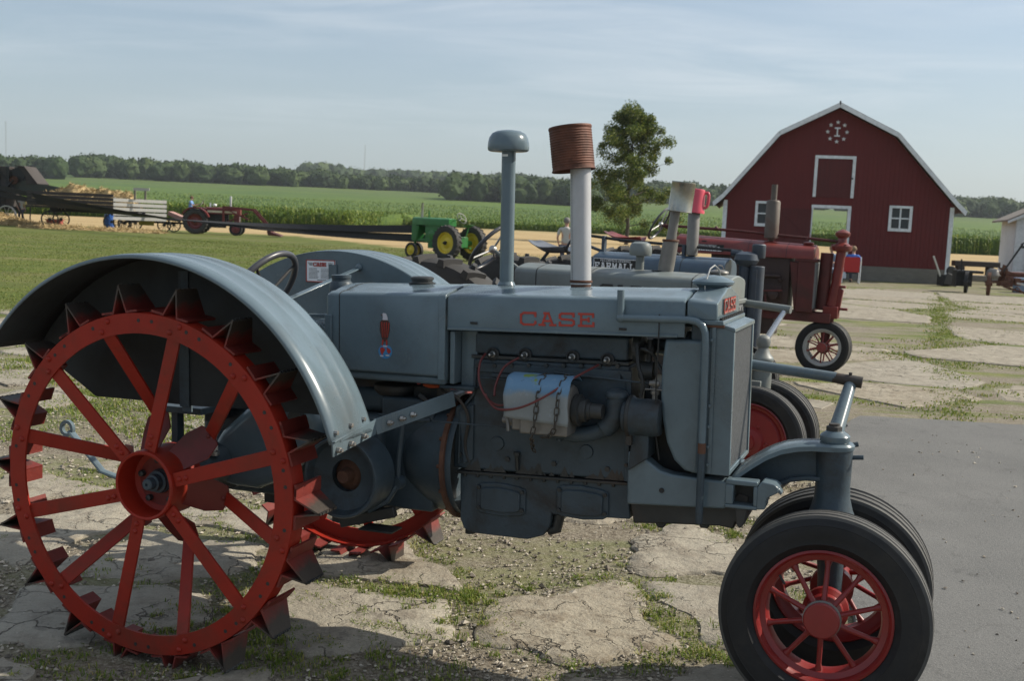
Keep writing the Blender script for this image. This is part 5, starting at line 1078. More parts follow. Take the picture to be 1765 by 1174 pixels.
def rear_wheel(parent, c, s, r, w, rim_r, mat, joined=True, dish=True):
    o = empty('rear_wheel', c, 0, parent); lug_tyre(o, r, w, rim_r, joined)
    h = w/2; m = MB(); m.lathe([(rim_r+.01, s*h*.6), (rim_r+.01, s*h*.68), (rim_r-.012, s*h*.66), (rim_r-.03, s*h*.4), (rim_r-.04, -s*h*.5), (rim_r+.01, -s*h*.6)], (0, 0, 0), 1, 48, False); obj('rim', m, mat, o)
    m = MB(); m.lathe([(rim_r-.035, s*h*.1), (rim_r-.06, s*h*.2), (rim_r*.55, s*h*.05), (rim_r*.3, s*h*.35), (rim_r*.28, s*h*.5), (.0, s*h*.5)], (0, 0, 0), 1, 40, False); obj('wheel_disc', m, mat, o)
    m = MB(); m.lathe([(.075, s*h*.48), (.072, s*h*.9), (.035, s*h*.95), (.035, s*h*1.4), (0, s*h*1.42)], (0, 0, 0), 1, 24, False); obj('hub', m, M['dark'], o)
    return o
def pan_seat(parent, loc, mat, sc_=1.):
    m = MB(); rings = []
    for i in range(11):
        v = i/10; row = []
        for k in range(13):
            u = k/12*2-1; x = (v-.45)*.40*sc_; y = u*.22*sc_*math.sin(PI*(.12+.80*v))**.5; z = .085*(max(0, .42-v)/.42)**1.3*sc_*(1-.55*abs(u)**2.5)+.055*u*u*sc_ - .02*math.sin(PI*v)
            row.append((x, y, z))
        rings.append(row)
    m.loft(rings, False, False, True); o = obj('seat', m, mat, parent); o.location = loc; s = o.modifiers.new('t', 'SOLIDIFY'); s.thickness = .006; s.offset = 0
    for k in range(6):
        h = MB(); h.lathe([(.016*sc_, 0), (.016*sc_, .003), (0, .004)], ((-.06+.05*(k//2))*sc_, (-.045+.09*(k % 2))*sc_, .002+.012*(k % 2)), 2, 12, False); obj('seat_hole', h, M['alu'], o)
    return o
def ring_wheel(parent, c, rad, nrm, mat, th=.014, name='steering_wheel'):
    nrm = Vector(nrm).normalized(); ux = Vector((0, 1, 0)); uy = nrm.cross(ux).normalized(); c = Vector(c)
    m = MB(); m.tube([c+ux*rad*math.cos(2*PI*k/40)+uy*rad*math.sin(2*PI*k/40) for k in range(41)], th, 10, False); o = obj(name, m, mat, parent)
    m = MB()
    for k in range(3): a = .5+k*2*PI/3; m.tube([c-nrm*.02, c+ux*rad*math.cos(a)+uy*rad*math.sin(a)], .008, 8)
    m.sphere(c-nrm*.02, .03, 10, 6); obj('wheel_spokes', m, M['steel'], o)
    return o
def tractor(name, label, cat, loc, yaw, P, roll=0):
    T = empty(name, (*loc, 0) if len(loc) == 2 else loc, -yaw); tag(T, label, cat)
    body, dark, cast = M[P['body']], M[P.get('dark', 'grease')], M[P['cast']]
    x0, x1, hw, zt_, zb_ = P['x0'], P['x1'], P['hw'], P['zt'], P['zb']; taper = P.get('taper', 0.0)
    rr_ = P.get('round', .06)
    m = hood_mb([x0, x0+.01, x1-.01, x1], lambda x: hw-(.006 if x in (x0, x1) else 0), lambda x: zt_-rr_-(x-x0)*taper, lambda x: zt_-(x-x0)*taper-(.006 if x in (x0, x1) else 0), zb_, .02, rr_-.005); obj('hood', m, body, T, .004)
    for xs_ in P.get('seams', []): obj('hood_seam', hood_mb([xs_, xs_+.006], hw+.0015, lambda x: zt_-rr_-(x-x0)*taper, lambda x: zt_+.0015-(x-x0)*taper, zb_+.005, .02, rr_-.005), M['dark'], T)
    if P.get('tank'):
        a, b, zz = P['tank']; m = MB(); m.box((a, -hw*.97, zz), (b, hw*.97, zb_+.01)); obj('fuel_tank', m, body, T, .03, 4)
    # engine, radiator
    ex0, ex1 = P['engine']; m = MB(); m.box((ex0, -.15, .62), (ex1, .15, zb_+.02)); m.box((ex0, -.19, .70), (ex1-.1, -.15, .76)); m.box((ex0+.05, -.17, .86), (ex1-.08, -.15, 1.02))
    for k in range(4): m.lathe([(.03, 0), (.03, -.04), (.018, -.045), (.018, -.08)], (ex0+.1+k*(ex1-ex0-.2)/3, -.15, 1.08), 1, 12, True)
    m.lathe([(0, -.1), (.06, -.1), (.06, .1), (0, .1)], (ex0+.45*(ex1-ex0), -.21, .86), 0, 18, False); m.tube([(ex0+.1, -.18, 1.12), (ex1-.1, -.18, 1.12)], .025, 10); m.lathe([(0, 0), (.055, 0), (.06, -.02), (.06, -.10), (0, -.11)], (ex1-.16, -.15, .90), 1, 18, False)
    m.box((ex0+.02, -.13, .42), (ex1-.15, .13, .62)); obj('engine', m, dark, T, .012)
    rx0, rx1 = P['rad']; m = MB(); m.box((rx0, -hw*.98, P.get('radz', .72)), (rx1, hw*.98, zb_+.004)); m.box((rx0-.02, -hw-.004, zb_-.03), (rx1+.015, hw+.004, zb_+.001)); m.prism([(rx0, zb_-.04), (rx0-.1, zb_-.04), (rx0-.02, .74), (rx0, .74)], 1, -hw*.9, hw*.9); obj('radiator_frame', m, cast, T, .006)
    m = MB()
    for k in range(5): m.box((rx1-.01, -.15+k*.07, .78), (rx1+.008, -.13+k*.07, zb_-.05))
    m.box((rx1-.004, -.17, .76), (rx1+.003, .17, zb_-.03)); obj('radiator_core', m, M['mesh'], T)
    if P.get('cap', True): m = MB(); m.lathe([(.05, 0), (.058, .012), (.062, .02), (.058, .028), (.03, .036), (0, .04)], (P['capx'], 0, zt_-(P['capx']-x0)*taper-.006), 2, 24, False); m.tube([(P['capx']-.02, -.045, zt_), (P['capx'], -.02, zt_+.06), (P['capx']+.01, .03, zt_+.055), (P['capx']+.02, .05, zt_+.02)], .003, 6); obj('radiator_cap', m, M[P.get('capmat', 'rust')], T)
    # frame, gearbox, axle
    fz = P.get('rail', .62)
    for s in (-1, 1): m = MB(); m.bar((.3, s*.16, fz+.02), (P['wb']+.03, s*.13, fz), .03, .11); obj('frame_rail', m, cast, T, .004)
    R_ = P['R']; m = MB(); m.box((-.25, -.2, .5), (.45, .2, .92)); m.lathe([(.10, -P['track']+.1), (.13, -.25), (.20, -.15), (.20, .15), (.13, .25), (.10, P['track']-.1)], (0, 0, R_), 1, 24, True); obj('gearbox', m, cast, T, .02)
    m = MB(); m.box((-.55, -.05, .48), (-.2, .05, .54)); m.bar((-.3, 0, .92), (P.get('seatx', -.1)-.02, 0, P.get('seatz', 1.2)-.01), .06, .012); obj('seat_bracket', m, cast, T)
    for s in (-1, 1): rear_wheel(T, (0, s*P['track'], R_), s, R_, P.get('rw', .30), R_*.58, M[P.get('wheelmat', 'farmred')], P.get('joined', True))
    if P.get('seat', True): pan_seat(T, (P.get('seatx', -.1), 0, P.get('seatz', 1.2)), M[P.get('seatmat', 'seatsteel')], P.get('seatsc', 1))
    sw = P.get('sw')
    if sw: ring_wheel(T, sw[0], sw[1], sw[2], M[P.get('swmat', 'shaftwhite')]); m = MB(); m.tube([Vector(sw[0])-Vector(sw[2]).normalized()*.02, (x0+.02, 0, zt_-.1) if not P.get('rod') else (sw[0][0]+.25, 0, zt_+.0)], .015, 8); obj('steering_shaft', m, cast, T)
    fw = P['fw']
    for s in (-1, 1): front_wheel(T, (fw[0], s*fw[1], fw[2]), s, fw[2], P.get('fww', .14), P.get('frim', fw[2]*.64), .07, P.get('fmat', 'rimred'), 10, P.get('fdisc', False), hubmat=P.get('fhub'), spokemat=P.get('fspoke'))
    m = MB(); m.tube([(fw[0], -fw[1], fw[2]), (fw[0], fw[1], fw[2])], .03, 12); m.tube([(fw[0], 0, fw[2]), (P['wb'], 0, fz+.02)], [.045, .06], 16); obj('front_axle', m, cast, T)
    return T
def upright(T, x, y, prof, mat, name, lean=(0, 0), n=24):
    m = MB(); z0 = prof[0][1]; rings = [[(x+(z-z0)*lean[0]+r*math.cos(2*PI*k/n), y+(z-z0)*lean[1]+r*math.sin(2*PI*k/n), z) for k in range(n)] for r, z in prof]; m.loft(rings, True, True, True); return obj(name, m, mat, T)

# ---- second tractor: weathered grey
T2 = tractor('tractor', 'weathered pale grey tractor directly behind the front one, tin can over its exhaust', 'tractor', (-.266, 7.642), .45,
  dict(body='blueold', cast='blueold', wb=2.05, x0=.39, x1=1.86, hw=.21, zt=1.352, zb=1.20, R=.70, track=.60, rw=.30, wheelmat='rimred', joined=False, engine=(.75, 1.58), rad=(1.72, 1.86), capx=1.736, capmat='alu', tank=(.41, .86, 1.0), seams=[.55, .93, 1.62], fw=(2.05, .20, .345), fdisc=True, fww=.155, frim=.235, sw=((.10, 0, 1.44), .20, (-.75, 0, .6)), seatx=-.35, seatz=1.05, rail=.66))
upright(T2, 1.378, 0, [(.050, 1.325), (.052, 1.40), (.050, 1.545), (.036, 1.552)], M['alu'], 'exhaust_pipe', (.12, .0)); upright(T2, 1.404, 0, [(.054, 1.545), (.056, 1.552), (.052, 1.560)], M['rust'], 'exhaust_collar'); upright(T2, 1.406, 0, [(.034, 1.558), (.031, 1.62), (.033, 1.79)], M['alu'], 'exhaust_stub', (.1, 0))
m = MB(); m.lathe([(.034, 0), (.040, .003), (0, .004)], (1.335, -.03, 1.352), 2, 20, False); obj('hood_hole', m, M['dark'], T2)
upright(T2, 1.203, 0, [(.028, 1.33), (.027, 1.44), (.05, 1.443), (.071, 1.446), (.074, 1.462), (.073, 1.50), (.062, 1.523), (.04, 1.534), (.001, 1.536)], M['blueold'], 'precleaner')
m = MB(); m.lathe([(.062, .58), (.064, .70), (.062, .82), (.070, .835), (.068, .85), (.050, .87), (.035, .90), (.032, .915), (.040, .92), (.045, .95), (.040, .975), (.02, .99), (0, .995)], (2.05, 0, 0), 2, 28, False); m.loft([[(1.80, -.10, .74), (1.80, -.10, .83), (1.80, .10, .83), (1.80, .10, .74)], [(1.93, -.07, .76), (1.93, -.07, .845), (1.93, .07, .845), (1.93, .07, .76)], [(2.05, -.05, .77), (2.05, -.05, .845), (2.05, .05, .845), (2.05, .05, .77)]], True, True, False); obj('steering_post', m, M['blueold'], T2, .006)
m = MB(); m.tube([(2.06, .02, .96), (2.13, .16, 1.135)], [.020, .017], 14); obj('steering_arm', m, paint('polished_arm', (.5, .52, .55), .2, metal=.8), T2)
m = MB(); m.tube([(.6, .22, 1.26), (1.95, .20, 1.165), (2.17, .17, 1.150)], [.022, .024, .026], 14); obj('drag_link', m, M['blueold'], T2)
m = MB(); m.tube([(2.10, 0, .80), (2.16, 0, .80)], .012, 8); obj('hitch_pin', m, M['rust'], T2)
word('CASE', 1.02, -.2115, 1.192, .055, .075, .025, .014, M['blackw'], T2, 'hood_lettering')
T2M = Matrix.Translation((-.266, 7.642, 0)) @ Matrix.Rotation(-.45, 4, 'Z')
mb = MB(); mb.lathe([(0, .19), (.072, .19), (.0765, .193), (.078, .188), (.0765, .183), (.0765, .010), (.079, .004), (.077, 0)], (0, 0, 0), 2, 40, False); c2 = obj('tin_can', mb, M['tin']); s_ = c2.modifiers.new('t', 'SOLIDIFY'); s_.thickness = .0015
tag(c2, 'shiny tin can with torn label upturned on the exhaust of the weathered grey tractor', 'tin can'); put(c2, (1.452, 0, 1.738), (0, R(5), 0), T2M)

# ---- third tractor: dark blue grey
T3 = tractor('tractor', 'dark blue grey tractor with white lettered hood and long steering rod, third in the row', 'tractor', (.29, 10.56), .50,
  dict(body='farmblue', cast='farmbluedark', wb=2.0, x0=.58, x1=1.86, hw=.19, zt=1.385, zb=1.17, R=.66, track=.58, wheelmat='farmred', engine=(.8, 1.55), rad=(1.66, 1.80), capx=1.75, cap=False, round=.11, seams=[1.45], fw=(2.0, .18, .31), seatx=.05, seatz=1.36, seatsc=1.0, sw=((.34, 0, 1.47), .15, (-.75, 0, .6)), rod=True, rail=.7))
m = MB(); m.tube([(.40, 0, 1.53), (.75, 0, 1.50), (1.95, 0, 1.455)], .014, 10); obj('steering_rod', m, M['blackw'], T3)
m = MB(); m.box((.60, -.03, 1.35), (.63, .03, 1.53)); m.box((1.40, -.03, 1.35), (1.43, .03, 1.48)); obj('rod_bracket', m, M['farmbluedark'], T3, .004)
m = MB(); m.lathe([(.04, 1.32), (.085, 1.34), (.11, 1.38), (.10, 1.43), (.06, 1.45), (0, 1.455)], (2.0, 0, 0), 2, 26, False); m.lathe([(.055, 1.40), (.06, 1.41), (.06, 1.515), (.05, 1.525), (0, 1.527)], (2.09, .05, 0), 2, 20, False); m.tube([(1.86, 0, 1.44), (1.96, 0, 1.43)], .03, 12); obj('steering_gear_case', m, M['farmbluedark'], T3)
for x, r_ in ((1.99, .052), (2.10, .065)): m = MB(); m.lathe([(r_, .62), (r_, 1.33)], (x, 0, 0), 2, 24, True); m.box((x-.02, -r_-.006, .9), (x+.02, -r_+.004, 1.3)); obj('steering_column', m, M['farmbluedark'], T3, .003)
upright(T3, 1.487, 0, [(.02, 1.36), (.03, 1.385), (.054, 1.395), (.054, 1.775), (.048, 1.785), (.022, 1.79), (.021, 1.93)], M['muffler'] if False else M['alu'], 'muffler')
pq = obj('name_plate', MB().box((.605, -.1935, 1.215), (1.045, -.1915, 1.325)), M['blackw'], T3)
mb = MB()
for a, b, c, d in ((.605, 1.215, 1.045, 1.220), (.605, 1.320, 1.045, 1.325), (.605, 1.215, .610, 1.325), (1.040, 1.215, 1.045, 1.325)): mb.box((a, -.1945, b), (c, -.1934, d))
obj('plate_border', mb, M['white'], pq); word('FARMALL', .622, -.1936, 1.230, .052, .042, .0165, .0105, M['white'], pq, 'plate_lettering'); small_text('McCORMICK-DEERING', .030, M['white'], pq, (.825, -.1945, 1.305))
T3M = Matrix.Translation((.29, 10.56, 0)) @ Matrix.Rotation(-.5, 4, 'Z')
jg = MB(); jg.lathe([(.050, .215), (.062, .212), (.070, .19), (.080, .05), (.090, .02), (.092, 0), (.084, 0), (.072, .04), (.060, .19), (.04, .20)], (0, 0, 0), 2, 32, True); J = obj('pink_jug', jg, M['pink']); tag(J, 'pink plastic jug upturned over the third tractor muffler', 'jug')
jh = MB(); jh.tube(spl([(.066, 0, .185), (.098, 0, .185), (.108, 0, .13), (.104, 0, .07), (.082, 0, .05)]), .014, 10); obj('handle', jh, M['pink'], J); put(J, (1.487, 0, 1.78), (0, R(6), R(10)), T3M)

# ---- fourth tractor: faded red
T4 = tractor('tractor', 'faded red row crop tractor with pale front rims, last of the row before the barn', 'tractor', (1.61, 13.65), .43,
  dict(body='farmred', cast='farmreddark', dark='farmdark', wb=2.32, x0=.45, x1=2.12, hw=.20, zt=1.565, zb=1.34, taper=.035, R=.70, track=.62, wheelmat='farmred', engine=(.9, 1.85), rad=(1.95, 2.14), capx=2.02, capmat='farmred', round=.13, seams=[1.35, 1.8], fw=(2.28, .078, .312), frim=.215, fmat='palesteel', fhub='spokered', fspoke='spokered', seatx=-.28, seatz=1.44, seatmat='farmred', seatsc=1.2, sw=((.18, 0, 1.68), .22, (-.35, 0, .2)), rod=True, rail=.66))
m = MB(); m.tube([(.25, 0, 1.66), (1.2, 0, 1.63), (2.36, 0, 1.56)], .018, 10); m.tube([(.9, -.0, 1.64), (.92, 0, 1.66)], .03, 10); obj('steering_rod', m, M['farmreddark'], T4)
m = MB(); m.lathe([(.055, 1.44), (.11, 1.455), (.12, 1.48), (.12, 1.51), (.085, 1.53), (.055, 1.55), (.05, 1.60), (.075, 1.62), (.085, 1.635), (.085, 1.665), (.06, 1.685), (.02, 1.70), (0, 1.705)], (2.40, 0, 0), 2, 26, False)
for k in range(6): a = PI/3*k; m.lathe([(.015, 1.47), (.015, 1.53)], (2.40+.105*math.cos(a), .105*math.sin(a), 0), 2, 6, True)
obj('steering_gear_case', m, M['farmred'], T4)
m = MB(); m.tube([(2.40, 0, 1.46), (2.37, 0, 1.1), (2.33, 0, .80)], [.055, .055, .062], 20); m.box((2.25, -.09, .66), (2.42, .09, .80)); m.prism([(2.24, .66), (2.42, .66), (2.46, 1.0), (2.36, 1.05)], 1, -.03, .03); m.tube([(2.30, 0, .70), (2.28, 0, .56), (2.28, 0, .42)], [.07, .055, .04], 16); m.box((2.40, -.03, .76), (2.52, .03, .79)); m.box((2.38, -.03, 1.02), (2.48, .03, 1.05)); obj('front_bolster', m, M['farmred'], T4, .006)
m = MB(); m.tube([(2.22, .02, .75), (2.24, .02, 1.42)], .075, 20); obj('air_cleaner', m, M['farmreddark'], T4)
upright(T4, 1.575, 0, [(.03, 1.53), (.04, 1.555), (.083, 1.565), (.083, 1.99), (.070, 2.01), (.036, 2.015), (.035, 2.20)], M['muffler'], 'muffler')
pq = obj('name_plate', MB().box((.62, -.2035, 1.372), (1.06, -.2015, 1.455)), M['blackw'], T4); word('FARMALL', .64, -.2036, 1.382, .042, .042, .0165, .009, M['white'], pq, 'plate_lettering'); small_text('McCORMICK-DEERING', .026, M['white'], pq, (.84, -.2045, 1.440)); 
bq = obj('model_badge', MB().box((.78, -.180, 1.482), (.84, -.176, 1.50)), M['blackw'], T4, .002)
m = MB(); m.tube([(1.55, -.24, .94), (1.80, -.26, .96)], .012, 8); obj('control_lever', m, M['farmreddark'], T4); m = MB(); m.tube([(1.60, -.24, .90), (1.62, -.25, .76), (1.56, -.3, .66), (1.40, -.32, .62)], .012, 8); obj('crank_handle', m, M['farmreddark'], T4)

# ---- green tractor
T5 = tractor('tractor', 'green tractor with big yellow wheels driving the long belt across the stubble', 'tractor', (-2.15, 41.2), -(PI-.68), 
  dict(body='green', cast='green', dark='green', wb=2.35, x0=.40, x1=2.35, hw=.22, zt=1.60, zb=1.30, R=.68, track=.72, rw=.30, wheelmat='yellow', engine=(.55, 1.7), rad=(2.1, 2.36), radz=.70, capx=2.2, cap=False, round=.09, fw=(2.40, .16, .30), fmat='yellow', fdisc=True, seatx=-.4, seatz=1.30, seatmat='green', sw=((-.05, 0, 1.62), .22, (-.8, 0, .5)), rail=.72))
upright(T5, 1.95, .08, [(.045, 1.58), (.045, 2.15), (.05, 2.16)], M['steel'], 'exhaust_stack'); upright(T5, 1.75, -.1, [(.03, 1.58), (.03, 1.85)], M['green'], 'air_stack')
m = MB(); m.lathe([(.0, 0), (.17, .01), (.19, 0), (.19, .2), (.17, .21), (0, .2)], (1.0, .30, .95), 1, 30, False); obj('belt_pulley', m, M['green'], T5); m = MB(); m.lathe([(.0, .10), (.22, .10), (.23, 0), (0, 0)], (1.05, -.42, .98), 1, 30, False); obj('flywheel', m, M['green'], T5)

# ---- red loader tractor
T6 = tractor('tractor', 'dark red tractor with front loader behind the belt, driven by a person in blue', 'tractor', (-18.9, 64.2, .0), -.10,
  dict(body='loadred', cast='loadred', dark='dark', wb=2.2, x0=.55, x1=2.5, hw=.28, zt=1.62, zb=1.22, R=.74, track=.75, rw=.36, wheelmat='loadred', engine=(.6, 1.8), rad=(2.2, 2.45), capx=2.2, cap=False, round=.07, fw=(2.3, .55, .38), fww=.2, fmat='loadred', fdisc=True, seatx=-.35, seatz=1.35, seatmat='dark', sw=((.25, 0, 1.85), .2, (-.8, 0, .5)), rail=.7))
m = MB(); m.box((.6, -.287, 1.30), (2.3, -.281, 1.42)); obj('side_stripe', m, M['cream'], T6)
for s in (-1, 1):
    m = MB(); m.prism([(.0+R_c*math.cos(a), .74+R_c*math.sin(a)) for R_c, a in [(.86, R(20+10*k)) for k in range(14)]] + [(.78*math.cos(R(150-10*k)), .74+.78*math.sin(R(150-10*k))) for k in range(14)], 1, s*.56, s*.95); obj('rear_fender', m, M['loadred'], T6)
    m = MB(); m.bar((1.55, s*.42, .55), (1.55, s*.42, 1.70), .07, .12, (1, 0, 0)); m.bar((1.55, s*.42, 1.65), (3.3, s*.42, 1.55), .07, .13); m.bar((3.25, s*.42, 1.58), (4.3, s*.42, .45), .07, .13); m.bar((1.55, s*.42, .62), (2.8, s*.42, .50), .07, .10); m.bar((1.65, s*.42, 1.55), (3.0, s*.42, .95), .05, .06); m.bar((1.7, s*.42, .75), (2.9, s*.42, 1.35), .05, .05); obj('loader_arm', m, M['loadred'], T6)
m = MB(); m.prism([(4.2, .10), (4.95, .06), (4.9, .12), (4.35, .30), (4.40, .72), (4.28, .75), (4.12, .3)], 1, -.75, .75); obj('loader_bucket', m, M['farmreddark'], T6)
upright(T6, 1.9, 0, [(.05, 1.6), (.06, 1.75), (.06, 2.25), (.04, 2.30)], M['silver'], 'exhaust_stack'); m = MB(); m.lathe([(.10, 0), (.12, .05), (.10, .12), (0, .14)], (1.0, -.1, 1.68), 2, 16, True); m.box((.7, -.12, 1.6), (.78, -.06, 1.86)); obj('headlamp', m, M['white'], T6)

# ================================================================== people
def person(label, loc, rz, J, cols, hair=(.05, .03, .02), cap=None, grp=None):
    """J: joint positions (local). One continuous skinned body, clothes and hair as children."""
    P = empty('person', loc, rz); tag(P, label, 'person', grp)
    def skin(name, chain, mat, parent=P, sub=2):
        idx = {}; V = []; E = []; Rr = []
        for path in chain:
            prev = None
            for key, r_ in path:
                if key not in idx: idx[key] = len(V); V.append(J[key] if isinstance(key, str) else key); Rr.append(r_)
                if prev is not None: E.append((idx[prev], idx[key]))
                prev = key
        me = bpy.data.meshes.new(name); me.from_pydata([tuple(v) for v in V], E, []); o = link(name, me, parent)
        o.modifiers.new('skin', 'SKIN'); 
        if not me.skin_vertices: bpy.context.view_layer.update()
        if not me.skin_vertices: bm = bmesh.new(); bm.from_mesh(me); bm.verts.layers.skin.verify(); bm.to_mesh(me); bm.free()
        for i, r_ in enumerate(Rr): me.skin_vertices[0].data[i].radius = (r_, r_*.8) if isinstance(r_, float) else r_; me.skin_vertices[0].data[i].use_root = (i == 0)
        s = o.modifiers.new('s', 'SUBSURF'); s.levels = sub; s.render_levels = sub; me.materials.append(mat)
        for m_ in o.modifiers:
            if m_.type == 'SKIN': m_.use_smooth_shade = True
        return o
    arms = [[('chest', (.15, .10)), (f'sh{s}', .055), (f'el{s}', .042), (f'wr{s}', .028), (f'ha{s}', .032)] for s in 'LR']
    legs = [[('hip', (.15, .11)), (f'hp{s}', .085), (f'kn{s}', .058), (f'an{s}', .040), (f'to{s}', .035)] for s in 'LR']
    skin('body', [[('hip', (.15, .11)), ('waist', (.13, .095)), ('chest', (.15, .10)), ('neck', .052), ('chin', .062), ('head', .085), ('crown', .055)]]+arms+legs, M['skin'])
    for s in 'LR':
        h = Vector(J['ha'+s]); d = (h-Vector(J['wr'+s])).normalized(); side = d.cross(Vector((0, 0, 1))).normalized() if abs(d.z) < .95 else Vector((1, 0, 0))
        m = MB()
        for k in range(4): b = h+side*(-.024+.016*k); m.tube([b, b+d*.04-Vector((0, 0, .006)), b+d*(.062+.008*(k in (1, 2)))-Vector((0, 0, .02))], [.008, .0075, .006], 6)
        m.tube([h-d*.02+side*.03, h+side*.052+d*.01, h+side*.055+d*.035], [.009, .008, .007], 6); obj('fingers', m, M['skin'], P)
    def lerp(a, b, t): return tuple(Vector(J[a]).lerp(Vector(J[b]), t))
    shirt = [[('hip', (.165, .125)), ('waist', (.15, .11)), ('chest', (.172, .12)), ('neck', .060)]] + [[('chest', (.172, .12)), (f'sh{s}', .075), (lerp('sh'+s, 'el'+s, .8), .062)] for s in 'LR']
    skin('shirt', shirt, cols[0]); skin('trousers', [[('hip', (.165, .125)), (f'hp{s}', .100), (f'kn{s}', .074), (lerp('kn'+s, 'an'+s, .95), .058)] for s in 'LR'] if False else [[('hip', (.168, .128)), ('hpL', .100), ('knL', .074), (lerp('knL', 'anL', .95), .058)], [('hip', (.168, .128)), ('hpR', .100), ('knR', .074), (lerp('knR', 'anR', .95), .058)]], cols[1])
    hd = Vector(J['head']); up = (Vector(J['crown'])-hd).normalized(); f = Vector(J.get('face', (0, -1, 0))); m = MB(); m.sphere(hd+up*.035-f*.022, .098, 14, 10, (1, 1.08, .95)); obj('hair', m, plain('hair', hair, .8), P)
    m = MB(); m.sphere(hd+f*.095-up*.01, .014, 8, 6, (.8, 1, 1.4)); m.sphere(hd+f*.078-up*.055, .018, 8, 5, (1.2, .6, .35))
    for s in (-1, 1): sd = f.cross(up)*s; m.sphere(hd+sd*.088-up*.0, .02, 8, 6, (.5, 1, 1.4)); m.sphere(hd+f*.083+sd*.030+up*.012, .010, 8, 6)
    obj('face', m, M['skin'], P)
    for s in 'LR': m = MB(); a = Vector(J['an'+s]); t = Vector(J['to'+s]); m.tube([a-(t-a)*.3+Vector((0, 0, -.045)), (a+t)/2+Vector((0, 0, -.03)), t], [.045, .048, .035], 10, flat=.8); obj('shoe', m, M['blackw'], P)
    if cap: m = MB(); m.lathe([(.100, 0), (.098, .04), (.07, .075), (0, .09)], hd+up*.03, 2, 18, False); m.box((-.06, -.18, .0), (.06, -.08, .012), Matrix.Translation(hd+up*.03)); obj('cap', m, cap, P)
    return P
def cloth(n, c): return plain(n, c, .85, 0, .12, 30, .3)
stand = dict(hip=(0, 0, .95), waist=(0, 0, 1.10), chest=(0, 0, 1.33), neck=(0, 0, 1.50), chin=(0, -.02, 1.57), head=(0, -.01, 1.64), crown=(0, 0, 1.72), shL=(.19, 0, 1.43), shR=(-.19, 0, 1.43), elL=(.26, .02, 1.16), elR=(-.26, .02, 1.16), wrL=(.22, -.10, .95), wrR=(-.22, -.10, .95), haL=(.20, -.14, .88), haR=(-.20, -.14, .88),
  hpL=(.09, 0, .88), hpR=(-.09, 0, .88), knL=(.11, -.02, .48), knR=(-.11, .02, .48), anL=(.12, .02, .09), anR=(-.12, .05, .09), toL=(.13, -.12, .03), toR=(-.13, -.09, .03), face=(0, -1, 0))
sit = dict(hip=(0, .05, .0), waist=(0, .05, .15), chest=(0, .02, .38), neck=(0, 0, .55), chin=(0, -.03, .62), head=(0, -.03, .69), crown=(0, -.02, .77), shL=(.19, .02, .48), shR=(-.19, .02, .48), elL=(.26, -.05, .22), elR=(-.26, -.05, .22), wrL=(.20, -.28, .20), wrR=(-.20, -.28, .20), haL=(.17, -.36, .22), haR=(-.17, -.36, .22),
  hpL=(.10, .0, -.02), hpR=(-.10, .0, -.02), knL=(.14, -.42, .02), knR=(-.14, -.42, .02), anL=(.14, -.45, -.38), anR=(-.14, -.45, -.38), toL=(.14, -.60, -.43), toR=(-.14, -.60, -.43), face=(0, -1, 0))
white = cloth('pale_shirt', (.38, .38, .36)); jean = cloth('dark_jeans', (.04, .05, .08)); blue = cloth('blue_shirt', (.05, .14, .45)); sky_b = cloth('light_blue_shirt', (.16, .28, .52)); khaki = cloth('khaki', (.30, .25, .17))
person('man seen from behind in a pale short sleeved shirt standing beside the crop field', (1.46, 32.0, .03), R(172), stand, (white, jean), (.16, .15, .14))
s2 = dict(sit); s2.update(elL=(.27, -.12, .25), elR=(-.27, -.12, .25), wrL=(.2, -.40, .32), wrR=(-.2, -.40, .32), haL=(.17, -.46, .35), haR=(-.17, -.46, .35))
dr = person('driver in light blue shirt sitting on the dark red loader tractor', (-19.28, 64.2, 1.40), R(96), s2, (sky_b, jean), (.10, .05, .03))
person('person in pale shirt standing beside the threshing machine straw pile', (-30.2, 66.0, 0), R(60), stand, (white, jean), (.06, .05, .04))

# ================================================================== barn
BA = Vector((7.74, 40.97, 0)); BE = Vector((.97887, -.20450)); 
barn = bpy.data.objects.new('barn', None); col.objects.link(barn); barn.location = BA; barn.rotation_euler = (0, 0, math.atan2(BE.y, BE.x)); tag(barn, 'red wooden barn with gambrel roof, white trim and a ring of stars in its gable', 'barn')
def siding(name, c, scale):
    m, t, b = mat_base(name); n1 = noise_n(t, .8, 5, .6); mp = N(t, 'ShaderNodeMapping'); tc_ = N(t, 'ShaderNodeTexCoord'); mp.inputs['Scale'].default_value = scale; t.links.new(tc_.outputs['Object'], mp.inputs['Vector']); n2 = noise_n(t, 3, 5, .65, mp.outputs[0])
    k = mix(t, n2, tuple(x*.6 for x in c), tuple(x*1.35 for x in c)); k = mix(t, ramp(t, n1, .45, .7, 0, .25), k, tuple(x*.55 for x in c)); t.links.new(k, b.inputs['Base Color']); b.inputs['Roughness'].default_value = .75; bump(t, b, n2, .3, .005); return m
RS = siding('barn_red_boards', (.115, .014, .014), (6, 6, .3)); TR = siding('white_trim', (.66, .68, .70), (3, 3, 3)); RSD = siding('barn_red_door', (.085, .013, .013), (6, 6, .3)); FD = siding('grey_block_wall', (.17, .155, .13), (1, 1, 3)); SH = siding('grey_shingle', (.16, .16, .16), (1, 6, 1))
W_, D_ = 8.14, 9.0
DX0, DX1, DZ = 3.24, 4.47, 2.60
def roofz(x):
    K = [(0, 2.84), (1.90, 5.22), (3.90, 6.24), (5.92, 5.26), (W_, 2.86)]
    for i in range(4):
        if K[i][0] <= x <= K[i+1][0]: return K[i][1]+(K[i+1][1]-K[i][1])*(x-K[i][0])/(K[i+1][0]-K[i][0])
    return 2.8
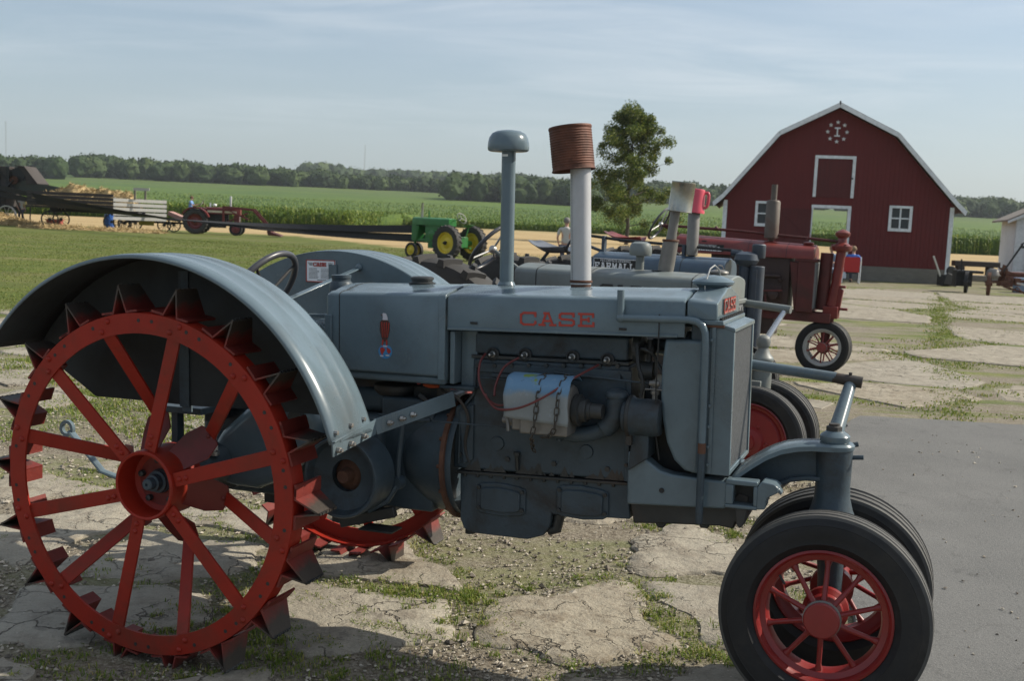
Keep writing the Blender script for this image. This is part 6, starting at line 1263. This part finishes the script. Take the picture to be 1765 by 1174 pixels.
# walls in panels round the openings
WL, WR = (1.25, 1.94, 1.90, 2.68), (6.02, 1.97, 6.63, 2.70)
def wall_panels(y0, y1, door=True):
    m = MB(); xs_ = sorted({0, 1.25, 1.90, DX0, 3.90, DX1, 5.92, 6.02, 6.63, W_})
    for a, b in zip(xs_, xs_[1:]):
        zlo = .55; holes = []
        if a >= DX0 and b <= DX1: holes = [(0, DZ)]
        if a >= 1.25 and b <= 1.90: holes = [(1.94, 2.68)]
        if a >= 6.02 and b <= 6.63: holes = [(1.97, 2.70)]
        segs = []; z = zlo
        for h0, h1 in holes:
            if h0 > z: segs.append((z, h0))
            z = h1
        for s0, s1 in segs: m.prism([(a, s0), (b, s0), (b, s1), (a, s1)], 1, y0, y1)
        m.prism([(a, z), (b, z), (b, roofz(b)-.02), (a, roofz(a)-.02)], 1, y0, y1)
    return m
fr = obj('front_wall', wall_panels(0, .12), RS, barn)
bt = MB(); x = .12
while x < W_-.1:
    z0, z1 = .56, roofz(x)-.06
    spans = [(z0, z1)]
    if DX0-.10 < x < DX1+.12: spans = [(DZ+.15, z1)]
    if 3.12 < x < 4.68: spans = [(DZ+.15, 2.98), (4.6, z1)] 
    if 1.12 < x < 2.02: spans = [(z0, 1.80), (2.80, z1)]
    if 5.88 < x < 6.77: spans = [(z0, 1.83), (2.83, z1)]
    if 2.05 < x < 3.24: spans = [(2.6, z1)]
    for a, b in spans: bt.box((x-.012, -.016, a), (x+.012, .002, b))
    x += .155
tag(obj('siding_batten', bt, RS, fr), kind='stuff')
m = MB(); m.box((0, .12, .55), (.12, D_, 2.78)); obj('side_wall', m, RS, barn); m = MB(); m.box((W_-.12, .12, .55), (W_, D_, 2.84)); obj('side_wall', m, RS, barn)
# back wall with a matching doorway
bx0, bx1 = 3.70, 5.75
m = MB()
for a, b in ((0, 1.90), (1.90, bx0)): m.prism([(a, .55), (b, .55), (b, roofz(b)-.02), (a, roofz(a)-.02)], 1, D_-.12, D_)
for a, b in ((bx1, 5.92), (5.92, W_)): m.prism([(a, .55), (b, .55), (b, roofz(b)-.02), (a, roofz(a)-.02)], 1, D_-.12, D_)
for a, b in ((bx0, 3.90), (3.90, bx1)): m.prism([(a, 3.0), (b, 3.0), (b, roofz(b)-.02), (a, roofz(a)-.02)], 1, D_-.12, D_)
obj('back_wall', m, RS, barn)
for a, b in ((.02, DX0-.02), (DX1+.02, W_-.02)): m = MB(); m.box((a, .02, -.1), (b, .16, .55)); obj('foundation', m, FD, barn)
m = MB(); m.box((.02, .16, -.1), (.14, D_-.1, .55)); m.box((W_-.14, .16, -.1), (W_-.02, D_-.1, .55)); obj('side_foundation', m, FD, barn)
gp = MB()
for k in range(4):
    for x0_, x1_ in ((.02, DX0-.02), (DX1+.02, W_-.02)): gp.box((x0_, .008, .02+k*.135), (x1_, .022, .145+k*.135))
tag(obj('foundation_course', gp, FD, barn), kind='stuff')
# roof: two lower and two upper slopes with flared eaves, each its own slab
RP = [(-.38, 2.60), (-.02, 2.93), (1.86, 5.28), (3.90, 6.33), (5.97, 5.32), (8.14, 2.95), (8.48, 2.62)]
for i in range(6):
    (xa, za), (xb, zb_) = RP[i], RP[i+1]; d = Vector((xb-xa, zb_-za)).normalized(); nn = Vector((-d.y, d.x))*.07
    m = MB(); m.prism([(xa, za), (xb, zb_), (xb+nn.x*.98, zb_+nn.y*.98), (xa+nn.x*.98, za+nn.y*.98)], 1, -.36, D_+.3); obj('roof_slope', m, SH, barn)
    m = MB(); e0 = -.44; m.prism([(xa, za-.10), (xb, zb_-.10), (xb+nn.x*1.1, zb_+nn.y*1.1), (xa+nn.x*1.1, za+nn.y*1.1)], 1, -.40, -.355); obj('bargeboard', m, TR, barn)
    m = MB(); m.prism([(xa, za-.035), (xb, zb_-.035), (xb, zb_-.003), (xa, za-.003)], 1, -.35, .0); obj('soffit', m, TR, barn)
def board(name, x0, z0, x1, z1, y=-.03, t=.03, mat=TR, parent=barn): return obj(name, MB().box((x0, y, z0), (x1, y+t, z1)), mat, parent)
board('corner_board', -.012, .42, .12, 2.76, -.035); board('corner_board', W_-.13, .38, W_+.012, 2.80, -.035)
board('side_corner_board', -.03, .42, -.012, 2.7, -.035, .14); 
# loft door
board('loft_door', 3.31, 3.0, 4.50, 4.40, -.022, .02, RSD); board('loft_door_trim', 3.18, 3.0, 3.29, 4.52, -.045); board('loft_door_trim', 4.52, 3.0, 4.63, 4.52, -.045); board('loft_door_trim', 3.29, 4.41, 4.52, 4.52, -.045); board('loft_latch', 4.50, 3.68, 4.57, 3.74, -.06, .014, M['dark'])
# doorway
board('doorway_trim', 3.18, DZ, 4.59, DZ+.11, -.045); board('doorway_trim', DX1, .05, DX1+.12, DZ, -.045); board('doorway_trim', DX0-.05, .05, DX0, DZ, -.045)
sd = board('sliding_door', 2.10, .52, 3.18, 2.54, -.075, .03, RSD)
for a in ((2.10, .52, 2.21, 2.54), (3.07, .52, 3.18, 2.54), (2.21, 2.42, 3.07, 2.54), (2.21, .52, 3.07, .64), (2.21, 1.46, 3.07, 1.56)): board('door_rail', *a, -.095, .02, RSD, sd)
for q in (((2.23, 2.40), (3.05, 1.58)), ((2.23, .66), (3.05, 1.44))): m = MB(); m.bar((q[0][0], -.085, q[0][1]), (q[1][0], -.085, q[1][1]), .02, .10); obj('door_brace', m, RSD, sd)
def window(x0, z0, x1, z1):
    w = board('window', x0+.02, z0+.02, x1-.02, z1-.02, .05, .01, M['glass'])
    for a in ((x0-.10, z0-.11, x1+.10, z0), (x0-.10, z1, x1+.10, z1+.09), (x0-.10, z0, x0, z1), (x1, z0, x1+.10, z1)): board('frame', *a, -.05, .05, TR, w)
    cx_, cz_ = (x0+x1)/2, (z0+z1)/2; board('mullion', cx_-.028, z0, cx_+.028, z1, .0, .035, TR, w); board('glazing_bar', x0, cz_-.025, x1, cz_+.025, .004, .03, TR, w)
    m = MB(); m.box((x0, .065, z0), (x1, .07, z0+.28)); m2 = plain('curtain', (.20, .19, .17), .9); obj('curtain', m, m2, w)
window(*WL); window(*WR)
def star(cx_, cz_, r):
    P_ = []; 
    for k in range(10): a = PI/2+PI/5*k; q = r if k % 2 == 0 else r*.42; P_.append((cx_+q*math.cos(a), cz_+q*math.sin(a)))
    m = MB(); n = 10; V = [(x, -.034, z) for x, z in P_]+[(cx_, -.055, cz_)]+[(x, -.014, z) for x, z in P_]
    m.add(V, [(i, (i+1) % n, 10) for i in range(n)]+[(i, i+11, (i+1) % n+11, (i+1) % n) for i in range(n)], False); return obj('star', m, TR, barn)
for k in range(8): a = PI/2+PI/4*k; star(3.89+.34*math.cos(a), 5.38+.35*math.sin(a), .085)
o = word('I', 3.78, -.018, 5.24, .28, .22, 0, .05, TR, barn, 'gable_letter'); o.scale = (1, 12, 1)
m = MB(); m.lathe([(.03, 6.34), (.03, 6.46), (0, 6.48)], (3.9, -.3, 0), 2, 8, True); obj('roof_finial', m, M['dark'], barn)
m = MB(); m.box((.12, .16, .0), (W_-.12, D_-.12, .05)); obj('barn_floor', m, M['wooddark'], barn)

# white shed
shed = empty('shed', (21.07, 46, 0), R(-17)); tag(shed, 'white clapboard shed with grey shingle roof at the right edge', 'shed')
m = MB(); m.box((.0, 0, 0), (4.2, .1, 2.66)); m.prism([(0, 2.66), (4.2, 2.66), (2.1, 3.75)], 1, 0, .1); wl = obj('gable_wall', m, TR, shed); m = MB(); m.box((0, .1, 0), (.1, 4.5, 2.66)); obj('side_wall', m, TR, shed)
m = MB(); m.box((4.1, .1, 0), (4.2, 4.5, 2.66)); m.box((.1, 4.4, 0), (4.1, 4.5, 2.66)); obj('side_wall', m, TR, shed)
cb = MB()
for k in range(24): z = .08+k*.108; cb.prism([(-.004, z), (-.028, z), (-.004, z+.106)], 1, .0, 4.5)
for k in range(24): z = .08+k*.108; cb.add([(.0, -.004, z), (.42, -.004, z), (.42, -.026, z), (0, -.026, z), (.0, -.004, z+.106), (.42, -.004, z+.106)], [(0, 1, 2, 3), (3, 2, 5, 4), (0, 3, 4), (1, 5, 2)], False)
tag(obj('clapboard', cb, TR, shed), kind='stuff')
board('corner_board', .0, 0, .10, 2.66, -.04, .03, TR, shed); dd = board('wide_door', .58, .35, 3.4, 2.58, -.04, .03, TR, shed); board('door_frame', .48, .1, .58, 2.66, -.06, .05, TR, shed)
for k in range(5): board('door_board', .6+k*.55, .4, 1.12+k*.55, 2.54, -.055, .014, TR, dd)
for s in (-1, 1):
    m = MB(); q = [(2.1, 3.86), (2.1, 3.78), (2.1-s*2.5, 2.52), (2.1-s*2.5, 2.60)]; m.prism(q, 1, -.3, 4.8); obj('roof_slope', m, plain('brown_grey_shingle', (.20, .17, .145), .9), shed)
    m = MB(); q = [(2.1, 3.80), (2.1, 3.68), (2.1-s*2.48, 2.44), (2.1-s*2.48, 2.55)]; m.prism(q, 1, -.33, -.302); obj('bargeboard', m, TR, shed)

# ================================================================== lone tree
LEAF = leafmat('tree_leaves', [(0, (.030, .055, .010)), (.5, (.085, .130, .022)), (.85, (.17, .205, .040)), (1, (.28, .29, .08))], .35, .5)
BARK = plain('bark', (.055, .045, .035), .9, 0, .4, 3, .6)
def tree(label, x, y, h, w, seed, nleaf=9000):
    z0 = tz(x, y)-.1; T = empty('broadleaf_tree', (x, y, z0)); tag(T, label, 'tree'); r = random.Random(seed); tr = MB(); tips = []
    tr.tube([(0, 0, 0), (.05, 0, h*.15), (-.05, .05, h*.4), (.1, 0, h*.65), (.05, 0, h*.92)], [.19, .15, .12, .07, .02], 10)
    for k in range(30):
        f = .14+.76*k/29; a = k*2.4+r.uniform(-.4, .4); reach = w*float(np.interp(f, [.12, .25, .42, .62, .78, .92], [.85, .92, .72, .74, .50, .26]))*r.uniform(.66, 1.0); b = Vector((.02, 0, h*f)); d = Vector((math.cos(a), math.sin(a), r.uniform(.12, .55)))
        e = b+Vector((d.x*reach, d.y*reach, d.z*reach*.9)); mid = b.lerp(e, .5)+Vector((0, 0, .15)); tr.tube([b, mid, e], [.05, .035, .012], 6)
        for q in range(5):
            t = .35+.16*q; c = b.lerp(e, min(1, t))+Vector((r.gauss(0, .28), r.gauss(0, .28), r.gauss(0, .25))); tips.append((c, r.uniform(.40, .80)))
    tips += [(Vector((sx*.7+r.gauss(0, .45), r.gauss(0, .5), h*r.uniform(.78, .97)-abs(sx)*.2)), .5) for sx in (-1, 0, 1, 1.6) for _ in range(7)]
    obj('trunk', tr, BARK, T); V = []; F = []
    for _ in range(nleaf):
        c, s_ = tips[r.randrange(len(tips))]; d = Vector((r.gauss(0, 1), r.gauss(0, 1), r.gauss(0, .8))).normalized()*s_*r.random()**.45; p = c+d; n = Vector((r.gauss(0, 1), r.gauss(0, 1), r.gauss(0, 1))).normalized(); a = n.orthogonal().normalized()*r.uniform(.06, .13); b = n.cross(a).normalized()*r.uniform(.035, .07); i = len(V)
        V += [p-a, p+b, p+a, p-b]; F.append((i, i+1, i+2, i+3))
    me = bpy.data.meshes.new('crown'); me.from_pydata([tuple(v) for v in V], [], F); me.materials.append(LEAF); link('crown', me, T); return T
tree('leafy broadleaf tree standing at the field edge behind the tractors', 9.3, 92.0, 11.7, 4.8, 8, 42000)

# ================================================================== thresher, wagons, belt
th = empty('threshing_machine', (-34.0, 66, 0), R(-4)); tag(th, 'dark old threshing machine with long feeder arm at the left edge', 'threshing machine')
m = MB(); m.prism([(-5, 1.0), (3.0, 1.0), (3.15, 2.2), (3.3, 3.5), (-5, 3.6)], 1, -.1, 1.5); obj('body', m, M['wooddark'], th, .02)
m = MB(); m.box((2.6, -.16, 1.1), (2.72, -.1, 3.5)); m.box((3.1, -.16, 2.2), (3.3, -.1, 3.5)); m.bar((2.6, -.14, 3.3), (4.2, -.14, 1.6), .05, .08);  m.tube([(2.9, -.3, 1.9), (3.6, -.2, 2.7)], .04, 8); obj('side_frame', m, M['dark'], th); m = MB(); m.lathe([(.5, 0), (.5, .1), (.4, .1), (.4, 0), (.5, 0)], (2.9, -.35, 1.9), 1, 24, False); obj('pulley', m, M['dark'], th); m = MB(); m.lathe([(.25, 0), (.25, .1), (0, .1)], (3.6, -.25, 2.7), 1, 20, False); obj('pulley', m, M['rust'], th)
m = MB(); m.lathe([(0, -.5), (.42, -.5), (.42, .5), (0, .5)], (3.78, .5, 3.02), 1, 20, False)
for k in range(16): a = 2*PI*k/16; m.box((3.78+.45*math.cos(a)-.04, .0, 3.02+.45*math.sin(a)-.04), (3.78+.45*math.cos(a)+.04, 1.0, 3.02+.45*math.sin(a)+.04))
obj('beater_drum', m, M['dark'], th)
m = MB(); m.prism([(3.75, 3.56), (4.2, 3.52), (4.5, 3.2), (5.0, 2.52), (4.3, 2.5), (4.25, 2.95), (4.1, 3.2)], 1, -.05, .0); m.prism([(3.6, 3.60), (4.2, 3.56), (5.05, 2.54), (5.0, 2.50), (4.17, 3.50), (3.6, 3.54)], 1, -.1, 1.3); obj('feeder_hood', m, M['wooddark'], th, .01)
m = MB(); m.prism([(3.1, 2.25), (4.6, 2.02), (7.7, 1.62), (8.5, 1.66), (8.4, 2.02), (8.0, 2.20), (5.0, 2.52), (3.3, 2.95)], 1, .0, .06); m.prism([(3.1, 2.25), (7.8, 1.62), (7.8, 1.70), (3.1, 2.35)], 1, .06, 1.1); m.prism([(3.1, 2.25), (7.7, 1.62), (8.4, 2.02), (5.0, 2.52), (3.3, 2.95)], 1, 1.1, 1.15); obj('feeder_arm', m, paint('dull_green_black', (.035, .045, .035), .6), th, .01)
m = MB(); m.prism([(7.75, 1.58), (8.9, 1.74), (8.85, 1.92), (7.4, 2.22)], 1, -.06, 1.1); obj('feeder_end', m, M['woodlight'], th, .02)
for x in (.4, 3.25):
    w = MB(); w.lathe([(.52, -.08), (.58, -.08), (.58, .08), (.52, .08), (.52, -.08)], (0, 0, 0), 1, 36, False)
    for k in range(10): a = 2*PI*k/10; w.bar((.06*math.cos(a), 0, .06*math.sin(a)), (.54*math.cos(a), 0, .54*math.sin(a)), .02, .05, (0, 1, 0))
    w.lathe([(0, -.12), (.09, -.12), (.09, .12), (0, .12)], (0, 0, 0), 1, 16, False); o = obj('steel_wheel', w, M['steel'] if x > 1 else M['dark'], th); o.location = (x, -.35, .58)
m = MB(); m.tube([(3.3, 0, 2.3), (4.0, -.2, 1.0), (4.3, -.2, .2)], .05, 8); m.tube([(4.5, .2, 2.1), (4.5, 0, .2)], .04, 8); m.box((1.0, -.2, .9), (3.6, 1.2, 1.1)); obj('undercarriage', m, M['dark'], th)

def straw_mat():
    m, t, b = mat_base('straw'); mp = N(t, 'ShaderNodeMapping'); mp.inputs['Scale'].default_value = (1, 1, 5); tc_ = N(t, 'ShaderNodeTexCoord'); t.links.new(tc_.outputs['Object'], mp.inputs['Vector']); n1 = noise_n(t, 3, 6, .75, mp.outputs[0]); gi = N(t, 'ShaderNodeNewGeometry')
    k = mix(t, ramp(t, n1, .35, .65), (.24, .155, .06), (.50, .37, .18)); k = mix(t, mth(t, 'MULTIPLY', gi.outputs['Random Per Island'], .5), k, (.60, .47, .25)); t.links.new(k, b.inputs['Base Color']); b.inputs['Roughness'].default_value = .85; bump(t, b, n1, .8, .08); return m
STR = straw_mat()
def heap(name, label, loc, rz, prof, wd, cat='straw'):
    """prof: (x, height) ridge line; width wd"""
    m = MB(); r = random.Random(3); K = 34; x0_, x1_ = prof[0][0], prof[-1][0]; rings = []
    for i in range(K+1):
        x = x0_+(x1_-x0_)*i/K; h = np.interp(x, [p[0] for p in prof], [p[1] for p in prof]); q = []
        for k in range(15): v = k/14*2-1; q.append((x+r.uniform(-.05, .05), v*wd/2, max(0, h*(1-abs(v)**2.2)*(1+.35*noise.noise(Vector((x*2, v*2, 1))))+r.uniform(-.03, .05))))
        rings.append(q)
    m.loft(rings, False, False, False); V = list(m.v)
    for _ in range(2600):
        v = V[r.randrange(len(V))]; a = Vector((r.gauss(0, 1), r.gauss(0, 1), r.gauss(0, .5))).normalized()*r.uniform(.1, .28); s_ = Vector((r.gauss(0, 1), r.gauss(0, 1), r.gauss(0, 1))).normalized()*.014; p = Vector(v)+Vector((0, 0, .02)); m.add([p-a-s_, p-a+s_, p+a+s_, p+a-s_], [(0, 1, 2, 3)], False)
    o = obj(name, m, STR); o.location = loc; o.rotation_euler = (0, 0, rz); return tag(o, label, cat)
def spoked(parent, loc, r, n, mat, name='wheel'):
    w = MB(); w.lathe([(r-.05, -.05), (r, -.05), (r, .05), (r-.05, .05), (r-.05, -.05)], (0, 0, 0), 1, 32, False)
    for k in range(n): a = 2*PI*k/n; w.bar((.05*math.cos(a), 0, .05*math.sin(a)), ((r-.02)*math.cos(a), 0, (r-.02)*math.sin(a)), .02, .035, (0, 1, 0))
    w.lathe([(0, -.1), (.07, -.1), (.07, .1), (0, .1)], (0, 0, 0), 1, 14, False); o = obj(name, w, mat, parent); o.location = loc; return o
# wagon with dark side and pale slatted end rack
wg = empty('hay_wagon', (-28.3, 63.4, .26), R(2)); tag(wg, 'hay wagon with dark board sides and pale slatted end rack heaped with straw', 'wagon')
L1, L2 = 0., 7.8
for k in range(4): m = MB(); m.box((.1, -1.1, 1.02+k*.21), (5.0, -1.06, 1.02+k*.21+.175)); obj('side_board', m, M['wooddark'], wg)
RK = Matrix.Translation((5.0, -1.1, 0)) @ Matrix.Rotation(R(38), 4, 'Z')
for k in range(5): m = MB(); m.box((0, -.03, .38+k*.262), (3.15, .02, .38+k*.262+.185), RK); obj('rack_slat', m, M['woodlight'], wg)
for x in (.05, 1.5, 3.0): m = MB(); m.box((x, .02, .36), (x+.08, .07, 1.66), RK); obj('rack_post', m, M['wood'], wg)
for x in (5.95, 6.55): m = MB(); m.box((x, -.4, 1.6), (x+.10, -.33, 2.25)); obj('rack_upright', m, M['wood'], wg)
m = MB(); m.box((5.92, -.44, 2.12), (6.85, -.39, 2.28)); obj('rack_top_board', m, M['woodlight'], wg)
m = MB(); m.prism([(0, -1.05), (5.0, -1.05), (7.4, .80), (7.2, 1.1), (0, 1.1)], 2, .90, 1.0); obj('deck', m, M['wooddark'], wg); m = MB(); m.box((.1, 1.0, 1.0), (5.0, 1.06, 1.8)); obj('far_side', m, M['wooddark'], wg); m = MB(); m.box((1.0, -.1, .7), (6.5, .1, .9)); m.box((1.2, -.9, .62), (1.35, .9, .72)); m.box((4.8, -.9, .62), (4.95, .9, .72)); m.bar((6.4, 0, .7), (8.6, -.2, .45), .1, .1); obj('running_gear', m, M['dark'], wg)
for x in (1.3, 4.85):
    for y in (-.85, .85): spoked(wg, (x, y, .24), .50, 12, M['dark'])
heap('straw_heap', 'loose golden straw heaped on the hay wagon', (-28.3+1.0, 63.9, 1.26), R(2), [(-1.2, .4), (.2, .85), (1.2, 1.35), (1.9, 1.05), (2.7, .95), (3.3, 1.05), (4.1, .9), (4.6, .8), (4.9, .3)], 1.6)
heap('straw_pile', 'low pile of chaff on the grass below the threshing machine', (-31.9, 64.6, 0), R(2), [(0, .05), (.7, .75), (1.5, .5), (2.6, .2), (3.8, .08)], 2.6)
heap('straw_litter', 'thin spill of straw on the grass beside the wagon wheels', (-27.5, 60.8, 0), R(3), [(0, .02), (1.5, .16), (3.5, .08), (5.5, .14), (7.5, .02)], 1.8)
wg2 = empty('flat_wagon', (-23.9, 65.5, 0), R(-3)); tag(wg2, 'low dark wagon gear standing between the hay wagon and the loader tractor', 'wagon')
m = MB(); m.box((0, -.7, .70), (3.6, .7, .82)); m.box((.5, -.8, .45), (.62, .8, .55)); m.box((2.9, -.8, .45), (3.0, .8, .55)); m.box((.3, -.06, .5), (4.6, .06, .62)); obj('frame', m, M['dark'], wg2)
for x in (.55, 2.95):
    for y in (-.8, .8): spoked(wg2, (x, y, .42), .42, 10, M['dark'])
m = MB(); m.box((3.0, -.5, .82), (4.3, .3, 1.05), Matrix.Translation((3.6, 0, .9)) @ Matrix.Rotation(.35, 4, 'Y') @ Matrix.Translation((-3.6, 0, -.9))); obj('tipped_board', m, plain('pinkish_board', (.35, .20, .17), .8), wg2)
m = MB(); m.box((1.4, -.78, .35), (2.3, -.70, .66)); obj('yellow_panel', m, plain('yellow_panel', (.42, .34, .05), .6), wg2)
bb = MB(); bb.lathe([(0, 0), (.28, 0), (.29, .02), (.285, .3), (.30, .31), (.285, .33), (.285, .6), (.30, .61), (.285, .63), (.28, .9), (0, .9)], (0, 0, 0), 2, 24, False); o = obj('barrel', bb, M['bluebarrel']); o.location = (-24.9, 66.2, 0); tag(o, 'blue plastic barrel standing behind the hay wagon wheels', 'barrel')
bb = MB(); bb.box((-.45, -.2, 0), (.45, .2, .36)); bb.box((-.5, -.24, .33), (.5, .24, .40)); o = obj('cooler', bb, plain('red_cooler', (.45, .10, .08), .5)); o.location = (-29.2, 68.5, 0); tag(o, 'small red box on the grass beyond the hay wagon', 'box')

# belt between the threshing machine and the green tractor
def ribbon(name, P_, w0, tw0, tw1, label):
    m = MB(); P_ = [Vector(p) for p in P_]; n = len(P_); rings = []
    for i, p in enumerate(P_):
        t = (P_[min(i+1, n-1)]-P_[max(i-1, 0)]).normalized(); u = Vector((0, 0, 1)); s_ = t.cross(u).normalized(); a = tw0+(tw1-tw0)*i/(n-1); d = (u*math.cos(a)+s_*math.sin(a))*w0/2; e = t.cross(d).normalized()*.006; rings.append([p-d-e, p+d-e, p+d+e, p-d+e])
    m.loft(rings, True, True, False); return m
g0, g1 = Vector((-3.1, 42.2, 1.16)), Vector((-3.1, 42.2, .78)); h0, h1 = Vector((-32.6, 66.2, 2.42)), Vector((-32.4, 66.2, 1.95))
mb = MB()
for a, b, tw in ((h0, g1, 0), (h1, g0, PI)):
    pts = []
    for k in range(41): t = k/40; p = a.lerp(b, t); p.z -= 1.15*4*t*(1-t)*.5; pts.append(p)
    r_ = ribbon('belt', pts, .32, tw-.15, tw+PI-.15, ''); mb.add(r_.v, r_.f, False)
tag(obj('drive_belt', mb, M['belt']), 'long crossed black drive belt from the threshing machine to the green tractor', 'belt')

# ================================================================== barn yard things
ch = empty('lawn_chair', (11.62, 37.5, 0), R(168)); tag(ch, 'red folding lawn chair with pale metal frame in front of the barn', 'chair')
m = MB(); m.box((-.26, .16, .40), (.26, .18, .90), Matrix.Translation((0, .16, .4)) @ Matrix.Rotation(-.0, 4, 'X') @ Matrix.Translation((0, -.16, -.4))); obj('chair_back', m, cloth('red_canvas', (.40, .03, .03)), ch); m = MB(); m.box((-.26, -.25, .38), (.26, .16, .40)); obj('chair_seat', m, cloth('red_canvas', (.40, .03, .03)), ch)
for s in (-1, 1): m = MB(); m.tube([(s*.29, .20, 0), (s*.29, .20, .92)], .016, 8); m.tube([(s*.29, -.26, 0), (s*.29, -.26, .60), (s*.29, .2, .60)], .014, 8); m.tube([(s*.29, -.26, .02), (s*.29, .2, .02)], .014, 8); obj('chair_frame', m, M['white'], ch)
s3 = dict(sit); s3.update(elL=(.30, -.10, .22), wrL=(.30, -.30, .18), haL=(.28, -.37, .18))
person('person in bright blue shirt sitting sideways in the red lawn chair by the barn doorway', (11.68, 37.55, .47), R(150), s3, (blue, jean), (.22, .15, .09))
person('seated person in light blue clothes half hidden behind the chair by the barn doorway', (11.1, 38.1, .45), R(-60), sit, (cloth('pale_blue_cloth', (.25, .33, .45)), cloth('pale_jeans', (.16, .22, .33))), (.25, .16, .10))
o = obj('stool', MB().lathe([(.16, .40), (.16, .44), (.0, .445)], (0, 0, 0), 2, 16, False).tube([(.1, .1, 0), (.1, .1, .4)], .015, 6).tube([(-.1, .1, 0), (-.1, .1, .4)], .015, 6).tube([(0, -.12, 0), (0, -.12, .4)], .015, 6), M['wooddark']); o.location = (11.1, 38.15, 0); tag(o, 'small dark stool under the person by the barn doorway', 'stool')
# walking plough leaning by the barn corner
pw = empty('walking_plough', (15.0, 38.2, 0), R(15)); tag(pw, 'small dark plough with one raised handle at the barn corner', 'plough')
m = MB(); m.box((.0, -.2, .02), (.45, .2, .42)); m.prism([(-.05, .1), (.5, .0), (.55, .35), (.1, .5)], 1, -.25, -.2); m.lathe([(.18, -.05), (.18, .05)], (.42, 0, .55), 1, 14, True); obj('plough_body', m, M['dark'], pw, .02); m = MB(); m.bar((-.35, 0, 1.05), (.0, 0, .35), .05, .05); obj('handle', m, M['woodlight'], pw)
# stacked timbers
for (x, y, z, L, h_, lab) in ((17.4, 43.0, .62, 1.9, .22, 'dark timber beam lying on blocks between barn and shed'), (17.2, 41.4, .10, 1.8, .24, 'grey log lying on the ground between barn and shed')):
    m = MB(); m.box((0, 0, z), (L, .3, z+h_)); 
    if z > .3: m.box((.15, 0, 0), (.45, .28, z)); m.box((L-.5, 0, 0), (L-.25, .28, z))
    o = obj('timber', m, M['wooddark'] if z > .3 else M['wood'], None, .03); o.location = (x, y, 0); o.rotation_euler = (0, 0, R(4)); tag(o, lab, 'timber')
m = MB(); m.bar((0, 0, .1), (.0, 0, 1.05), .04, .04); o = obj('stake', m, M['wood']); o.location = (16.3, 40.2, 0); tag(o, 'thin grey stake standing by the barn corner', 'stake')
# old horse drawn implement
im = empty('farm_implement', (14.75, 33.2, 0), R(-6)); tag(im, 'rusty horse drawn implement with iron wheel and lever at the right edge', 'farm implement')
for loc, r_ in (((-.25, -.15, .36), .36), ((-.60, .9, .34), .34)):
    w = spoked(im, loc, r_, 8, M['rust'] if loc[1] < 0 else M['dark'], 'iron_wheel'); w.rotation_euler = (0, 0, R(70))
m = MB(); m.lathe([(0, 0), (.17, .02), (.20, .10), (.17, .24), (.10, .30), (0, .31)], (-.12, 0, .52), 2, 20, False); m.prism([(-.30, .62), (.0, .70), (.10, .62), (.0, .55)], 1, -.1, .1); obj('seed_box', m, M['alu'], im, .01)
m = MB(); m.bar((-.3, 0, .40), (1.3, .1, .50), .06, .08); m.bar((.1, .1, .3), (.25, .1, .95), .10, .06, (0, 1, 0)); m.bar((.35, .0, .25), (.30, .1, .85), .08, .05, (0, 1, 0)); m.lathe([(.16, 0), (.16, .05), (.12, .05), (.12, 0), (.16, 0)], (.35, .0, .45), 1, 18, False); m.lathe([(.10, 0), (.10, .08), (0, .08)], (.15, -.05, .62), 1, 14, False); m.bar((.1, .1, .85), (.7, .15, .62), .05, .05); m.bar((.2, -.1, .30), (.85, -.15, .12), .05, .06); m.tube([(.5, 0, .15), (.6, -.1, .3), (.8, -.1, .12), (.95, 0, .2)], .02, 8); m.box((.55, -.05, .34), (.72, .12, .56)); obj('frame', m, M['rust'], im)
m = MB(); m.bar((.22, .08, .75), (.72, .10, 1.62), .035, .05); m.tube([(.66, .1, 1.60), (.76, .1, 1.66), (.80, .1, 1.55)], .018, 8); m.box((.70, .06, 1.48), (.80, .14, 1.56)); obj('lever', m, M['dark'], im)
m = MB(); m.bar((.55, -.2, .42), (1.5, -.6, .22), .05, .05); obj('pole', m, M['woodlight'], im)
m = MB(); m.box((-.9, .9, .62), (-.1, 1.5, .70)); m.box((-.9, 1.0, .2), (-.4, 1.4, .62)); m.bar((-.7, 1.1, .2), (-.75, 1.1, 1.05), .04, .04); obj('hopper', m, M['dark'], im)
m = MB(); m.box((0, 0, .0), (1.3, .5, .5)); o = obj('storage_bin', m, plain('dull_blue_bin', (.14, .19, .27), .6), None, .03); o.location = (16.6, 35.6, 0); tag(o, 'low dull blue bin behind the rusty implement', 'bin')
m = MB(); m.box((0, 0, .52), (2.2, .6, .62)); m.box((.1, .05, .1), (2.1, .55, .52)); o = obj('wagon_box', m, plain('brown_red_box', (.13, .05, .04), .8), None, .02); o.location = (17.0, 37.6, 0); tag(o, 'brown red wooden box in front of the white shed door', 'box')

# haze
hm = bpy.data.materials.new('haze'); hm.use_nodes = True; t = hm.node_tree; t.nodes.clear(); o_ = N(t, 'ShaderNodeOutputMaterial'); v = N(t, 'ShaderNodeVolumePrincipled'); v.inputs['Density'].default_value = .00013; v.inputs['Color'].default_value = (.86, .93, 1, 1); v.inputs['Anisotropy'].default_value = .2; t.links.new(v.outputs[0], o_.inputs['Volume'])
hb = MB(); hb.box((-890, -28, -2), (890, 1690, 120)); h_ = obj('haze', hb, hm); tag(h_, kind='stuff')
